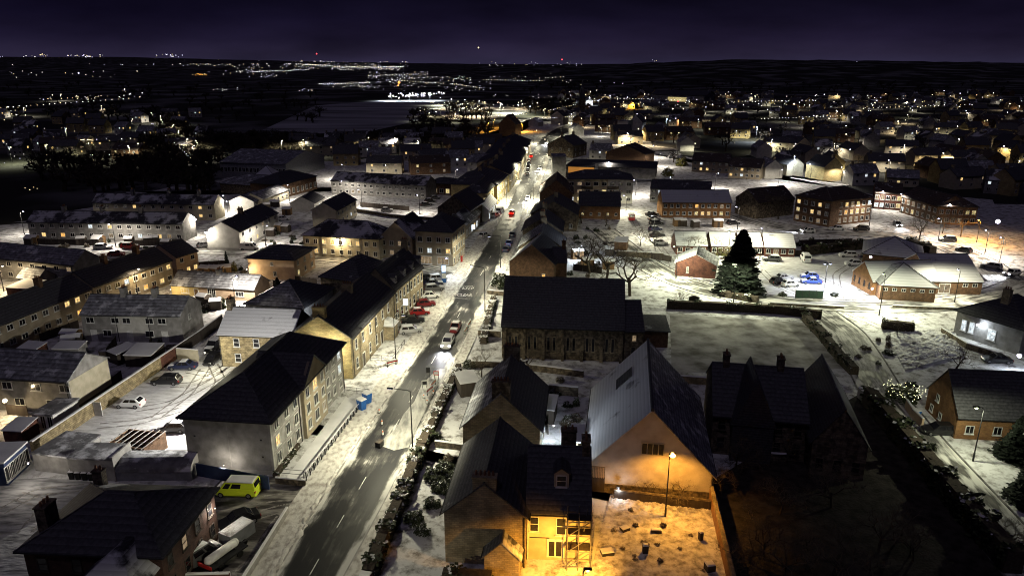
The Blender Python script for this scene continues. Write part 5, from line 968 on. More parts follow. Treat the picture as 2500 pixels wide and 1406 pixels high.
car('white hatchback nosed to the stone wall in the car park', 318, 992, 178, 'hatch', 'white')
car('black estate car in the car park, nearest the white hatchback', 407, 936, 180, 'estate', 'black')
car('dark blue car with snowy roof by the brick end of the wall', 447, 900, 182, 'saloon', 'navy', True)
car('dark car backed up beside the brown rubble house', 520, 884, 262, 'hatch', 'black')
car('dark car parked behind another beside the brown rubble house', 524, 852, 262, 'suv', 'black', True)
car('dark car half hidden by the left corner of the grey flats', 425, 1052, 182, 'hatch', 'grey', True)
car('bright yellow-green van with snow on its roof in the yard', 582, 1205, 176, 'van', 'lime', True)
car('dark saloon in the shadow of the villa yard', 583, 1278, 215, 'saloon', 'black')
car('large dark van with patchy snow at the bottom of the yard', 482, 1372, 60, 'van', 'grey', True)
for u, v, hd, k, c, s, lab in ((1003, 812, 15, 'estate', 'silver', True, 'snow-covered silver car nearest the porch of the stone terrace'), (1008, 788, 14, 'saloon', 'black', False, 'black saloon between the snowy car and the bright red one'), (1025, 768, 14, 'hatch', 'red', True, 'bright red hatchback with snow on its bonnet by the terrace'), (1040, 747, 16, 'hatch', 'darkred', False, 'dark red hatchback beside the white car'), (1052, 727, 18, 'hatch', 'white', False, 'white hatchback in the row before the terrace'),
        (1060, 709, 14, 'estate', 'grey', True, 'grey estate with snowy roof in the terrace row'), (1058, 697, 12, 'saloon', 'navy', True, 'navy saloon with snowy bonnet next to the blue sign'), (1068, 686, 20, 'suv', 'silver', True, 'silver off-roader under the blue sign'), (1044, 684, 10, 'hatch', 'black', False, 'black hatchback at the end wall of the terrace')): car(lab, u, v, hd, k, c, s)
car('oncoming off-roader with both headlights glaring on the main street', 1094, 843, 263, 'suv', 'silver', lights='front', power=800)
car('car following close behind the glaring off-roader', 1112, 806, 263, 'hatch', 'darkred', True)
car('dark blue car parked nearest on the right kerb', 1236, 613, RD, 'hatch', 'navy'); car('blue car parked second on the right kerb', 1243, 598, RD, 'saloon', 'blue'); car('navy car with snowy roof parked third on the right kerb', 1252, 577, RD, 'hatch', 'navy', True)
car('silver car parked on the left by the corner block', 1182, 579, 60, 'hatch', 'silver', True); car('white van parked on the snow left of the street', 1221, 520, 75, 'van', 'white', True); car('snow-covered car next to the white van', 1209, 530, 70, 'suv', 'white', True)
car('red car driving away with tail lights lit', 1250, 523, RD, 'hatch', 'red', lights='rear')
car('oncoming car with blue-white headlights by the snowy shop', 1289, 488, 263, 'hatch', 'white', lights='front', power=2200)
car('oncoming car with headlights beside the queue of parked cars', 1318, 414, 263, 'hatch', 'white', lights='front', power=2600)
car('far oncoming car at the bend with blue-white headlights', 1337, 352, 240, 'hatch', 'white', lights='front', power=3000)
car('distant car showing red tail lights before the bend', 1297, 384, 83, 'hatch', 'red', lights='rear')
for i, (u, v) in enumerate(((1288, 428), (1289, 418), (1290, 409), (1291, 401), (1292, 394))): car('car in the nose-to-tail parked queue on the left kerb', u, v, 84, 'hatch', ('black', 'grey', 'black', 'navy', 'black')[i], True, group='parked queue up the street', far=True)
car('white panel van parked beside the lamp-lit gable', 610, 610, 4, 'van', 'white')
for u, v, hd, k, c, s, lab in ((692, 538, 20, 'hatch', 'white', True, 'white car with snow behind the square peach house'), (525, 584, 40, 'estate', 'silver', True, 'snow-capped car first in the row by the lit gable'), (500, 603, 40, 'hatch', 'grey', True, 'snow-capped car at the corner of the floodlit gable'), (546, 565, 40, 'hatch', 'white', True, 'snow-capped white car second in the row behind the lit gable'), (560, 548, 40, 'hatch', 'grey', True, 'snow-capped grey car at the top of the row behind the lit gable'),
        (318, 607, 5, 'suv', 'red', True, 'red car in front of the far-left terrace'), (285, 625, 10, 'hatch', 'darkred', False, 'dark red car near the lamp of the far-left terrace'), (252, 608, 5, 'estate', 'silver', True, 'silver car left of the red car'), (945, 517, 3, 'hatch', 'grey', True, 'lone dark car on the snowy forecourt'), (1050, 494, 30, 'hatch', 'black', True, 'dark car at the head of the forecourt parking'), (1040, 503, 30, 'saloon', 'black', True, 'dark car second in the forecourt parking'), (1062, 487, 30, 'hatch', 'grey', True, 'dark car farthest in the forecourt parking')): car(lab, u, v, hd, k, c, s)
for u, v, hd, k, c, s, lab in ((1541, 536, 85, 'van', 'red', True, 'red van by the slate hall'), (1592, 527, 15, 'saloon', 'black', True, 'snow-capped dark car at the top of the parked row'), (1597, 538, 15, 'hatch', 'grey', True, 'snow-capped grey car second in the parked row'), (1602, 549, 15, 'suv', 'black', True, 'snow-capped dark off-roader third in the parked row'), (1600, 563, 15, 'hatch', 'navy', True, 'navy snow-capped car fourth in the parked row'), (1604, 578, 15, 'saloon', 'black', False, 'bare black saloon fifth in the parked row'), (1612, 597, 5, 'hatch', 'white', False, 'white hatchback at the bottom of the parked row'),
        (1790, 548, 5, 'hatch', 'black', True, 'dark car on the snow below the brick block'), (1884, 637, 170, 'estate', 'grey', True, 'grey car at the hedge of the rightmost bungalow'), (1966, 637, 80, 'van', 'white', True, 'white van at the edge of the lit car park'), (2083, 648, 175, 'hatch', 'white', True, 'white car beside the warm brick gable'), (2070, 627, 175, 'estate', 'white', True, 'white estate behind the warm brick gable'), (1912, 683, 10, 'saloon', 'silver', True, 'snow-capped saloon leftmost in the lit car park'), (1930, 699, 8, 'hatch', 'white', True, 'white hatchback by the green bin store'), (1980, 692, 175, 'saloon', 'blue', True, 'blue saloon under the double-headed lamp'), (1975, 679, 175, 'hatch', 'blue', True, 'blue car buried in snow behind the blue saloon'), (1900, 692, 20, 'hatch', 'black', False, 'black hatchback tight beside the white one in the lit car park'),
        (2043, 562, 178, 'saloon', 'white', True, 'white saloon on the back road'), (2102, 563, 178, 'suv', 'black', False, 'black car on the back road by the brick flats'), (2312, 590, 170, 'suv', 'black', True, 'dark car in the curved car park'), (2352, 615, 120, 'hatch', 'black', True, 'dark car on the right-hand road'), (2432, 884, 170, 'saloon', 'black', False, 'black saloon outside the stone villa'), (2292, 1058, 175, 'estate', 'black', False, 'black car beside the brown timber-gabled house'), (2420, 655, 140, 'estate', 'silver', True, 'snow-capped car at the roadside near the bright headlights'), (1640, 386, 0, 'hatch', 'white', True, 'snow-buried car, left of two behind the store'), (1660, 387, 0, 'hatch', 'white', True, 'snow-buried car, right of two behind the store')): car(lab, u, v, hd, k, c, s)
car('car with dazzling blue-white headlights at the right edge', 2470, 672, 200, 'hatch', 'white', lights='front', power=2000); car('car with headlights turning out of the curved car park', 2190, 552, 260, 'hatch', 'black', lights='front', power=500)
car('car with small headlights creeping along the back road', 1972, 568, 180, 'hatch', 'white', lights='front', power=400)
# trailer with white tank
tr = thing('tank_trailer', 'trailer carrying a white cylindrical tank beside the low yard wall', 'trailer', P(548, 1368), R(62))
MB().box(-2.3, 2.3, -.95, .95, .55, .7).build('bed', 'metal_dark', tr); tk = MB(); tk.tube((-1.7, .1, 1.15), (1.5, .1, 1.15), .45, n=14); tk.ball((-1.7, .1, 1.15), .45, 14); tk.ball((1.5, .1, 1.15), .45, 14); tk.build('tank', 'paint_white', tr, True)
for x in (-1.2, 1.2): MB().tube((x, -1.05, .35), (x, -.85, .35), .35, n=12).build('wheel', 'tyre', tr); MB().tube((x, .85, .35), (x, 1.05, .35), .35, n=12).build('wheel', 'tyre', tr); MB().box(x - .1, x + .1, -.45, .65, .7, .85).build('cradle', 'metal_dark', tr)
MB().tube((2.3, 0, .6), (3.3, 0, .5), .06, n=6).build('drawbar', 'metal_dark', tr); MB().box(-2.3, -2.2, -.95, .95, .7, 1.1).build('tailboard', 'paint_red', tr)
bx_ = thing('box_trailer', 'grey box trailer with snow on top parked behind the tank trailer', 'trailer', P(582, 1322), R(62))
MB().box(-1.6, 1.6, -.9, .9, .5, 1.9).build('box', 'metal_sheet', bx_); MB().hexa([(-1.55, -.85, 1.902), (1.55, -.85, 1.902), (1.55, .85, 1.902), (-1.55, .85, 1.902), (-1.4, -.7, 2.0), (1.4, -.7, 2.0), (1.4, .7, 2.0), (-1.4, .7, 2.0)]).build('snow_cover', 'snow', bx_)
for s in (-1, 1): MB().tube((0, s * .92, .32), (0, s * 1.08, .32), .32, n=12).build('wheel', 'tyre', bx_)
# ---------------------------------------------------------------- trees, hedges and shrubs
def bare_tree_mesh(seed, levels=5, h=1.0, spread=0.55, twig='twig', nside=4, kids=3, r0=.022):
    rnd = random.Random(seed); tr = MB(); cr = MB()
    def grow(p, d, ln, r, lv):
        segs = 2; q = p
        for i in range(segs):
            d = (d + Vector((rnd.uniform(-1, 1), rnd.uniform(-1, 1), rnd.uniform(-.2, .5))) * .16).normalized(); e = q + d * ln / segs
            (tr if lv < 2 else cr).tube(q, e, r * (1 - .25 * i / segs), r * (1 - .25 * (i + 1) / segs), n=6 if lv < 2 else nside if lv < 4 else 3, caps=False); q = e
        if lv >= levels: return
        for k in range(kids + (1 if lv == 0 else 0)):
            a = 2 * math.pi * (k + rnd.random()) / kids; x = d.orthogonal().normalized(); y = d.cross(x)
            nd = (d * (1 - spread * rnd.uniform(.5, 1)) + (x * math.cos(a) + y * math.sin(a)) * spread * rnd.uniform(.8, 1.3) + Vector((0, 0, .12))).normalized()
            grow(p.lerp(q, rnd.uniform(.65, 1.0)), nd, ln * rnd.uniform(.58, .80), r * .58, lv + 1)
    grow(Vector((0, 0, -.02)), Vector((0, 0, 1)), .30, r0, 0)
    return tr.mesh('trunk', 'bark'), cr.mesh('crown', twig)
BT = [bare_tree_mesh(s, 6, spread=.62, kids=3, r0=.017) for s in (1, 2, 3)]
BTF = [bare_tree_mesh(s, 4, spread=.62, twig='twig_far', kids=3, nside=3, r0=.03) for s in (11, 12, 13, 14)]
def tree(label, u, v, h, k=0, wide=1.0, name='bare_tree', group=None, lib=None, rz=None):
    p = P(u, v) if not isinstance(u, Vector) else u; r = thing(name, label, 'tree', p, 0, group); r.rotation_euler.z = random.uniform(0, 6.28) if rz is None else rz; r.scale = (h * wide, h * wide, h)
    t, c = (lib or BT)[k % len(lib or BT)]; ob('trunk', t, r); ob('crown', c, r); return r
def leafy_mesh(seed, n, fn, size, mats, drop=0.0, mi=None):
    rnd = random.Random(seed); mb = MB()
    for i in range(n):
        p, up = fn(rnd); a = rnd.uniform(0, 6.28); tilt = rnd.uniform(-.9, .9); s = size * rnd.uniform(.6, 1.3)
        x = Vector((math.cos(a), math.sin(a), drop * rnd.random())) * s; y = Vector((-math.sin(a) * math.cos(tilt), math.cos(a) * math.cos(tilt), math.sin(tilt))) * s * .6
        mb.quad(p - x - y, p + x - y, p + x + y, p - x + y, mi(p, up, rnd) if mi else 0)
    return mb.mesh('crown', mats)
# tall conifer
def con_fn(rnd):
    t = rnd.random() ** 1.3; z = .06 + .94 * t; a0 = rnd.uniform(0, 6.28); rad = (.30 * (1 - t) ** .75 + .012) * (1 + .10 * math.sin(z * 41 + 3 * math.sin(a0))) * rnd.uniform(.75, 1.12); a = a0; q = rnd.uniform(.45, 1.05) * rad * (1 + .18 * math.sin(3 * a + z * 9))
    return Vector((q * math.cos(a), q * math.sin(a), z - .10 * q / .3)), t
CON = (MB().tube((0, 0, 0), (0, 0, .96), .022, .004, n=8).mesh('trunk', 'bark'), leafy_mesh(5, 6500, con_fn, .026, ['needle', 'snow_clean'], mi=lambda p, t, r: 1 if r.random() < .004 else 0))
def conifer(label, u, v, h, w=1.0, group=None):
    r = thing('conifer', label, 'tree', P(u, v), random.uniform(0, 6), group); r.scale = (h * w, h * w, h); ob('trunk', CON[0], r); ob('crown', CON[1], r); return r
conifer('tall dark conifer beside the snowy bungalows', 1802, 712, 13.8, 1.25)
conifer('dark conifer at the right edge above the lane', 2480, 1120, 6, 1.3); conifer('second dark conifer at the right edge, nearer the lane', 2520, 1230, 6, 1.5); conifer('slim dark cypress lit yellow at one side behind the bungalow', 556, 662, 5.0, .5); conifer('dark conifer silhouette behind the low hall', 683, 752, 6.5, .8)
# shrubs
def blob_fn(rnd):
    while True:
        p = Vector((rnd.uniform(-1, 1), rnd.uniform(-1, 1), rnd.uniform(0, 1)))
        if .2 < (p.x ** 2 + p.y ** 2 + p.z ** 2) < (.72 + .35 * math.sin(5 * p.x + 2) * math.sin(4 * p.y) + .2 * math.sin(9 * p.z + 6 * p.x)): return p, p.z
SHRUB = [leafy_mesh(s, 1300, blob_fn, .062, [m, 'snow_clean'], mi=lambda p, t, r: 1 if (t > .55 and r.random() < .16) else 0) for s, m in ((21, 'leaf_dark'), (22, 'leaf_dark'), (23, 'leaf_yellow'), (24, 'twig'))]
def shrub(label, u, v, r_, h, k=0, group=None, name='shrub'):
    o = thing(name, label, 'shrub', P(u, v) if not isinstance(u, Vector) else u, random.uniform(0, 6), group); o.scale = (r_, r_, h); ob('foliage', SHRUB[k], o); MB().tube((0, 0, 0), (0, 0, .5), .06, .03, n=5).build('stem', 'bark', o); return o
def hedge(label, pts, w, h, z0=0, dens=70, snow=.25, leaf='leaf_dark', name='hedge', size=.13):
    rnd = random.Random(len(pts) * 7 + int(pts[0].x * 10)); mb = MB()
    core = MB()
    for a, b in zip(pts, pts[1:]):
        d = (b - a); ln = d.length; d.normalize(); nr = Vector((-d.y, d.x, 0)); k = .40 * w
        core.hexa([a - nr * k + Vector((0, 0, z0)), b - nr * k + Vector((0, 0, z0)), b + nr * k + Vector((0, 0, z0)), a + nr * k + Vector((0, 0, z0)), a - nr * k * .8 + Vector((0, 0, z0 + h * .86)), b - nr * k * .8 + Vector((0, 0, z0 + h * .86)), b + nr * k * .8 + Vector((0, 0, z0 + h * .86)), a + nr * k * .8 + Vector((0, 0, z0 + h * .86))])
        for i in range(int(ln * dens)):
            t = rnd.random(); s = rnd.uniform(-1, 1); z = rnd.random(); 
            if rnd.random() < .5: s = math.copysign(1, s) * rnd.uniform(.8, 1.05)
            else: z = rnd.uniform(.86, 1.05)
            lump = .82 + .25 * math.sin(t * ln * 1.7 + a.x) * math.sin(t * ln * .6 + 1)
            p = a + d * (t * ln) + nr * (s * w / 2 * lump) + Vector((0, 0, z0 + z * h * lump)); sz = size * rnd.uniform(.6, 1.4); an = rnd.uniform(0, 6.28); ti = rnd.uniform(-1, 1)
            x = Vector((math.cos(an), math.sin(an), 0)) * sz; y = Vector((-math.sin(an) * math.cos(ti), math.cos(an) * math.cos(ti), math.sin(ti))) * sz * .7
            mb.quad(p - x - y, p + x - y, p + x + y, p - x + y, 1 if (z > .85 and rnd.random() < snow * 2) else 0)
    r = thing(name, label, 'hedge', (0, 0, 0)); mb.build('foliage', [leaf, 'snow_clean'], r); core.build('branches', 'bark', r); return r
pl = lambda *q: [P(u, v) for u, v in q]
hedge('long thick snow-flecked hedge along the right side of the main street', pl((900, 1420), (935, 1330), (985, 1215), (1018, 1130), (1042, 1075)), 1.7, 1.7, snow=.16, size=.17)
hedge('snow-capped hedge beside the street in front of the frosted sandstone house', pl((1046, 1068), (1075, 1000), (1100, 950), (1120, 905)), 1.3, 1.5, snow=.4)
hedge('snow-laden hedge in front of the black-roofed church', pl((1180, 840), (1195, 770), (1205, 735)), 1.5, 1.4, snow=.5)
hedge('dark hedge along the far side of the field by the side road', pl((1628, 752), (1760, 757), (1900, 765), (2005, 778)), 1.6, 1.9, snow=.03)
hedge('dark hedge down the right side of the field', pl((1965, 782), (2010, 830), (2050, 880), (2085, 915)), 1.8, 1.7, snow=.03)
hedge('tall dark hedge between the unlit garden and the lane', pl((2118, 985), (2200, 1080), (2290, 1190), (2380, 1295), (2470, 1400)), 2.4, 3.0, snow=.06, size=.2, dens=90)
hedge('dark hedge behind the lit car park', pl((1960, 622), (2060, 612), (2110, 606)), 2.2, 2.6, snow=.03, size=.2)
hedge('round-ended dark hedge beside the villa junction', pl((2152, 800), (2230, 808)), 2.0, 1.8, snow=.1)
hedge('low hedge below the conifer', pl((1760, 722), (1850, 738)), 2.2, 1.4, snow=.2)
hedge('dark hedge beside the pyramid-roofed hall', pl((2215, 607), (2275, 628)), 3.0, 3.2, snow=.02, size=.2)
hedge('thin hedge under the windows of the grey flats', pl((672, 1165), (728, 1090)), .8, .7, snow=.15)
hedge('dark garden hedge in front of the near sandstone gable', pl((1082, 1420), (1200, 1428)), 1.6, 1.6, snow=.1)
# individually visible trees
T = tree
T('small bare tree at the street end of the church wall', 1176, 920, 7.0, 0, .95); T('bare tree between the church and the frosted sandstone house', 1292, 912, 7.5, 1, 1.3); T('wide bare tree against a bright wall beyond the church roof', 1478, 690, 16, 1, 1.25); T('large spreading bare tree right of the church', 1538, 722, 15, 2, 1.45); T('dark bare tree behind the wide bare tree', 1440, 668, 13, 0, 1.35)
T('bare tree at the corner of the parked row', 1600, 610, 8, 0, 1.0); T('slim bare tree above the parked row', 1563, 600, 8, 2, .9); T('amber-lit bare shrub tree by the slate hall', 1478, 553, 6.5, 1, 1.4); T('bare tree in front of the first bungalow', 1690, 622, 8, 2, 1.2); T('bare tree behind the red-brick hut', 1750, 640, 9, 0, 1.2)
T('large dim bare tree right of the dark gabled house', 1862, 530, 14, 1, 1.1); T('second dim bare tree by the brick flats', 1900, 535, 12, 2, 1.1); T('tall bare tree trunk left in the curved car park', 2243, 588, 13, 0, .9); T('tall bare tree trunk right in the curved car park', 2345, 578, 14, 2, .9); T('bare tree in the middle of the curved car park', 2300, 570, 11, 1, .9)
T('bare bush tree at the corner of the villa garden', 2330, 905, 6, 1, 1.6); T('bare sapling beside the junction', 2190, 820, 4.5, 2, 1.4); T('bare tree leaning over the bottom right lane', 2452, 1345, 5.5, 0, 1.0); T('bare tree under the sodium lamp', 1660, 1225, 4.5, 1, 1.5); T('bare sapling below the orange lamp', 1585, 1218, 3.6, 2, 1.3)
T('bare tree at the side-road bend', 1665, 745, 5, 1, 1.2); T('dark tree left of the slate hall', 1420, 545, 9, 0, 1.3)
for i in range(26):
    u = random.uniform(1760, 2330); v = random.uniform(1130, 1420)
    if (u - 1760) / 570 > (v - 980) / 420 * 1.0 + .0 or u > 2040 + (v - 960) * .92: continue
    T('unlit bare tree in the dark garden at the bottom right', u, v, random.uniform(4, 7.5), i, 1.25, group='trees of the dark garden')
for i, (u, v, r_, h_, k) in enumerate(((1060, 1170, 1.6, 1.7, 0), (1085, 1150, 1.4, 1.5, 0), (1075, 1195, 1.2, 1.2, 1), (1010, 1275, 1.3, 1.6, 0), (1030, 1300, 1.0, 1.2, 1), (1145, 895, 1.5, 1.3, 0))): shrub(('dark snow-flecked shrub in the garden beside the near sandstone house', 'smaller snow-flecked shrub behind the first in the same garden', 'low shrub in front of the two big garden shrubs', 'dark shrub beside the snowy garden path', 'low round shrub nearest the camera in that garden', 'round evergreen shrub at the corner of the church wall')[i], u, v, r_, h_, k)
shrub('yellow-lit bush behind the second bungalow', 1770, 622, 2.6, 3.0, 2); shrub('evergreen bush strung with fairy lights by the lane', 2205, 975, 2.8, 2.2, 0); shrub('evergreen at the church corner by the street lamp', 1222, 700, 2.6, 3.4, 0); shrub('snow-covered bush at the very bottom right', 2485, 1360, 2.0, 1.8, 3); shrub('yellow topiary glowing behind the bungalow', 572, 662, 1.0, 2.6, 2); shrub('planted tub left of the green bin store', 1910, 722, 1.1, .9, 0); shrub('planted tub right of the green bin store', 2036, 722, 1.1, .9, 0); shrub('yellow bush by the grey terrace', 1630, 430, 3.0, 4.2, 2); shrub('yellow lit bush behind the cream flats', 1665, 405, 3.5, 4.5, 2)
fl = MB(); rnd = random.Random(4); c = P(2205, 975)
for i in range(70): a = rnd.uniform(0, 6.28); rr = rnd.uniform(1.4, 2.9); fl.ball((c.x + rr * math.cos(a), c.y + rr * math.sin(a), rnd.uniform(1.1, 2.3)), .055, 4)
o = fl.build('fairy_lights', 'fairy'); tag(o, 'string of pale fairy lights over the evergreen bush', 'fairy lights')
d_ = bpy.data.lights.new('lamp_light', 'POINT'); d_.energy = 60; d_.color = (1, .95, .6); d_.shadow_soft_size = .8; lo = ob('lamp_light', d_, o, (c.x, c.y, 2.9))
# ---------------------------------------------------------------- walls, fences, bins and other small things
def wall_px(label, pts, h, t, mat, cope='snow_clean', z=0, name='garden_wall', zp=0.0, ct=.12):
    q = [P(u, v, zp) for u, v in pts]; q = [Vector((p.x, p.y, 0)) for p in q]; r = thing(name, label, 'wall', q[0]); o = q[0]; mb = MB(); cb = MB()
    for a, b in zip(q, q[1:]):
        d = (b - a).normalized(); n_ = Vector((-d.y, d.x, 0)) * t / 2; a_, b_ = a - o, b - o; up = lambda p, zz: (p.x, p.y, zz)
        mb.hexa([up(a_ - n_, -.1), up(b_ - n_, -.1), up(b_ + n_, -.1), up(a_ + n_, -.1), up(a_ - n_, h), up(b_ - n_, h), up(b_ + n_, h), up(a_ + n_, h)])
        m_ = n_ * 1.2; cb.hexa([up(a_ - m_, h + .002), up(b_ - m_, h + .002), up(b_ + m_, h + .002), up(a_ + m_, h + .002), up(a_ - m_ * .6, h + ct), up(b_ - m_ * .6, h + ct), up(b_ + m_ * .6, h + ct), up(a_ + m_ * .6, h + ct)])
    mb.build('masonry', mat, r); cb.build('coping', cope, r); return r
wall_px('long rubble wall with snowy coping along the left of the car park', [(75, 1078), (250, 963), (388, 872)], 2.1, .45, 'rubble_tan', zp=2.1)
wall_px('red-brick end of the car park wall', [(388, 872), (428, 846)], 2.1, .4, 'brick_red', zp=2.1)
wall_px('dark timber fence climbing away from the car park wall', [(428, 846), (480, 812), (542, 768)], 1.9, .2, 'wood_dark', zp=1.9, name='fence')
wall_px('short beige block wall across the corner of the car park', [(430, 850), (482, 854)], 2.0, .25, 'harl_cream', zp=2.0)
wall_px('low white-coped wall between the yard and the pavement', [(594, 1406), (655, 1310), (700, 1238)], .9, .3, 'concrete', zp=.9)
wall_px('snow-topped wall along the bottom of the yard', [(330, 1404), (560, 1398)], .9, .3, 'brick_red', zp=.9)
wall_px('low wall closing the lawn of the flats towards the yard', [(672, 1165), (745, 1172)], .8, .2, 'rubble_dark', zp=.8)
wall_px('dark blue boarded fence below the grey gable', [(478, 1132), (655, 1165)], 1.6, .15, 'paint_blue_dark', 'paint_blue_dark', zp=1.6, name='fence')
wall_px('snow-capped rubble wall in front of the church', [(1150, 880), (1220, 882), (1330, 893), (1425, 905)], 1.1, .4, 'rubble_dark', zp=1.1)
wall_px('snow-capped wall behind the frosted sandstone house', [(1340, 938), (1412, 945)], 1.5, .4, 'rubble_dark', zp=1.5)
wall_px('tall garden wall down the right of the orange-lit garden', [(1737, 1185), (1800, 1440)], 1.9, .45, 'brick_orange', 'rubble_tan', zp=1.9)
wall_px('low rubble wall with lit top below the hall gable', [(1502, 1168), (1735, 1190)], 1.3, .4, 'rubble_tan', 'snow_clean', zp=1.3)
wall_px('dark terrace wall behind the orange-lit garden', [(1500, 1195), (1735, 1222)], 1.2, .35, 'wood_dark', 'rubble_dark', zp=1.2)
wall_px('garden wall between the two sandstone gardens', [(1062, 1075), (1132, 1084)], .9, .3, 'rubble_dark', zp=.9)
wall_px('low snow-capped wall beside the church gate', [(1168, 805), (1222, 808)], 1.2, .4, 'rubble_dark', zp=1.2)
wall_px('snow-capped wall across the church forecourt', [(1190, 708), (1240, 712)], 1.0, .35, 'rubble_dark', zp=1.0)
wall_px('dark kerb wall along the lit car park', [(1880, 738), (2060, 748)], .5, .3, 'rubble_dark', zp=.5)
wall_px('dark low wall in front of the community hall', [(2180, 745), (2350, 752)], .5, .3, 'rubble_dark', zp=.5)
wall_px('wall with snowy top right of the vestry', [(1640, 915), (1730, 922)], 1.2, .35, 'rubble_tan', zp=1.2)
wall_px('long dark wall below the parked row', [(1505, 612), (1620, 618)], 1.5, .4, 'rubble_dark', zp=1.5)
wall_px('pale stepped wall beside the lane', [(2100, 945), (2128, 968)], 1.6, .6, 'concrete', zp=1.6)
wall_px('curved garden wall by the brown timber-gabled house', [(2215, 975), (2232, 1000), (2255, 1022)], 1.4, .3, 'harl_peach', 'snow_clean', zp=1.4)
wall_px('dark roadside wall of the forecourt', [(850, 507), (960, 524), (1070, 532)], 1.0, .25, 'rubble_dark', zp=1.0)
wall_px('dark garden wall before the villa at the right edge', [(2300, 800), (2362, 838), (2440, 862)], 1.0, .3, 'rubble_dark', zp=1.0)
wall_px('thin snow-topped wall in the dark garden', [(1782, 1100), (1922, 1108)], 1.0, .3, 'rubble_dark', zp=1.0)
wall_px('gate pier and low wall at the bottom end of the street hedge', [(880, 1398), (905, 1402)], 1.5, .7, 'brick_red', zp=1.5)
# lattice fence in front of the flats
a, b = P(748, 1172), P(878, 1000); d = (b - a); L_ = d.length; d.normalize()
fr = thing('lattice_fence', 'low criss-cross fence with snow between the flats lawn and the pavement', 'fence', a, math.atan2(d.y, d.x))
n_ = 16
for i in range(n_ + 1): x = L_ * i / n_; MB().box(x - .05, x + .05, -.05, .05, 0, 1.05).build('post', 'metal_dark', fr)
for i in range(n_):
    x0, x1 = L_ * i / n_, L_ * (i + 1) / n_; MB().tube((x0, 0, .15), (x1, 0, .95), .035, n=4).tube((x0, 0.01, .95), (x1, 0.01, .15), .035, n=4).build('lattice', 'metal_dark', fr)
MB().box(0, L_, -.04, .04, 1.0, 1.08).build('rail', 'metal_dark', fr); MB().hexa([(0, -.06, 1.082), (L_, -.06, 1.082), (L_, .06, 1.082), (0, .06, 1.082), (0, -.03, 1.15), (L_, -.03, 1.15), (L_, .03, 1.15), (0, .03, 1.15)]).build('snow_cover', 'snow_clean', fr)
def railing(label, pts, h=1.0, step=1.6, mat='metal_dark'):
    q = [P(u, v) for u, v in pts]; r = thing('railing', label, 'railing', q[0]); o = q[0]
    for a, b in zip(q, q[1:]):
        n_ = max(1, int((b - a).length / step))
        for i in range(n_ + 1): p = a.lerp(b, i / n_) - o; MB().tube((p.x, p.y, 0), (p.x, p.y, h), .035, n=5).build('post', mat, r)
        for z in (h * .5, h): MB().tube((a.x - o.x, a.y - o.y, z), (b.x - o.x, b.y - o.y, z), .03, n=5).build('rail', mat, r)
    return r
railing('thin railing in front of the stone terrace', [(905, 880), (960, 882), (988, 842)]); railing('thin railing beside the blue bins', [(842, 958), (902, 965)]); railing('thin railing at the near end of the flats lawn', [(683, 1163), (742, 1168)], 1.1)
def bin_(label, u, v, mat, s=1.0, rz=0.0, group=None, z=0, name='wheelie_bin'):
    r = thing(name, label, 'bin', (*P(u, v).xy, z), rz, group); w = .29 * s; MB().hexa([(-w * .8, -w * .85, .05), (w * .8, -w * .85, .05), (w * .8, w * .85, .05), (-w * .8, w * .85, .05), (-w, -w * 1.15, .95 * s), (w, -w * 1.15, .95 * s), (w, w * 1.15, .95 * s), (-w, w * 1.15, .95 * s)]).build('body', mat, r)
    MB().hexa([(-w * 1.06, -w * 1.22, .952 * s), (w * 1.06, -w * 1.22, .952 * s), (w * 1.06, w * 1.25, .952 * s), (-w * 1.06, w * 1.25, .952 * s), (-w * .95, -w * 1.1, 1.02 * s), (w * .95, -w * 1.1, 1.02 * s), (w * .95, w * 1.15, 1.06 * s), (-w * .95, w * 1.15, 1.06 * s)]).build('lid', 'snow_clean' if mat != 'tyre' else mat, r)
    for q in (-1, 1): MB().tube((q * w * .8, w * .9, .1), (q * w * .95, w * .9, .1), .1, n=8).build('wheel', 'tyre', r)
    return r
bin_('nearer of two big blue recycling containers on the pavement', 884, 1000, 'paint_blue', 1.75, .9); bin_('farther of two big blue recycling containers on the pavement', 897, 984, 'paint_blue', 1.75, .9)
bin_('blue wheelie bin by the lane', 2235, 1022, 'paint_blue', 1.4, .3)
for i, (u, v) in enumerate(((178, 1168), (194, 1169), (210, 1170), (226, 1171))): bin_(('leftmost', 'second', 'third', 'rightmost')[i] + ' of four dark snow-lidded bins behind the grey garage', u, v, 'tyre', 1.1, .1).children[1].data.materials[0] = mt('snow_clean')
gb = thing('bin_store', 'green panelled bin store in front of the lit car park', 'bin store', P(1942, 728), -.03)
for i in range(4): MB().box(i * 1.45, i * 1.45 + 1.35, 0, .12, 0, 1.7).build('panel', 'paint_green', gb)
for i in range(5): MB().box(i * 1.45 - .1, i * 1.45, -.02, .14, 0, 1.8).build('post', 'metal_dark', gb)
MB().box(-.1, 5.8, .12, 1.3, 1.5, 1.6).build('lid', 'snow_clean', gb)
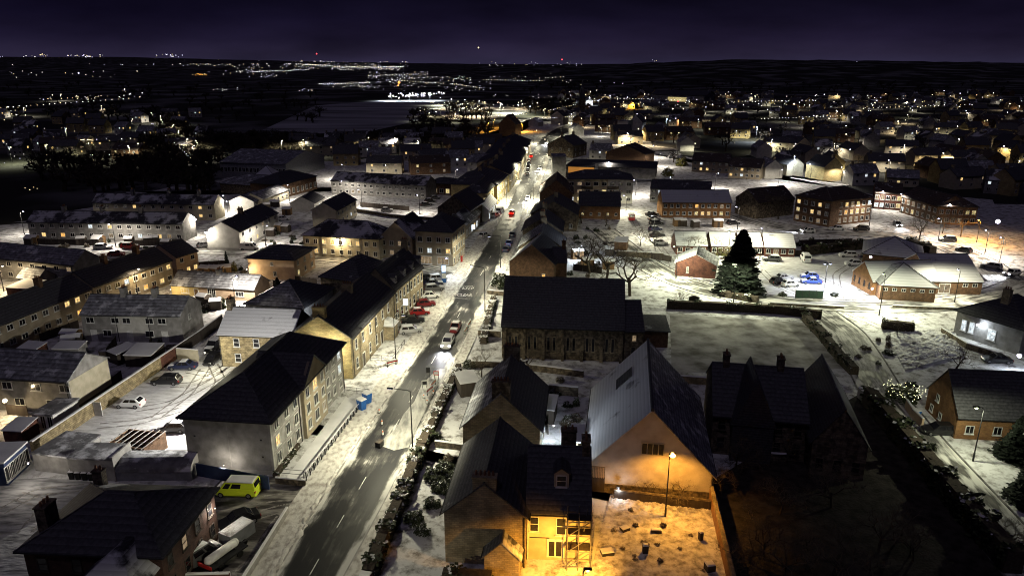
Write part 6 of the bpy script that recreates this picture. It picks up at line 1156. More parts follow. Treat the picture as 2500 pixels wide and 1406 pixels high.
# sheds
for lab, A_, B_, d_, h_, m_ in (('wide snow-roofed shed behind the three grey houses', (303, 868), (368, 869), 4.4, 2.0, 'wood_dark'), ('small snow-roofed shed left of the wide one', (262, 858), (285, 867), 3.6, 1.9, 'wood_dark'), ('snow-topped garden store below the diagonal terrace', (128, 852), (190, 853), 2.6, 1.7, 'concrete'), ('snow-topped garden hut at the left of the garden stores', (42, 852), (85, 856), 2.6, 1.9, 'brick_red'), ('red-sided snow-topped hut at the left edge by the conservatory', (6, 1052), (52, 1054), 3.0, 1.8, 'brick_red'), ('left garage with white snow roof at the left edge', (14, 703), (44, 705), 5, 2.3, 'brick_red'), ('right garage with white snow roof at the left edge', (46, 705), (72, 706), 5, 2.3, 'brick_red'), ('small shed in the gap behind the sandstone houses', (1318, 1000), (1352, 1003), 4, 2.2, 'wood_dark'), ('snow-roofed garden pavilion beside the frosted sandstone house', (1125, 938), (1168, 932), 3.4, 2.2, 'wood_dark'), ('small snow-roofed hut on the street side of the slate hall', (1500, 590), (1530, 592), 4, 2.4, 'brick_brown')):
    house('shed', lab, A_, B_, d_, h_, .5, 'mono', m_, 'snow_clean', cat='shed', over=.15)
# street works on the right kerb
def sign_board(label, u, v, rz, w, h, m1, m2, z=.5):
    r = thing('road_sign', label, 'road sign', P(u, v), rz)
    for s in (-1, 1): MB().tube((s * w * .35, .25, 0), (s * w * .35, 0, z + h * .5), .025, n=5).tube((s * w * .35, -.25, 0), (s * w * .35, 0, z + h * .5), .025, n=5).build('leg', 'metal_dark', r)
    MB().box(-w / 2, w / 2, -.04, -.01, z, z + h).build('panel', m1, r); MB().box(-w * .38, w * .38, -.055, -.042, z + h * .2, z + h * .8).build('face', m2, r); return r
sign_board('black and white temporary sign at the street works', 1037, 948, .25, .9, .9, 'paint_white', 'metal_dark'); sign_board('dark temporary sign behind the street works', 1046, 922, .1, .6, .9, 'metal_dark', 'metal_dark', .9); sign_board('red and white temporary sign at the street works', 1066, 928, -.1, .9, .7, 'paint_red', 'paint_white', .9)
def barrier(label, u, v, rz, m='paint_red', group=None):
    r = thing('barrier', label, 'barrier', P(u, v), rz, group)
    for z, mm in ((.75, m), (.45, 'paint_white'), (.98, 'paint_white')): MB().box(-1.0, 1.0, -.03, .03, z - .11, z + .11).build('board', mm, r)
    for s in (-1, 1): MB().box(s * .9 - .04, s * .9 + .04, -.3, .3, 0, .06).box(s * .9 - .03, s * .9 + .03, -.05, .05, .06, 1.1).build('foot', 'tyre', r)
barrier('red and white barrier at the foot of the slim lamp post', 958, 893, .6); barrier('red and white barrier at the near end of the street works', 1050, 960, 1.2); barrier('orange and white barrier beside the street works', 1058, 945, 1.3, 'paint_orange'); barrier('red and white barrier on the kerb by the oncoming off-roader', 1138, 812, 1.4, 'paint_orange'); barrier('second orange barrier by the oncoming off-roader', 1147, 796, 1.4, 'paint_orange')
def cone(label, u, v, group=None):
    r = thing('traffic_cone', label, 'traffic cone', P(u, v), random.random(), group); r.location.z = .06
    MB().box(-.2, .2, -.2, .2, 0, .05).build('base', 'tyre', r); MB().tube((0, 0, .05), (0, 0, .42), .14, .085, n=10).tube((0, 0, .62), (0, 0, .75), .055, .03, n=10).build('cone', 'paint_white', r); MB().tube((0, 0, .42), (0, 0, .62), .088, .057, n=10).build('sleeve', 'paint_orange', r)
for u, v in ((933, 1036), (926, 1008), (935, 1062), (1035, 972), (1043, 985), (1058, 962)): cone('traffic cone standing on the main street near the works', u, v, 'street works cones')
tl = thing('works_crate', 'dark crate with boards lying in the near lane of the street', 'crate', P(927, 1090), 1.2); MB().box(-.5, .5, -.35, .35, .06, .75).build('box', 'metal_dark', tl); MB().box(-.52, .52, -.37, .37, .752, .82).build('lid', 'wood_dark', tl); MB().box(-.2, .2, .36, .5, .06, .5).build('side_box', 'paint_white', tl)
# totem sign, post box, notice board, blade signs
ts = thing('totem_sign', 'blue and white lit totem sign at the corner of the stone terrace', 'sign', P(1084, 690), .1)
MB().box(-.5, .5, -.12, .12, 0, 4.2).build('panel', 'paint_blue', ts); MB().box(-.45, .45, -.15, -.122, 2.6, 4.1).build('face', 'sign_lit', ts); MB().box(-.45, .45, -.15, -.122, 1.0, 2.3).build('face', 'paint_white', ts)
pb = thing('post_box', 'red pillar box on the left pavement', 'post box', P(1127, 640), .2); MB().tube((0, 0, 0), (0, 0, 1.45), .26, n=12).build('body', 'paint_red', pb); MB().tube((0, 0, 1.45), (0, 0, 1.62), .3, .18, n=12).build('cap', 'paint_red', pb); MB().box(-.14, .14, -.3, -.2, 1.15, 1.2).build('slot', 'metal_dark', pb)
nb = thing('notice_board', 'dark notice board on posts beside the side road', 'notice board', P(1693, 748), -.05); MB().box(-1.1, 1.1, -.06, .06, .8, 2.0).build('board', 'wood_dark', nb)
for s in (-1, 1): MB().box(s * .95 - .06, s * .95 + .06, -.07, .07, 0, 2.1).build('post', 'wood_dark', nb)
MB().hexa([(-1.2, -.12, 2.0), (1.2, -.12, 2.0), (1.2, .12, 2.0), (-1.2, .12, 2.0), (-.2, -.12, 2.35), (.2, -.12, 2.35), (.2, .12, 2.35), (-.2, .12, 2.35)]).build('cap', 'wood_dark', nb)
for lab, u, v, m_ in (('blue lit blade sign on the stone terrace front', 985, 745, 'sign_lit'), ('white lit shop sign over the street shop', 1152, 560, 'sign_lit')):
    p = P(u, v, 4.0); r = thing('shop_sign', lab, 'sign', p, .1); MB().box(-.05, .9, -.05, .05, 0, 1.3).build('panel', m_, r); MB().tube((-.6, 0, 1.2), (.9, 0, 1.35), .03, n=5).build('bracket', 'metal_dark', r)
# litter of the orange-lit garden
def crate(label, u, v, rz, s, m_='wood_dark', nm='crate', tilt=0):
    r = thing(nm, label, nm.replace('_', ' '), P(u, v), rz); w, d, h = s
    MB().box(-w / 2, w / 2, -d / 2, d / 2, 0, h * .9).build('body', m_, r); MB().hexa([(-w / 2, -d / 2, h * .902), (w / 2, -d / 2, h * .902), (w / 2, d / 2, h * .902), (-w / 2, d / 2, h * .902), (-w * .4, -d * .4, h * 1.05), (w * .4, -d * .4, h * 1.05), (w * .4, d * .4, h * 1.05), (-w * .4, d * .4, h * 1.05)]).build('snow_cover', 'snow_clean', r)
crate('dark trunk-like box in the middle of the orange-lit garden', 1602, 1300, -.1, (1.1, .5, .5)); crate('upright dark post stump right in the orange-lit garden', 1710, 1318, .3, (.4, .4, 1.1)); crate('dark upright barrel in the lower orange-lit garden', 1575, 1350, 0, (.55, .5, 1.1)); crate('dark crate at the bottom right of the orange-lit garden', 1732, 1392, .2, (.9, .8, .9)); crate('pale box beside the terrace wall in the garden', 1638, 1215, 0, (.5, .4, .5), 'harl_cream'); crate('dark log pile left in the orange-lit garden', 1525, 1295, .5, (.9, .7, .5)); crate('overturned planter near the scaffold', 1482, 1352, .2, (1.3, .9, .5), 'metal_dark')
for i in range(16):
    u, v = random.uniform(1495, 1770), random.uniform(1245, 1400)
    if u > 1500 + (v - 1180) * .23 + 235: continue
    shrub('frozen weed clump in the orange-lit garden', u, v, random.uniform(.25, .5), random.uniform(.25, .6), 3, group='weeds of the orange-lit garden', name='weed_clump')
rnd = random.Random(9)
hp = MB()
for i in range(60):
    u = rnd.uniform(905, 960); c = P(u, 900 - (u - 905) * .5 + rnd.uniform(-12, 12)); hp.ball((c.x, c.y, 0), rnd.uniform(.12, .3), 8, sz=.5)
o = hp.build('snow_lumps', 'snow'); tag(o, 'lumpy cleared snow in front of the stone terrace', 'snow', kind='stuff')
# ---------------------------------------------------------------- garden fences and shrubs of the estate
def board_fence(label, pts, h=1.6, mat='wood_dark'):
    q = [P(u, v) for u, v in pts]; r = thing('garden_fence', label, 'fence', q[0]); o = q[0]; k = 0
    for a, b in zip(q, q[1:]):
        d = b - a; n_ = max(1, int(d.length / 1.9)); dn = d.normalized(); nr = Vector((-dn.y, dn.x, 0)) * .03
        for i in range(n_):
            p0 = a.lerp(b, i / n_) - o; p1 = a.lerp(b, (i + .96) / n_) - o; up = lambda p, z: (p.x, p.y, z)
            MB().hexa([up(p0 - nr, 0), up(p1 - nr, 0), up(p1 + nr, 0), up(p0 + nr, 0), up(p0 - nr, h), up(p1 - nr, h), up(p1 + nr, h), up(p0 + nr, h)]).build('panel', mat, r)
            MB().box(p0.x - .06, p0.x + .06, p0.y - .06, p0.y + .06, 0, h + .12).build('post', mat, r)
    return r
for lab, pts in (('board fence behind the wide snow-roofed shed', ((245, 880), (380, 882))), ('board fence along the left of the three grey houses', ((200, 840), (165, 872))), ('board fence between the first two gardens of the three grey houses', ((285, 842), (262, 872))), ('board fence between the last two gardens of the three grey houses', ((372, 842), (362, 872))), ('board fence under the gable of the grey terrace by the wall', ((272, 948), (300, 925))),
    ('dark fence across the gardens below the diagonal terrace', ((100, 835), (195, 800))), ('dark fence at the back of the bungalow', ((430, 742), (520, 750))), ('dark fence between bungalow and low hall', ((668, 700), (720, 712))), ('dark fence behind the brown rubble house', ((560, 765), (640, 768))), ('fence in front of the far-left terrace', ((80, 596), (240, 600))), ('second fence in front of the far-left terrace', ((330, 600), (440, 598))),
    ('fence beside the end house of the diagonal row', ((486, 655), (560, 650))), ('fence between the slate hall and the square house', ((722, 690), (775, 698))), ('fence at the left of the conservatory', ((20, 1012), (72, 1016))), ('fence along the estate road by the white van', ((660, 622), (735, 640))), ('fence behind the parked row of the lit gable', ((560, 560), (600, 548))), ('fence behind the lit forecourt', ((880, 505), (1000, 515))),
    ('garden fence right of the frosted sandstone house', ((1338, 1060), (1340, 960))), ('fence between the brick house and the church', ((1355, 690), (1440, 700))), ('fence beside the wide bare tree', ((1400, 660), (1470, 668))), ('garden fence in front of the snowy bungalows', ((1655, 618), (1790, 622))), ('brick-red fence in front of the rightmost bungalow', ((1862, 622), (1960, 626))), ('fence at the left of the brick hut', ((1590, 632), (1640, 640))), ('fence behind the lit car park hedge', ((1950, 600), (2080, 596)))): board_fence(lab, pts)
zones = (((120, 200, 800, 860), 8, 'below the diagonal terrace'), ((205, 440, 838, 878), 12, 'in the gardens of the three grey houses'), ((490, 600, 655, 690), 10, 'behind the long bungalow'), ((60, 450, 592, 612), 14, 'in front of the far-left terrace'), ((660, 760, 560, 620), 10, 'beside the estate road'), ((590, 720, 545, 600), 8, 'behind the lamp-lit gable house'), ((1390, 1500, 620, 680), 12, 'between the church and the street houses'), ((1340, 1410, 930, 1060), 8, 'behind the sandstone houses'), ((1660, 1790, 612, 635), 8, 'before the snowy bungalows'), ((1940, 2110, 585, 606), 10, 'along the back road'), ((1050, 1130, 1060, 1300), 8, 'in the gardens beside the street hedge'), ((420, 640, 735, 770), 8, 'behind the brown rubble house'), ((1400, 1520, 560, 620), 10, 'around the slate hall'), ((2080, 2250, 830, 960), 10, 'on the rough ground by the lane'))
for (u0, u1, v0, v1), n_, w_ in zones:
    for i in range(n_): shrub('small winter shrub ' + w_, random.uniform(u0, u1), random.uniform(v0, v1), random.uniform(.5, 1.3), random.uniform(.5, 1.5), random.choice((0, 1, 3, 3)), group='shrubs ' + w_)
# small garden sheds between the terraces
sp_ = []
for w_, h_, d_, m_ in ((2.2, 1.9, 1.8, 'wood_dark'), (2.8, 2.1, 2.2, 'wood_brown')):
    q_ = thing('garden_shed', 'x', 'shed'); MB().box(-w_ / 2, w_ / 2, -d_ / 2, d_ / 2, 0, h_).build('wall', m_, q_)
    for s_ in (-1, 1):
        p_ = [(-w_ / 2 - .1, 0, h_ + .5), (w_ / 2 + .1, 0, h_ + .5), (w_ / 2 + .1, s_ * (d_ / 2 + .15), h_ - .02), (-w_ / 2 - .1, s_ * (d_ / 2 + .15), h_ - .02)]
        if s_ > 0: p_ = [p_[1], p_[0], p_[3], p_[2]]
        MB().hexa(p_ + [(x, y_, z_ + .1) for x, y_, z_ in p_]).build('roof_slope', 'snow_clean', q_)
    for x in (-w_ / 2 + .03, w_ / 2 - .03): MB().face([(x, -d_ / 2, h_), (x, d_ / 2, h_), (x, 0, h_ + .48)]).build('gable', m_, q_)
    MB().box(-.35, .35, -d_ / 2 - .03, -d_ / 2, 0, 1.75).build('door', 'wood_dark', q_); sp_.append(q_)
n_used = [0, 0]
for (u0, u1, v0, v1), n_, w_ in (((60, 440, 594, 606), 9, 'in front of the far-left terrace'), ((110, 190, 812, 850), 3, 'below the diagonal terrace'), ((490, 600, 668, 690), 4, 'behind the long bungalow'), ((250, 520, 512, 522), 7, 'behind the floodlit-gable terrace'), ((600, 740, 560, 592), 5, 'by the lamp-lit gable house'), ((440, 540, 738, 760), 3, 'above the brown rubble house'), ((1400, 1500, 610, 660), 4, 'between the church and the slate hall'), ((1650, 1780, 540, 556), 4, 'above the snowy bungalows'), ((640, 760, 500, 545), 5, 'among the estate cottages')):
    for i in range(n_):
        k_ = random.randrange(2); o_ = sp_[k_] if not n_used[k_] else copy_tree(sp_[k_]); n_used[k_] = 1
        o_.location = P(random.uniform(u0, u1), random.uniform(v0, v1)); o_.rotation_euler.z = random.uniform(-.4, .4); o_['label'] = ('small dark' if k_ == 0 else 'larger brown') + ' snow-roofed garden shed ' + w_; o_['group'] = 'garden sheds ' + w_
# ---------------------------------------------------------------- far town, countryside and the city on the horizon
rnd = random.Random(42)
def zone(u, v):
    a = 'near the spire' if u < 1480 else 'below the far pavilion' if u < 1720 else 'beyond the brown-roofed semis' if u < 1920 else 'beyond the brick flats' if u < 2160 else 'around the lone yellow-lit cottage' if u < 2330 else 'at the right edge of the town'
    return a + (', farthest rows' if v < 262 else ', middle rows' if v < 320 else ', nearer rows')
def hill(name, prof, Y, base_v, mat='grass_dark', depth=0.25):
    # ridge seen against the sky: crest profile, front slope down to the plain
    vs = []; fs = []; n = len(prof)
    for u, v in prof:
        c = Q(u, v, Y); f = Vector((c.x * (1 - depth), Y * (1 - depth), -.4)); b = Vector((c.x * 1.3, Y * 1.3, -.4)); m_ = c.lerp(f, .5) + Vector((0, 0, c.z * .12)); vs += [tuple(f), tuple(m_), tuple(c), tuple(b)]
    for i in range(n - 1):
        for j in range(3): k = i * 4 + j; fs.append((k, k + 4, k + 5, k + 1))
    me = bpy.data.meshes.new(name); me.from_pydata(vs, [], fs); me.materials.append(mt(mat)); o = ob(name, me); o['kind'] = 'structure'; return o
def ridge(pts, jit=2.0, step=26):
    out = []
    for (a, va), (b, vb) in zip(pts, pts[1:]):
        n = max(1, int((b - a) / step))
        for i in range(n): t = i / n; out.append((a + (b - a) * t, va + (vb - va) * t + rnd.uniform(-jit, jit) * .6))
    out.append(pts[-1]); return out
hill('hills', ridge([(-900, 142), (-100, 139), (300, 140), (600, 147), (900, 153), (1200, 157), (1500, 157), (3400, 155)], 1.0), 15000, 160)
hill('hills', ridge([(1380, 164), (1480, 160), (1560, 155), (1650, 151), (1800, 146), (2000, 147), (2200, 150), (2500, 153), (3000, 153), (3600, 160)], 2.0), 3200, 230, depth=.45)
hill('hills', ridge([(1150, 163), (1300, 160), (1500, 166), (1700, 172), (1900, 178)], 1.5), 4200, 200, depth=.2)
hill('hills', ridge([(-700, 160), (200, 160), (330, 158), (480, 163), (560, 160)], 1.5), 5200, 200, depth=.2)

# distant lights: points of light of the city and villages, uncountable
FL = MB(); FLM = ['lens_far_white', 'lens_far_warm', 'lens_far_violet', 'lens_far_orange', 'lens_far_red', 'lens_far_green']
for nm, c, s in (('lens_far_white', (1, .95, .9), 2.2), ('lens_far_warm', (1, .78, .42), 1.8), ('lens_far_violet', (.72, .68, 1.0), 2.0), ('lens_far_orange', (1, .42, .08), 1.9), ('lens_far_red', (1, .08, .10), 2.2), ('lens_far_green', (.6, 1, .7), 1.4)): EM(nm, c, s)
def spark(u, v, s=.5, mi=0):
    if v < 146 and u < 640: v += 7
    if v > 166: p = P(u, v, 6)
    else: p = Q(u, v, 14500 if u < 1500 else 3050)
    if v <= 166 and u < 1500 and v > 156: p = Q(u, v, 9000)
    r = s * 1.5 * p.length / 717.0 * .5; FL.ball(p, r, 5, mi)
def swarm(u0, u1, v0, v1, n, s=.42, w=(5, 2, 4, 0, 0, 0), slope=0.0):
    for i in range(n):
        u = rnd.uniform(u0, u1); spark(u, rnd.uniform(v0, v1) + slope * (u - u0), s * rnd.uniform(.45, 1.25), rnd.choices(range(6), w)[0])
swarm(0, 260, 127, 133, 26); swarm(95, 112, 125, 128, 5, .6, (0, 1, 0, 0, 0, 0)); swarm(180, 225, 129, 133, 8, .6); swarm(380, 445, 126, 133, 16, .55); swarm(0, 330, 150, 190, 40, .34); swarm(250, 560, 142, 172, 70, .4); swarm(330, 370, 168, 175, 14, .6); swarm(500, 640, 148, 182, 75, .45); swarm(520, 570, 151, 156, 16, .7)
swarm(470, 515, 181, 185, 14, .55, (0, 1, 0, 4, 0, 0)); swarm(605, 700, 152, 190, 50, .5); swarm(700, 820, 148, 168, 70, .42); swarm(740, 1000, 150, 168, 120, .42); swarm(810, 985, 162, 172, 100, .45); swarm(900, 1045, 176, 192, 50, .5); swarm(780, 910, 200, 214, 48, .5); swarm(730, 765, 216, 224, 12, .4); swarm(880, 1000, 195, 222, 36, .45); swarm(940, 1085, 186, 214, 40, .5, (6, 1, 3, 0, 0, 1)); swarm(1090, 1150, 186, 196, 18, .5, (5, 2, 2, 0, 0, 3)); swarm(1085, 1200, 196, 222, 34, .5)
swarm(1170, 1420, 152, 164, 34, .38); swarm(1190, 1330, 184, 200, 24, .42); swarm(1330, 1560, 172, 208, 26, .42); swarm(1588, 1606, 147, 151, 3, .6); swarm(1890, 2000, 160, 180, 5, .5); swarm(2215, 2270, 152, 158, 2, .6, (0, 0, 1, 0, 0, 0)); swarm(2090, 2120, 150, 153, 2, .4)
swarm(1200, 1700, 228, 262, 60, .5, (5, 3, 1, 0, 0, 0)); swarm(1700, 2500, 232, 262, 60, .45, (5, 3, 2, 0, 0, 0)); swarm(1020, 1320, 246, 275, 50, .5, (4, 4, 0, 0, 0, 0)); swarm(90, 330, 234, 244, 34, .45, (3, 3, 1, 0, 0, 0)); swarm(0, 90, 255, 300, 18, .5, (2, 5, 0, 0, 0, 0)); swarm(0, 340, 300, 400, 44, .38, (5, 3, 2, 0, 0, 0)); swarm(300, 350, 218, 240, 12, .5); swarm(520, 580, 214, 222, 8, .4); swarm(40, 100, 455, 478, 4, .5, (2, 3, 0, 0, 0, 0))
def string(u0, v0, u1, v1, n, s=.5, w=(5, 3, 2, 0, 0, 0)):
    for i in range(n): t = (i + rnd.uniform(-.2, .2)) / n; spark(u0 + (u1 - u0) * t, v0 + (v1 - v0) * t + rnd.gauss(0, .5), s * rnd.uniform(.7, 1.2), rnd.choices(range(6), w)[0])
for q in ((740, 158, 980, 170, 40), (810, 166, 985, 164, 46), (560, 150, 800, 160, 40), (900, 185, 1050, 181, 26), (780, 206, 905, 202, 26), (1100, 205, 1180, 216, 16), (1180, 195, 1330, 198, 22), (280, 152, 520, 158, 30), (330, 172, 372, 172, 12), (620, 176, 760, 170, 22), (950, 195, 1090, 205, 22), (1330, 190, 1480, 186, 16), (1500, 240, 1720, 247, 30), (1720, 250, 2000, 245, 34), (1860, 290, 2060, 283, 24), (2100, 265, 2400, 255, 28), (1340, 270, 1480, 240, 26), (1290, 290, 1420, 285, 26), (1110, 290, 1290, 278, 30), (20, 262, 330, 240, 22), (370, 300, 470, 390, 20), (100, 345, 330, 338, 20)): string(*q)
for u, v, s, m_ in ((773, 132, 1.0, 4), (1372, 146, 1.1, 4), (497, 143, 1.0, 3), (509, 150, .8, 2), (1168, 117, 1.1, 1), (1350, 162, .9, 2), (1655, 248, 1.2, 4), (192, 179, 1.0, 2), (974, 202, 2.0, 3), (972, 209, 1.3, 3)): spark(u, v, s, m_)
for i in range(38): spark(177 + i * 1.35, 342 + math.sin(i * .2) * 1.2, .5, 1)
for i in range(60): u = rnd.uniform(945, 1085); spark(u, 236 - (u - 945) * .05 + rnd.gauss(0, 2.5), rnd.uniform(.5, 1.5), rnd.choice((0, 0, 2)))
for i in range(20): spark(rnd.uniform(1090, 1190), rnd.uniform(252, 262), rnd.uniform(.4, .8), rnd.choice((0, 1)))
o = FL.build('distant_lights', FLM); tag(o, 'countless points of light of the city and villages towards the horizon', 'lights', kind='stuff')

# far street lamps that light what stands round them
lamp_n = [0]
LM = {}
def far_lamp(u, v, h=7, power=3000, col='white', lens='lens_white', s=.55, label=None, group='far street lamps of the town'):
    p = P(u, v); k = max(.16, s * p.length / 717 * .5); key = (h, lens, round(k, 1))
    if key not in LM: LM[key] = (MB().tube((0, 0, 0), (0, 0, h), .10, .06, n=5).tube((0, 0, h), (.8, 0, h + .1), .05, n=4).mesh('post', 'metal_galv'), MB().ball((.8, 0, h), max(k, .2), 6).mesh('lens', lens))
    r = thing('street_lamp', label or 'small far street lamp ' + zone(u, v), 'street lamp', p, rnd.uniform(0, 6.28), None if label else group)
    ob('post', LM[key][0], r); ob('lens', LM[key][1], r); fill_light(r, (.8, 0, h - k - .3), power, LCOL[col], 'SPOT', .3, 165, .4); return r
for u, v in ((1490, 236), (1530, 240), (1575, 297), (1640, 272), (1667, 272), (1695, 272), (1705, 303), (1782, 286), (1845, 328), (1878, 330), (1880, 236), (1460, 250), (1420, 300), (1440, 288), (1395, 288), (1500, 330), (1528, 342), (1560, 330), (1600, 345), (1740, 260), (1815, 262), (1850, 258), (1905, 250), (1935, 258), (1990, 235), (2012, 232), (1975, 262), (2080, 240), (2095, 248), (2130, 262), (2140, 250), (2205, 245), (2230, 248), (2265, 240), (2350, 248), (2460, 258), (2330, 282), (2360, 285), (2215, 290), (2225, 276), (2125, 278), (2190, 308), (2140, 312), (2065, 345), (2330, 322), (2400, 330), (2440, 378), (2300, 398), (2470, 325), (1955, 300), (1985, 292), (2020, 300), (2040, 280), (1920, 285), (1760, 305), (2380, 440), (2120, 330), (1600, 258), (1690, 250), (1720, 268), (2280, 330), (1650, 300), (2040, 420), (1935, 372), (1880, 360), (2480, 420)):
    far_lamp(u, v + 12, 7, rnd.uniform(900, 3200), rnd.choice(('white', 'road', 'road', 'warm')), rnd.choice(('lens_white', 'lens_white', 'lens_warm')), .6)
for u, v in ((20, 282), (60, 285), (325, 318), (375, 300), (400, 320), (425, 335), (440, 352), (460, 375), (475, 395), (395, 308), (165, 345), (118, 392), (225, 388), (320, 395), (345, 388), (485, 380), (30, 400), (250, 280), (130, 248), (150, 246), (690, 380), (900, 372), (1022, 380), (965, 372), (740, 378)):
    far_lamp(u, v, 8, rnd.uniform(2500, 6000), rnd.choice(('green', 'road', 'white')), 'lens_warm', .45, group='far street lamps of the left estate')
for r in [o_ for o_ in bpy.data.objects if o_.get('group') == 'far street lamps of the left estate']: r['label'] = 'small far street lamp among dark trees left of the snowy field'
for i, (u, v) in enumerate(((1077, 258), (1102, 262), (1134, 264), (1169, 268), (1222, 276), (1264, 280), (1292, 284))): far_lamp(u, v, 9, 9000, 'green', 'lens_white', .6)
for r in [o_ for o_ in bpy.data.objects if o_.get('category') == 'street lamp' and o_.location.y > 620 and -110 < o_.location.x < 25 and o_.get('group') == 'far street lamps of the town']: r['label'] = 'tall far lamp in the line beside the snowy field'; r['group'] = 'lamps along the bypass'
for u, v in ((1205, 312), (1262, 306), (1240, 318), (1190, 322), (1275, 322), (1502, 262), (1515, 266), (1545, 266), (1560, 268)):
    far_lamp(u, v, 6, 4200, 'orange', 'lens_orange', .7, group='far orange lamps')
for r in [o_ for o_ in bpy.data.objects if o_.get('group') == 'far orange lamps']: r['label'] = 'small far orange sodium lamp beyond the end of the street'
for u, v, pw, lab in ((955, 246, 60000, 'bright white flood mast left of the lit depot'), (1000, 246, 60000, 'bright white flood mast at the middle of the lit depot'), (1050, 246, 60000, 'bright white flood mast right of the lit depot'), (1440, 258, 9000, 'white flood mast beside the far pitch'), (1845, 345, 4200, 'blue-white flood lamp in the lit yard at right'), (1625, 322, 2500, 'violet-blue lamp below the pale gables'), (1935, 432, 2500, 'blue-white lamp by the brick flats')): far_lamp(u, v, 9, pw, 'cool', 'lens_blue' if 'blue' in lab else 'lens_white', 1.1, lab)

for i in range(26):
    far_lamp(rnd.uniform(1020, 1330), rnd.uniform(262, 300), 7, rnd.uniform(1500, 4500), rnd.choice(('green', 'road', 'warm')), 'lens_warm', .5, group='lamps along the bypass')
for r in [o_ for o_ in bpy.data.objects if o_.get('group') == 'lamps along the bypass']: r['label'] = 'tall far lamp in the line beside the snowy field'
# far houses: copies of a few kinds
protos = []
for i, (wall, rf, w_, d_, h_, rs) in enumerate((('harl_white', 'slate_frost', 11, 8, 5, 3), ('harl_cream', 'slate_dust', 16, 8, 5, 2.8), ('harl_grey', 'slate_patch', 9, 9, 5.2, 3.4), ('sandstone_yellow', 'slate', 12, 9, 6, 3.6), ('brick_brown', 'tile_brown', 18, 9, 5.2, 2.8))):
    root = thing('town_house', 'x', 'house', (0, 0, 0), 0, 'far houses of the town'); walls(root, w_, d_, h_, wall, rise=rs, axis='x'); roof_gable(root, w_, d_, h_, rs, .35, 'x', rf)
    for g_ in [c_ for c_ in root.children if c_.name.startswith('gutter')]: bpy.data.objects.remove(g_)
    chimney(root, w_ * .1, d_ / 2, h_ + rs, .8, 1.1, 1.2, 'sandstone', 0)
    for f in 'fr': wins(root, w_, d_, [(f, 3 if f == 'f' else 1, [0.9, 3.3], 1.1, 1.2)], True, .24)
    protos.append(root)
KINDW = ('white far house with frosted roof', 'long cream far house', 'grey far house with patchy roof', 'yellow sandstone far house', 'long brown-brick far house')
used = [0] * len(protos); placed = []
def far_house(u, v, rz, k, group, label):
    p = P(u, v)
    for q in placed:
        if (q - p).length < 14.5: return
    if len(placed) > 285: return
    placed.append(p)
    o = protos[k] if not used[k] else copy_tree(protos[k]); used[k] = 1; o.location = p; o.rotation_euler.z = rz; o['group'] = group; o['label'] = label or (KINDW[k] + ' ' + zone(u, v))
ban = [(1300, 1410, 300, 460), (1480, 1600, 360, 420), (1690, 1870, 370, 430), (1150, 1300, 330, 420), (1600, 1690, 370, 395), (2120, 2300, 415, 470), (1930, 2140, 440, 480)]
for i in range(110):
    v = rnd.uniform(350, 428); u = rnd.uniform(700, 1160)
    if 530 < u < 800 and v > 380: continue
    far_house(u, v, rnd.uniform(-.3, .3), rnd.randrange(5), 'dark houses left of the street', 'dark house with snow-dusted roof among trees left of the main street')
for i in range(40):
    v = rnd.uniform(285, 400); u = rnd.uniform(-40, 480)
    far_house(u, v, rnd.uniform(-.5, .5), rnd.randrange(5), 'dim houses at the far left', 'dim house among dark trees at the far left')
for i in range(420):
    v = 232 + 215 * rnd.random() ** 1.5; u = rnd.uniform(1360, 2560) if v < 330 else rnd.uniform(1420, 2540)
    if v > 420 and u < 1880: continue
    if any(a_ < u < b_ and c_ < v < e_ for a_, b_, c_, e_ in ban): continue
    far_house(u, v, rnd.choice((0, .2, -.3, 1.4, 1.7)) + rnd.uniform(-.15, .15), rnd.randrange(5), 'far houses of the town', None)
tl_ = [q for q in placed if q.x > 20]; rnd.shuffle(tl_)
for q in tl_[:120]:  # extra lamps scattered at random, added to light the far house walls
    a_ = rnd.uniform(3.6, 5.8); q2 = q + Vector((math.cos(a_) * 9 + 5, math.sin(a_) * 8, 0)); t_ = q2.y; yc_ = (math.atan2(CAMH, t_) - PITCH); v_ = 703 + FPX * math.tan(yc_); u_ = 1250 + FPX * q2.x / math.hypot(t_, CAMH) / math.cos(yc_)
    far_lamp(u_, v_, rnd.choice((5, 6, 7)), rnd.uniform(400, 1500), rnd.choice(('white', 'road', 'warm', 'road')), rnd.choice(('lens_white', 'lens_warm', 'lens_warm')), .42)
for k, o in enumerate(protos):
    if not used[k]:
        for ch in list(o.children_recursive): bpy.data.objects.remove(ch)
        bpy.data.objects.remove(o)
for i, (u, v) in enumerate(((2080, 452), (2330, 462), (2400, 470), (2470, 478), (2520, 470), (2360, 440), (2440, 450), (2500, 500), (2290, 448))):
    o = copy_tree(protos[i % 5]); o.location = P(u, v); o.rotation_euler.z = rnd.uniform(-.5, .5); o['group'] = 'houses behind the curving brick row'; o['label'] = KINDW[i % 5].replace('far ', '') + ' behind the curving brick row at the right'; placed.append(P(u, v))
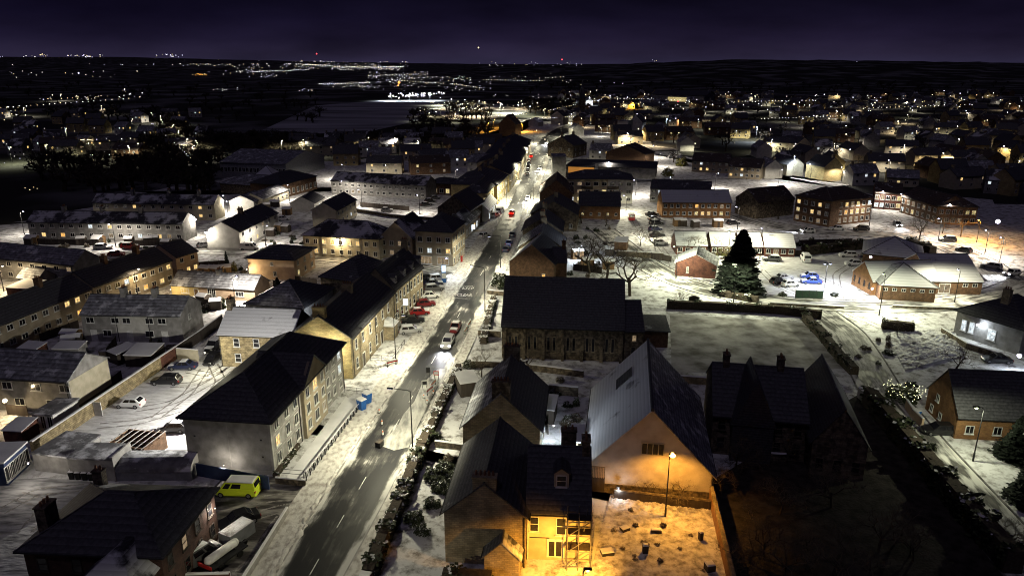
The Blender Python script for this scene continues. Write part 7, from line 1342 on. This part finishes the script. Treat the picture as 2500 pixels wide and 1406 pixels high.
# pale gables, orange-lit hall, spire, pavilion
house('street_house', 'pale lamp-lit house left of the spire', (1345, 283), (1375, 284), 12, 7, 4, 'gy', 'harl_cream', 'slate'); house('street_house', 'pale lamp-lit corner house below the spire', (1385, 276), (1412, 277), 12, 6, 4, 'gy', 'harl_cream', 'slate_dust')
house('white_house', 'white gable-ended house far up on the right', (1535, 298), (1568, 299), 14, 7, 5, 'gy', 'harl_white', 'slate_dust'); house('white_house', 'white block beside the far white gable', (1508, 296), (1534, 297), 12, 8, 1, 'flat', 'harl_white', 'flat_felt'); house('white_house', 'low cream house left of the white block', (1482, 303), (1508, 304), 10, 4, 3, 'gy', 'harl_cream', 'slate_dust')
house('orange_hall', 'gabled hall glowing orange at the end of the street', (1218, 303), (1258, 304), 14, 8, 6, 'gy', 'brick_orange', 'tile_brown', cat='hall'); house('white_cottage', 'small white-lit cottage right of the orange hall', (1290, 298), (1314, 299), 9, 3.5, 3, 'gy', 'harl_white', 'roof_snow', cat='cottage')
r, w, d = house('sports_pavilion', 'long low far pavilion with a lit window strip and bright roof edge', (1592, 231), (1720, 234), 40, 10, 5, 'gx', 'harl_grey', 'slate', cat='pavilion', verge=2)
for i in range(18): window(r, w * .32 + i * w * .02, 0, 2.0, w * .016, 5.5, 0, 'lit_yellow', 'plain', 'metal_dark')
sp = thing('church_spire', 'slim dark church spire rising beyond the end of the street', 'spire', P(1420, 283)); MB().box(-3, 3, -3, 3, 0, 16).build('tower', 'rubble_dark', sp)
MB().hexa([(-3.2, -3.2, 16), (3.2, -3.2, 16), (3.2, 3.2, 16), (-3.2, 3.2, 16), (-.1, -.1, 34), (.1, -.1, 34), (.1, .1, 34), (-.1, .1, 34)]).build('spire', 'slate', sp)
# far trees of the town and woodland masses
k = 0
for i in range(330):
    v = 232 + 215 * rnd.random() ** 1.5; u = rnd.uniform(1330, 2560)
    if any(a_ < u < b_ and c_ < v < e_ for a_, b_, c_, e_ in ban) or (u < 1600 and v > 360) or (1580 < u < 1800 and v > 400) or k >= 190: continue
    p = P(u, v)
    if any((q - p).length < 9 for q in placed): continue
    tree('bare far tree ' + zone(u, v), p, None, rnd.uniform(7, 13), i, 1.15, 'town_tree', 'far trees of the town', BTF); k += 1
def wood(label, boxes, hs, lib=BTF):
    vs = []; fs = []; rr = random.Random(5)
    for (u0, u1, v0, v1, n) in boxes:
        for i in range(n):
            p = P(rr.uniform(u0, u1), rr.uniform(v0, v1)); h = rr.uniform(*hs); a = rr.uniform(0, 6.28); ca, sa = math.cos(a) * h * 1.2, math.sin(a) * h * 1.2
            me = lib[i % len(lib)][1]
            for me in lib[i % len(lib)]:
                k0 = len(vs); vs += [(p.x + q.co.x * ca - q.co.y * sa, p.y + q.co.x * sa + q.co.y * ca, q.co.z * h) for q in me.vertices]; fs += [tuple(x + k0 for x in pl_.vertices) for pl_ in me.polygons]
    me = bpy.data.meshes.new('woodland'); me.from_pydata(vs, [], fs); me.materials.append(mt('twig_far')); o = ob('woodland', me); tag(o, label, 'woodland', kind='stuff')
BTW = [bare_tree_mesh(s, 3, spread=.7, twig='twig_far', kids=4, nside=3, r0=.05) for s in (31, 32, 33)]
wood('dark bare woodland around the snowy field', [(500, 1090, 346, 376, 260), (340, 560, 330, 420, 90), (1000, 1200, 275, 345, 70), (100, 520, 395, 470, 120), (380, 480, 290, 395, 50), (1090, 1200, 262, 292, 40)], (8, 15), BTW)
wood('dark wooded slopes and hedgerows of the far countryside', [(0, 780, 200, 300, 150), (1270, 2500, 196, 232, 170), (1280, 1420, 250, 280, 50)], (10, 17), BTW)
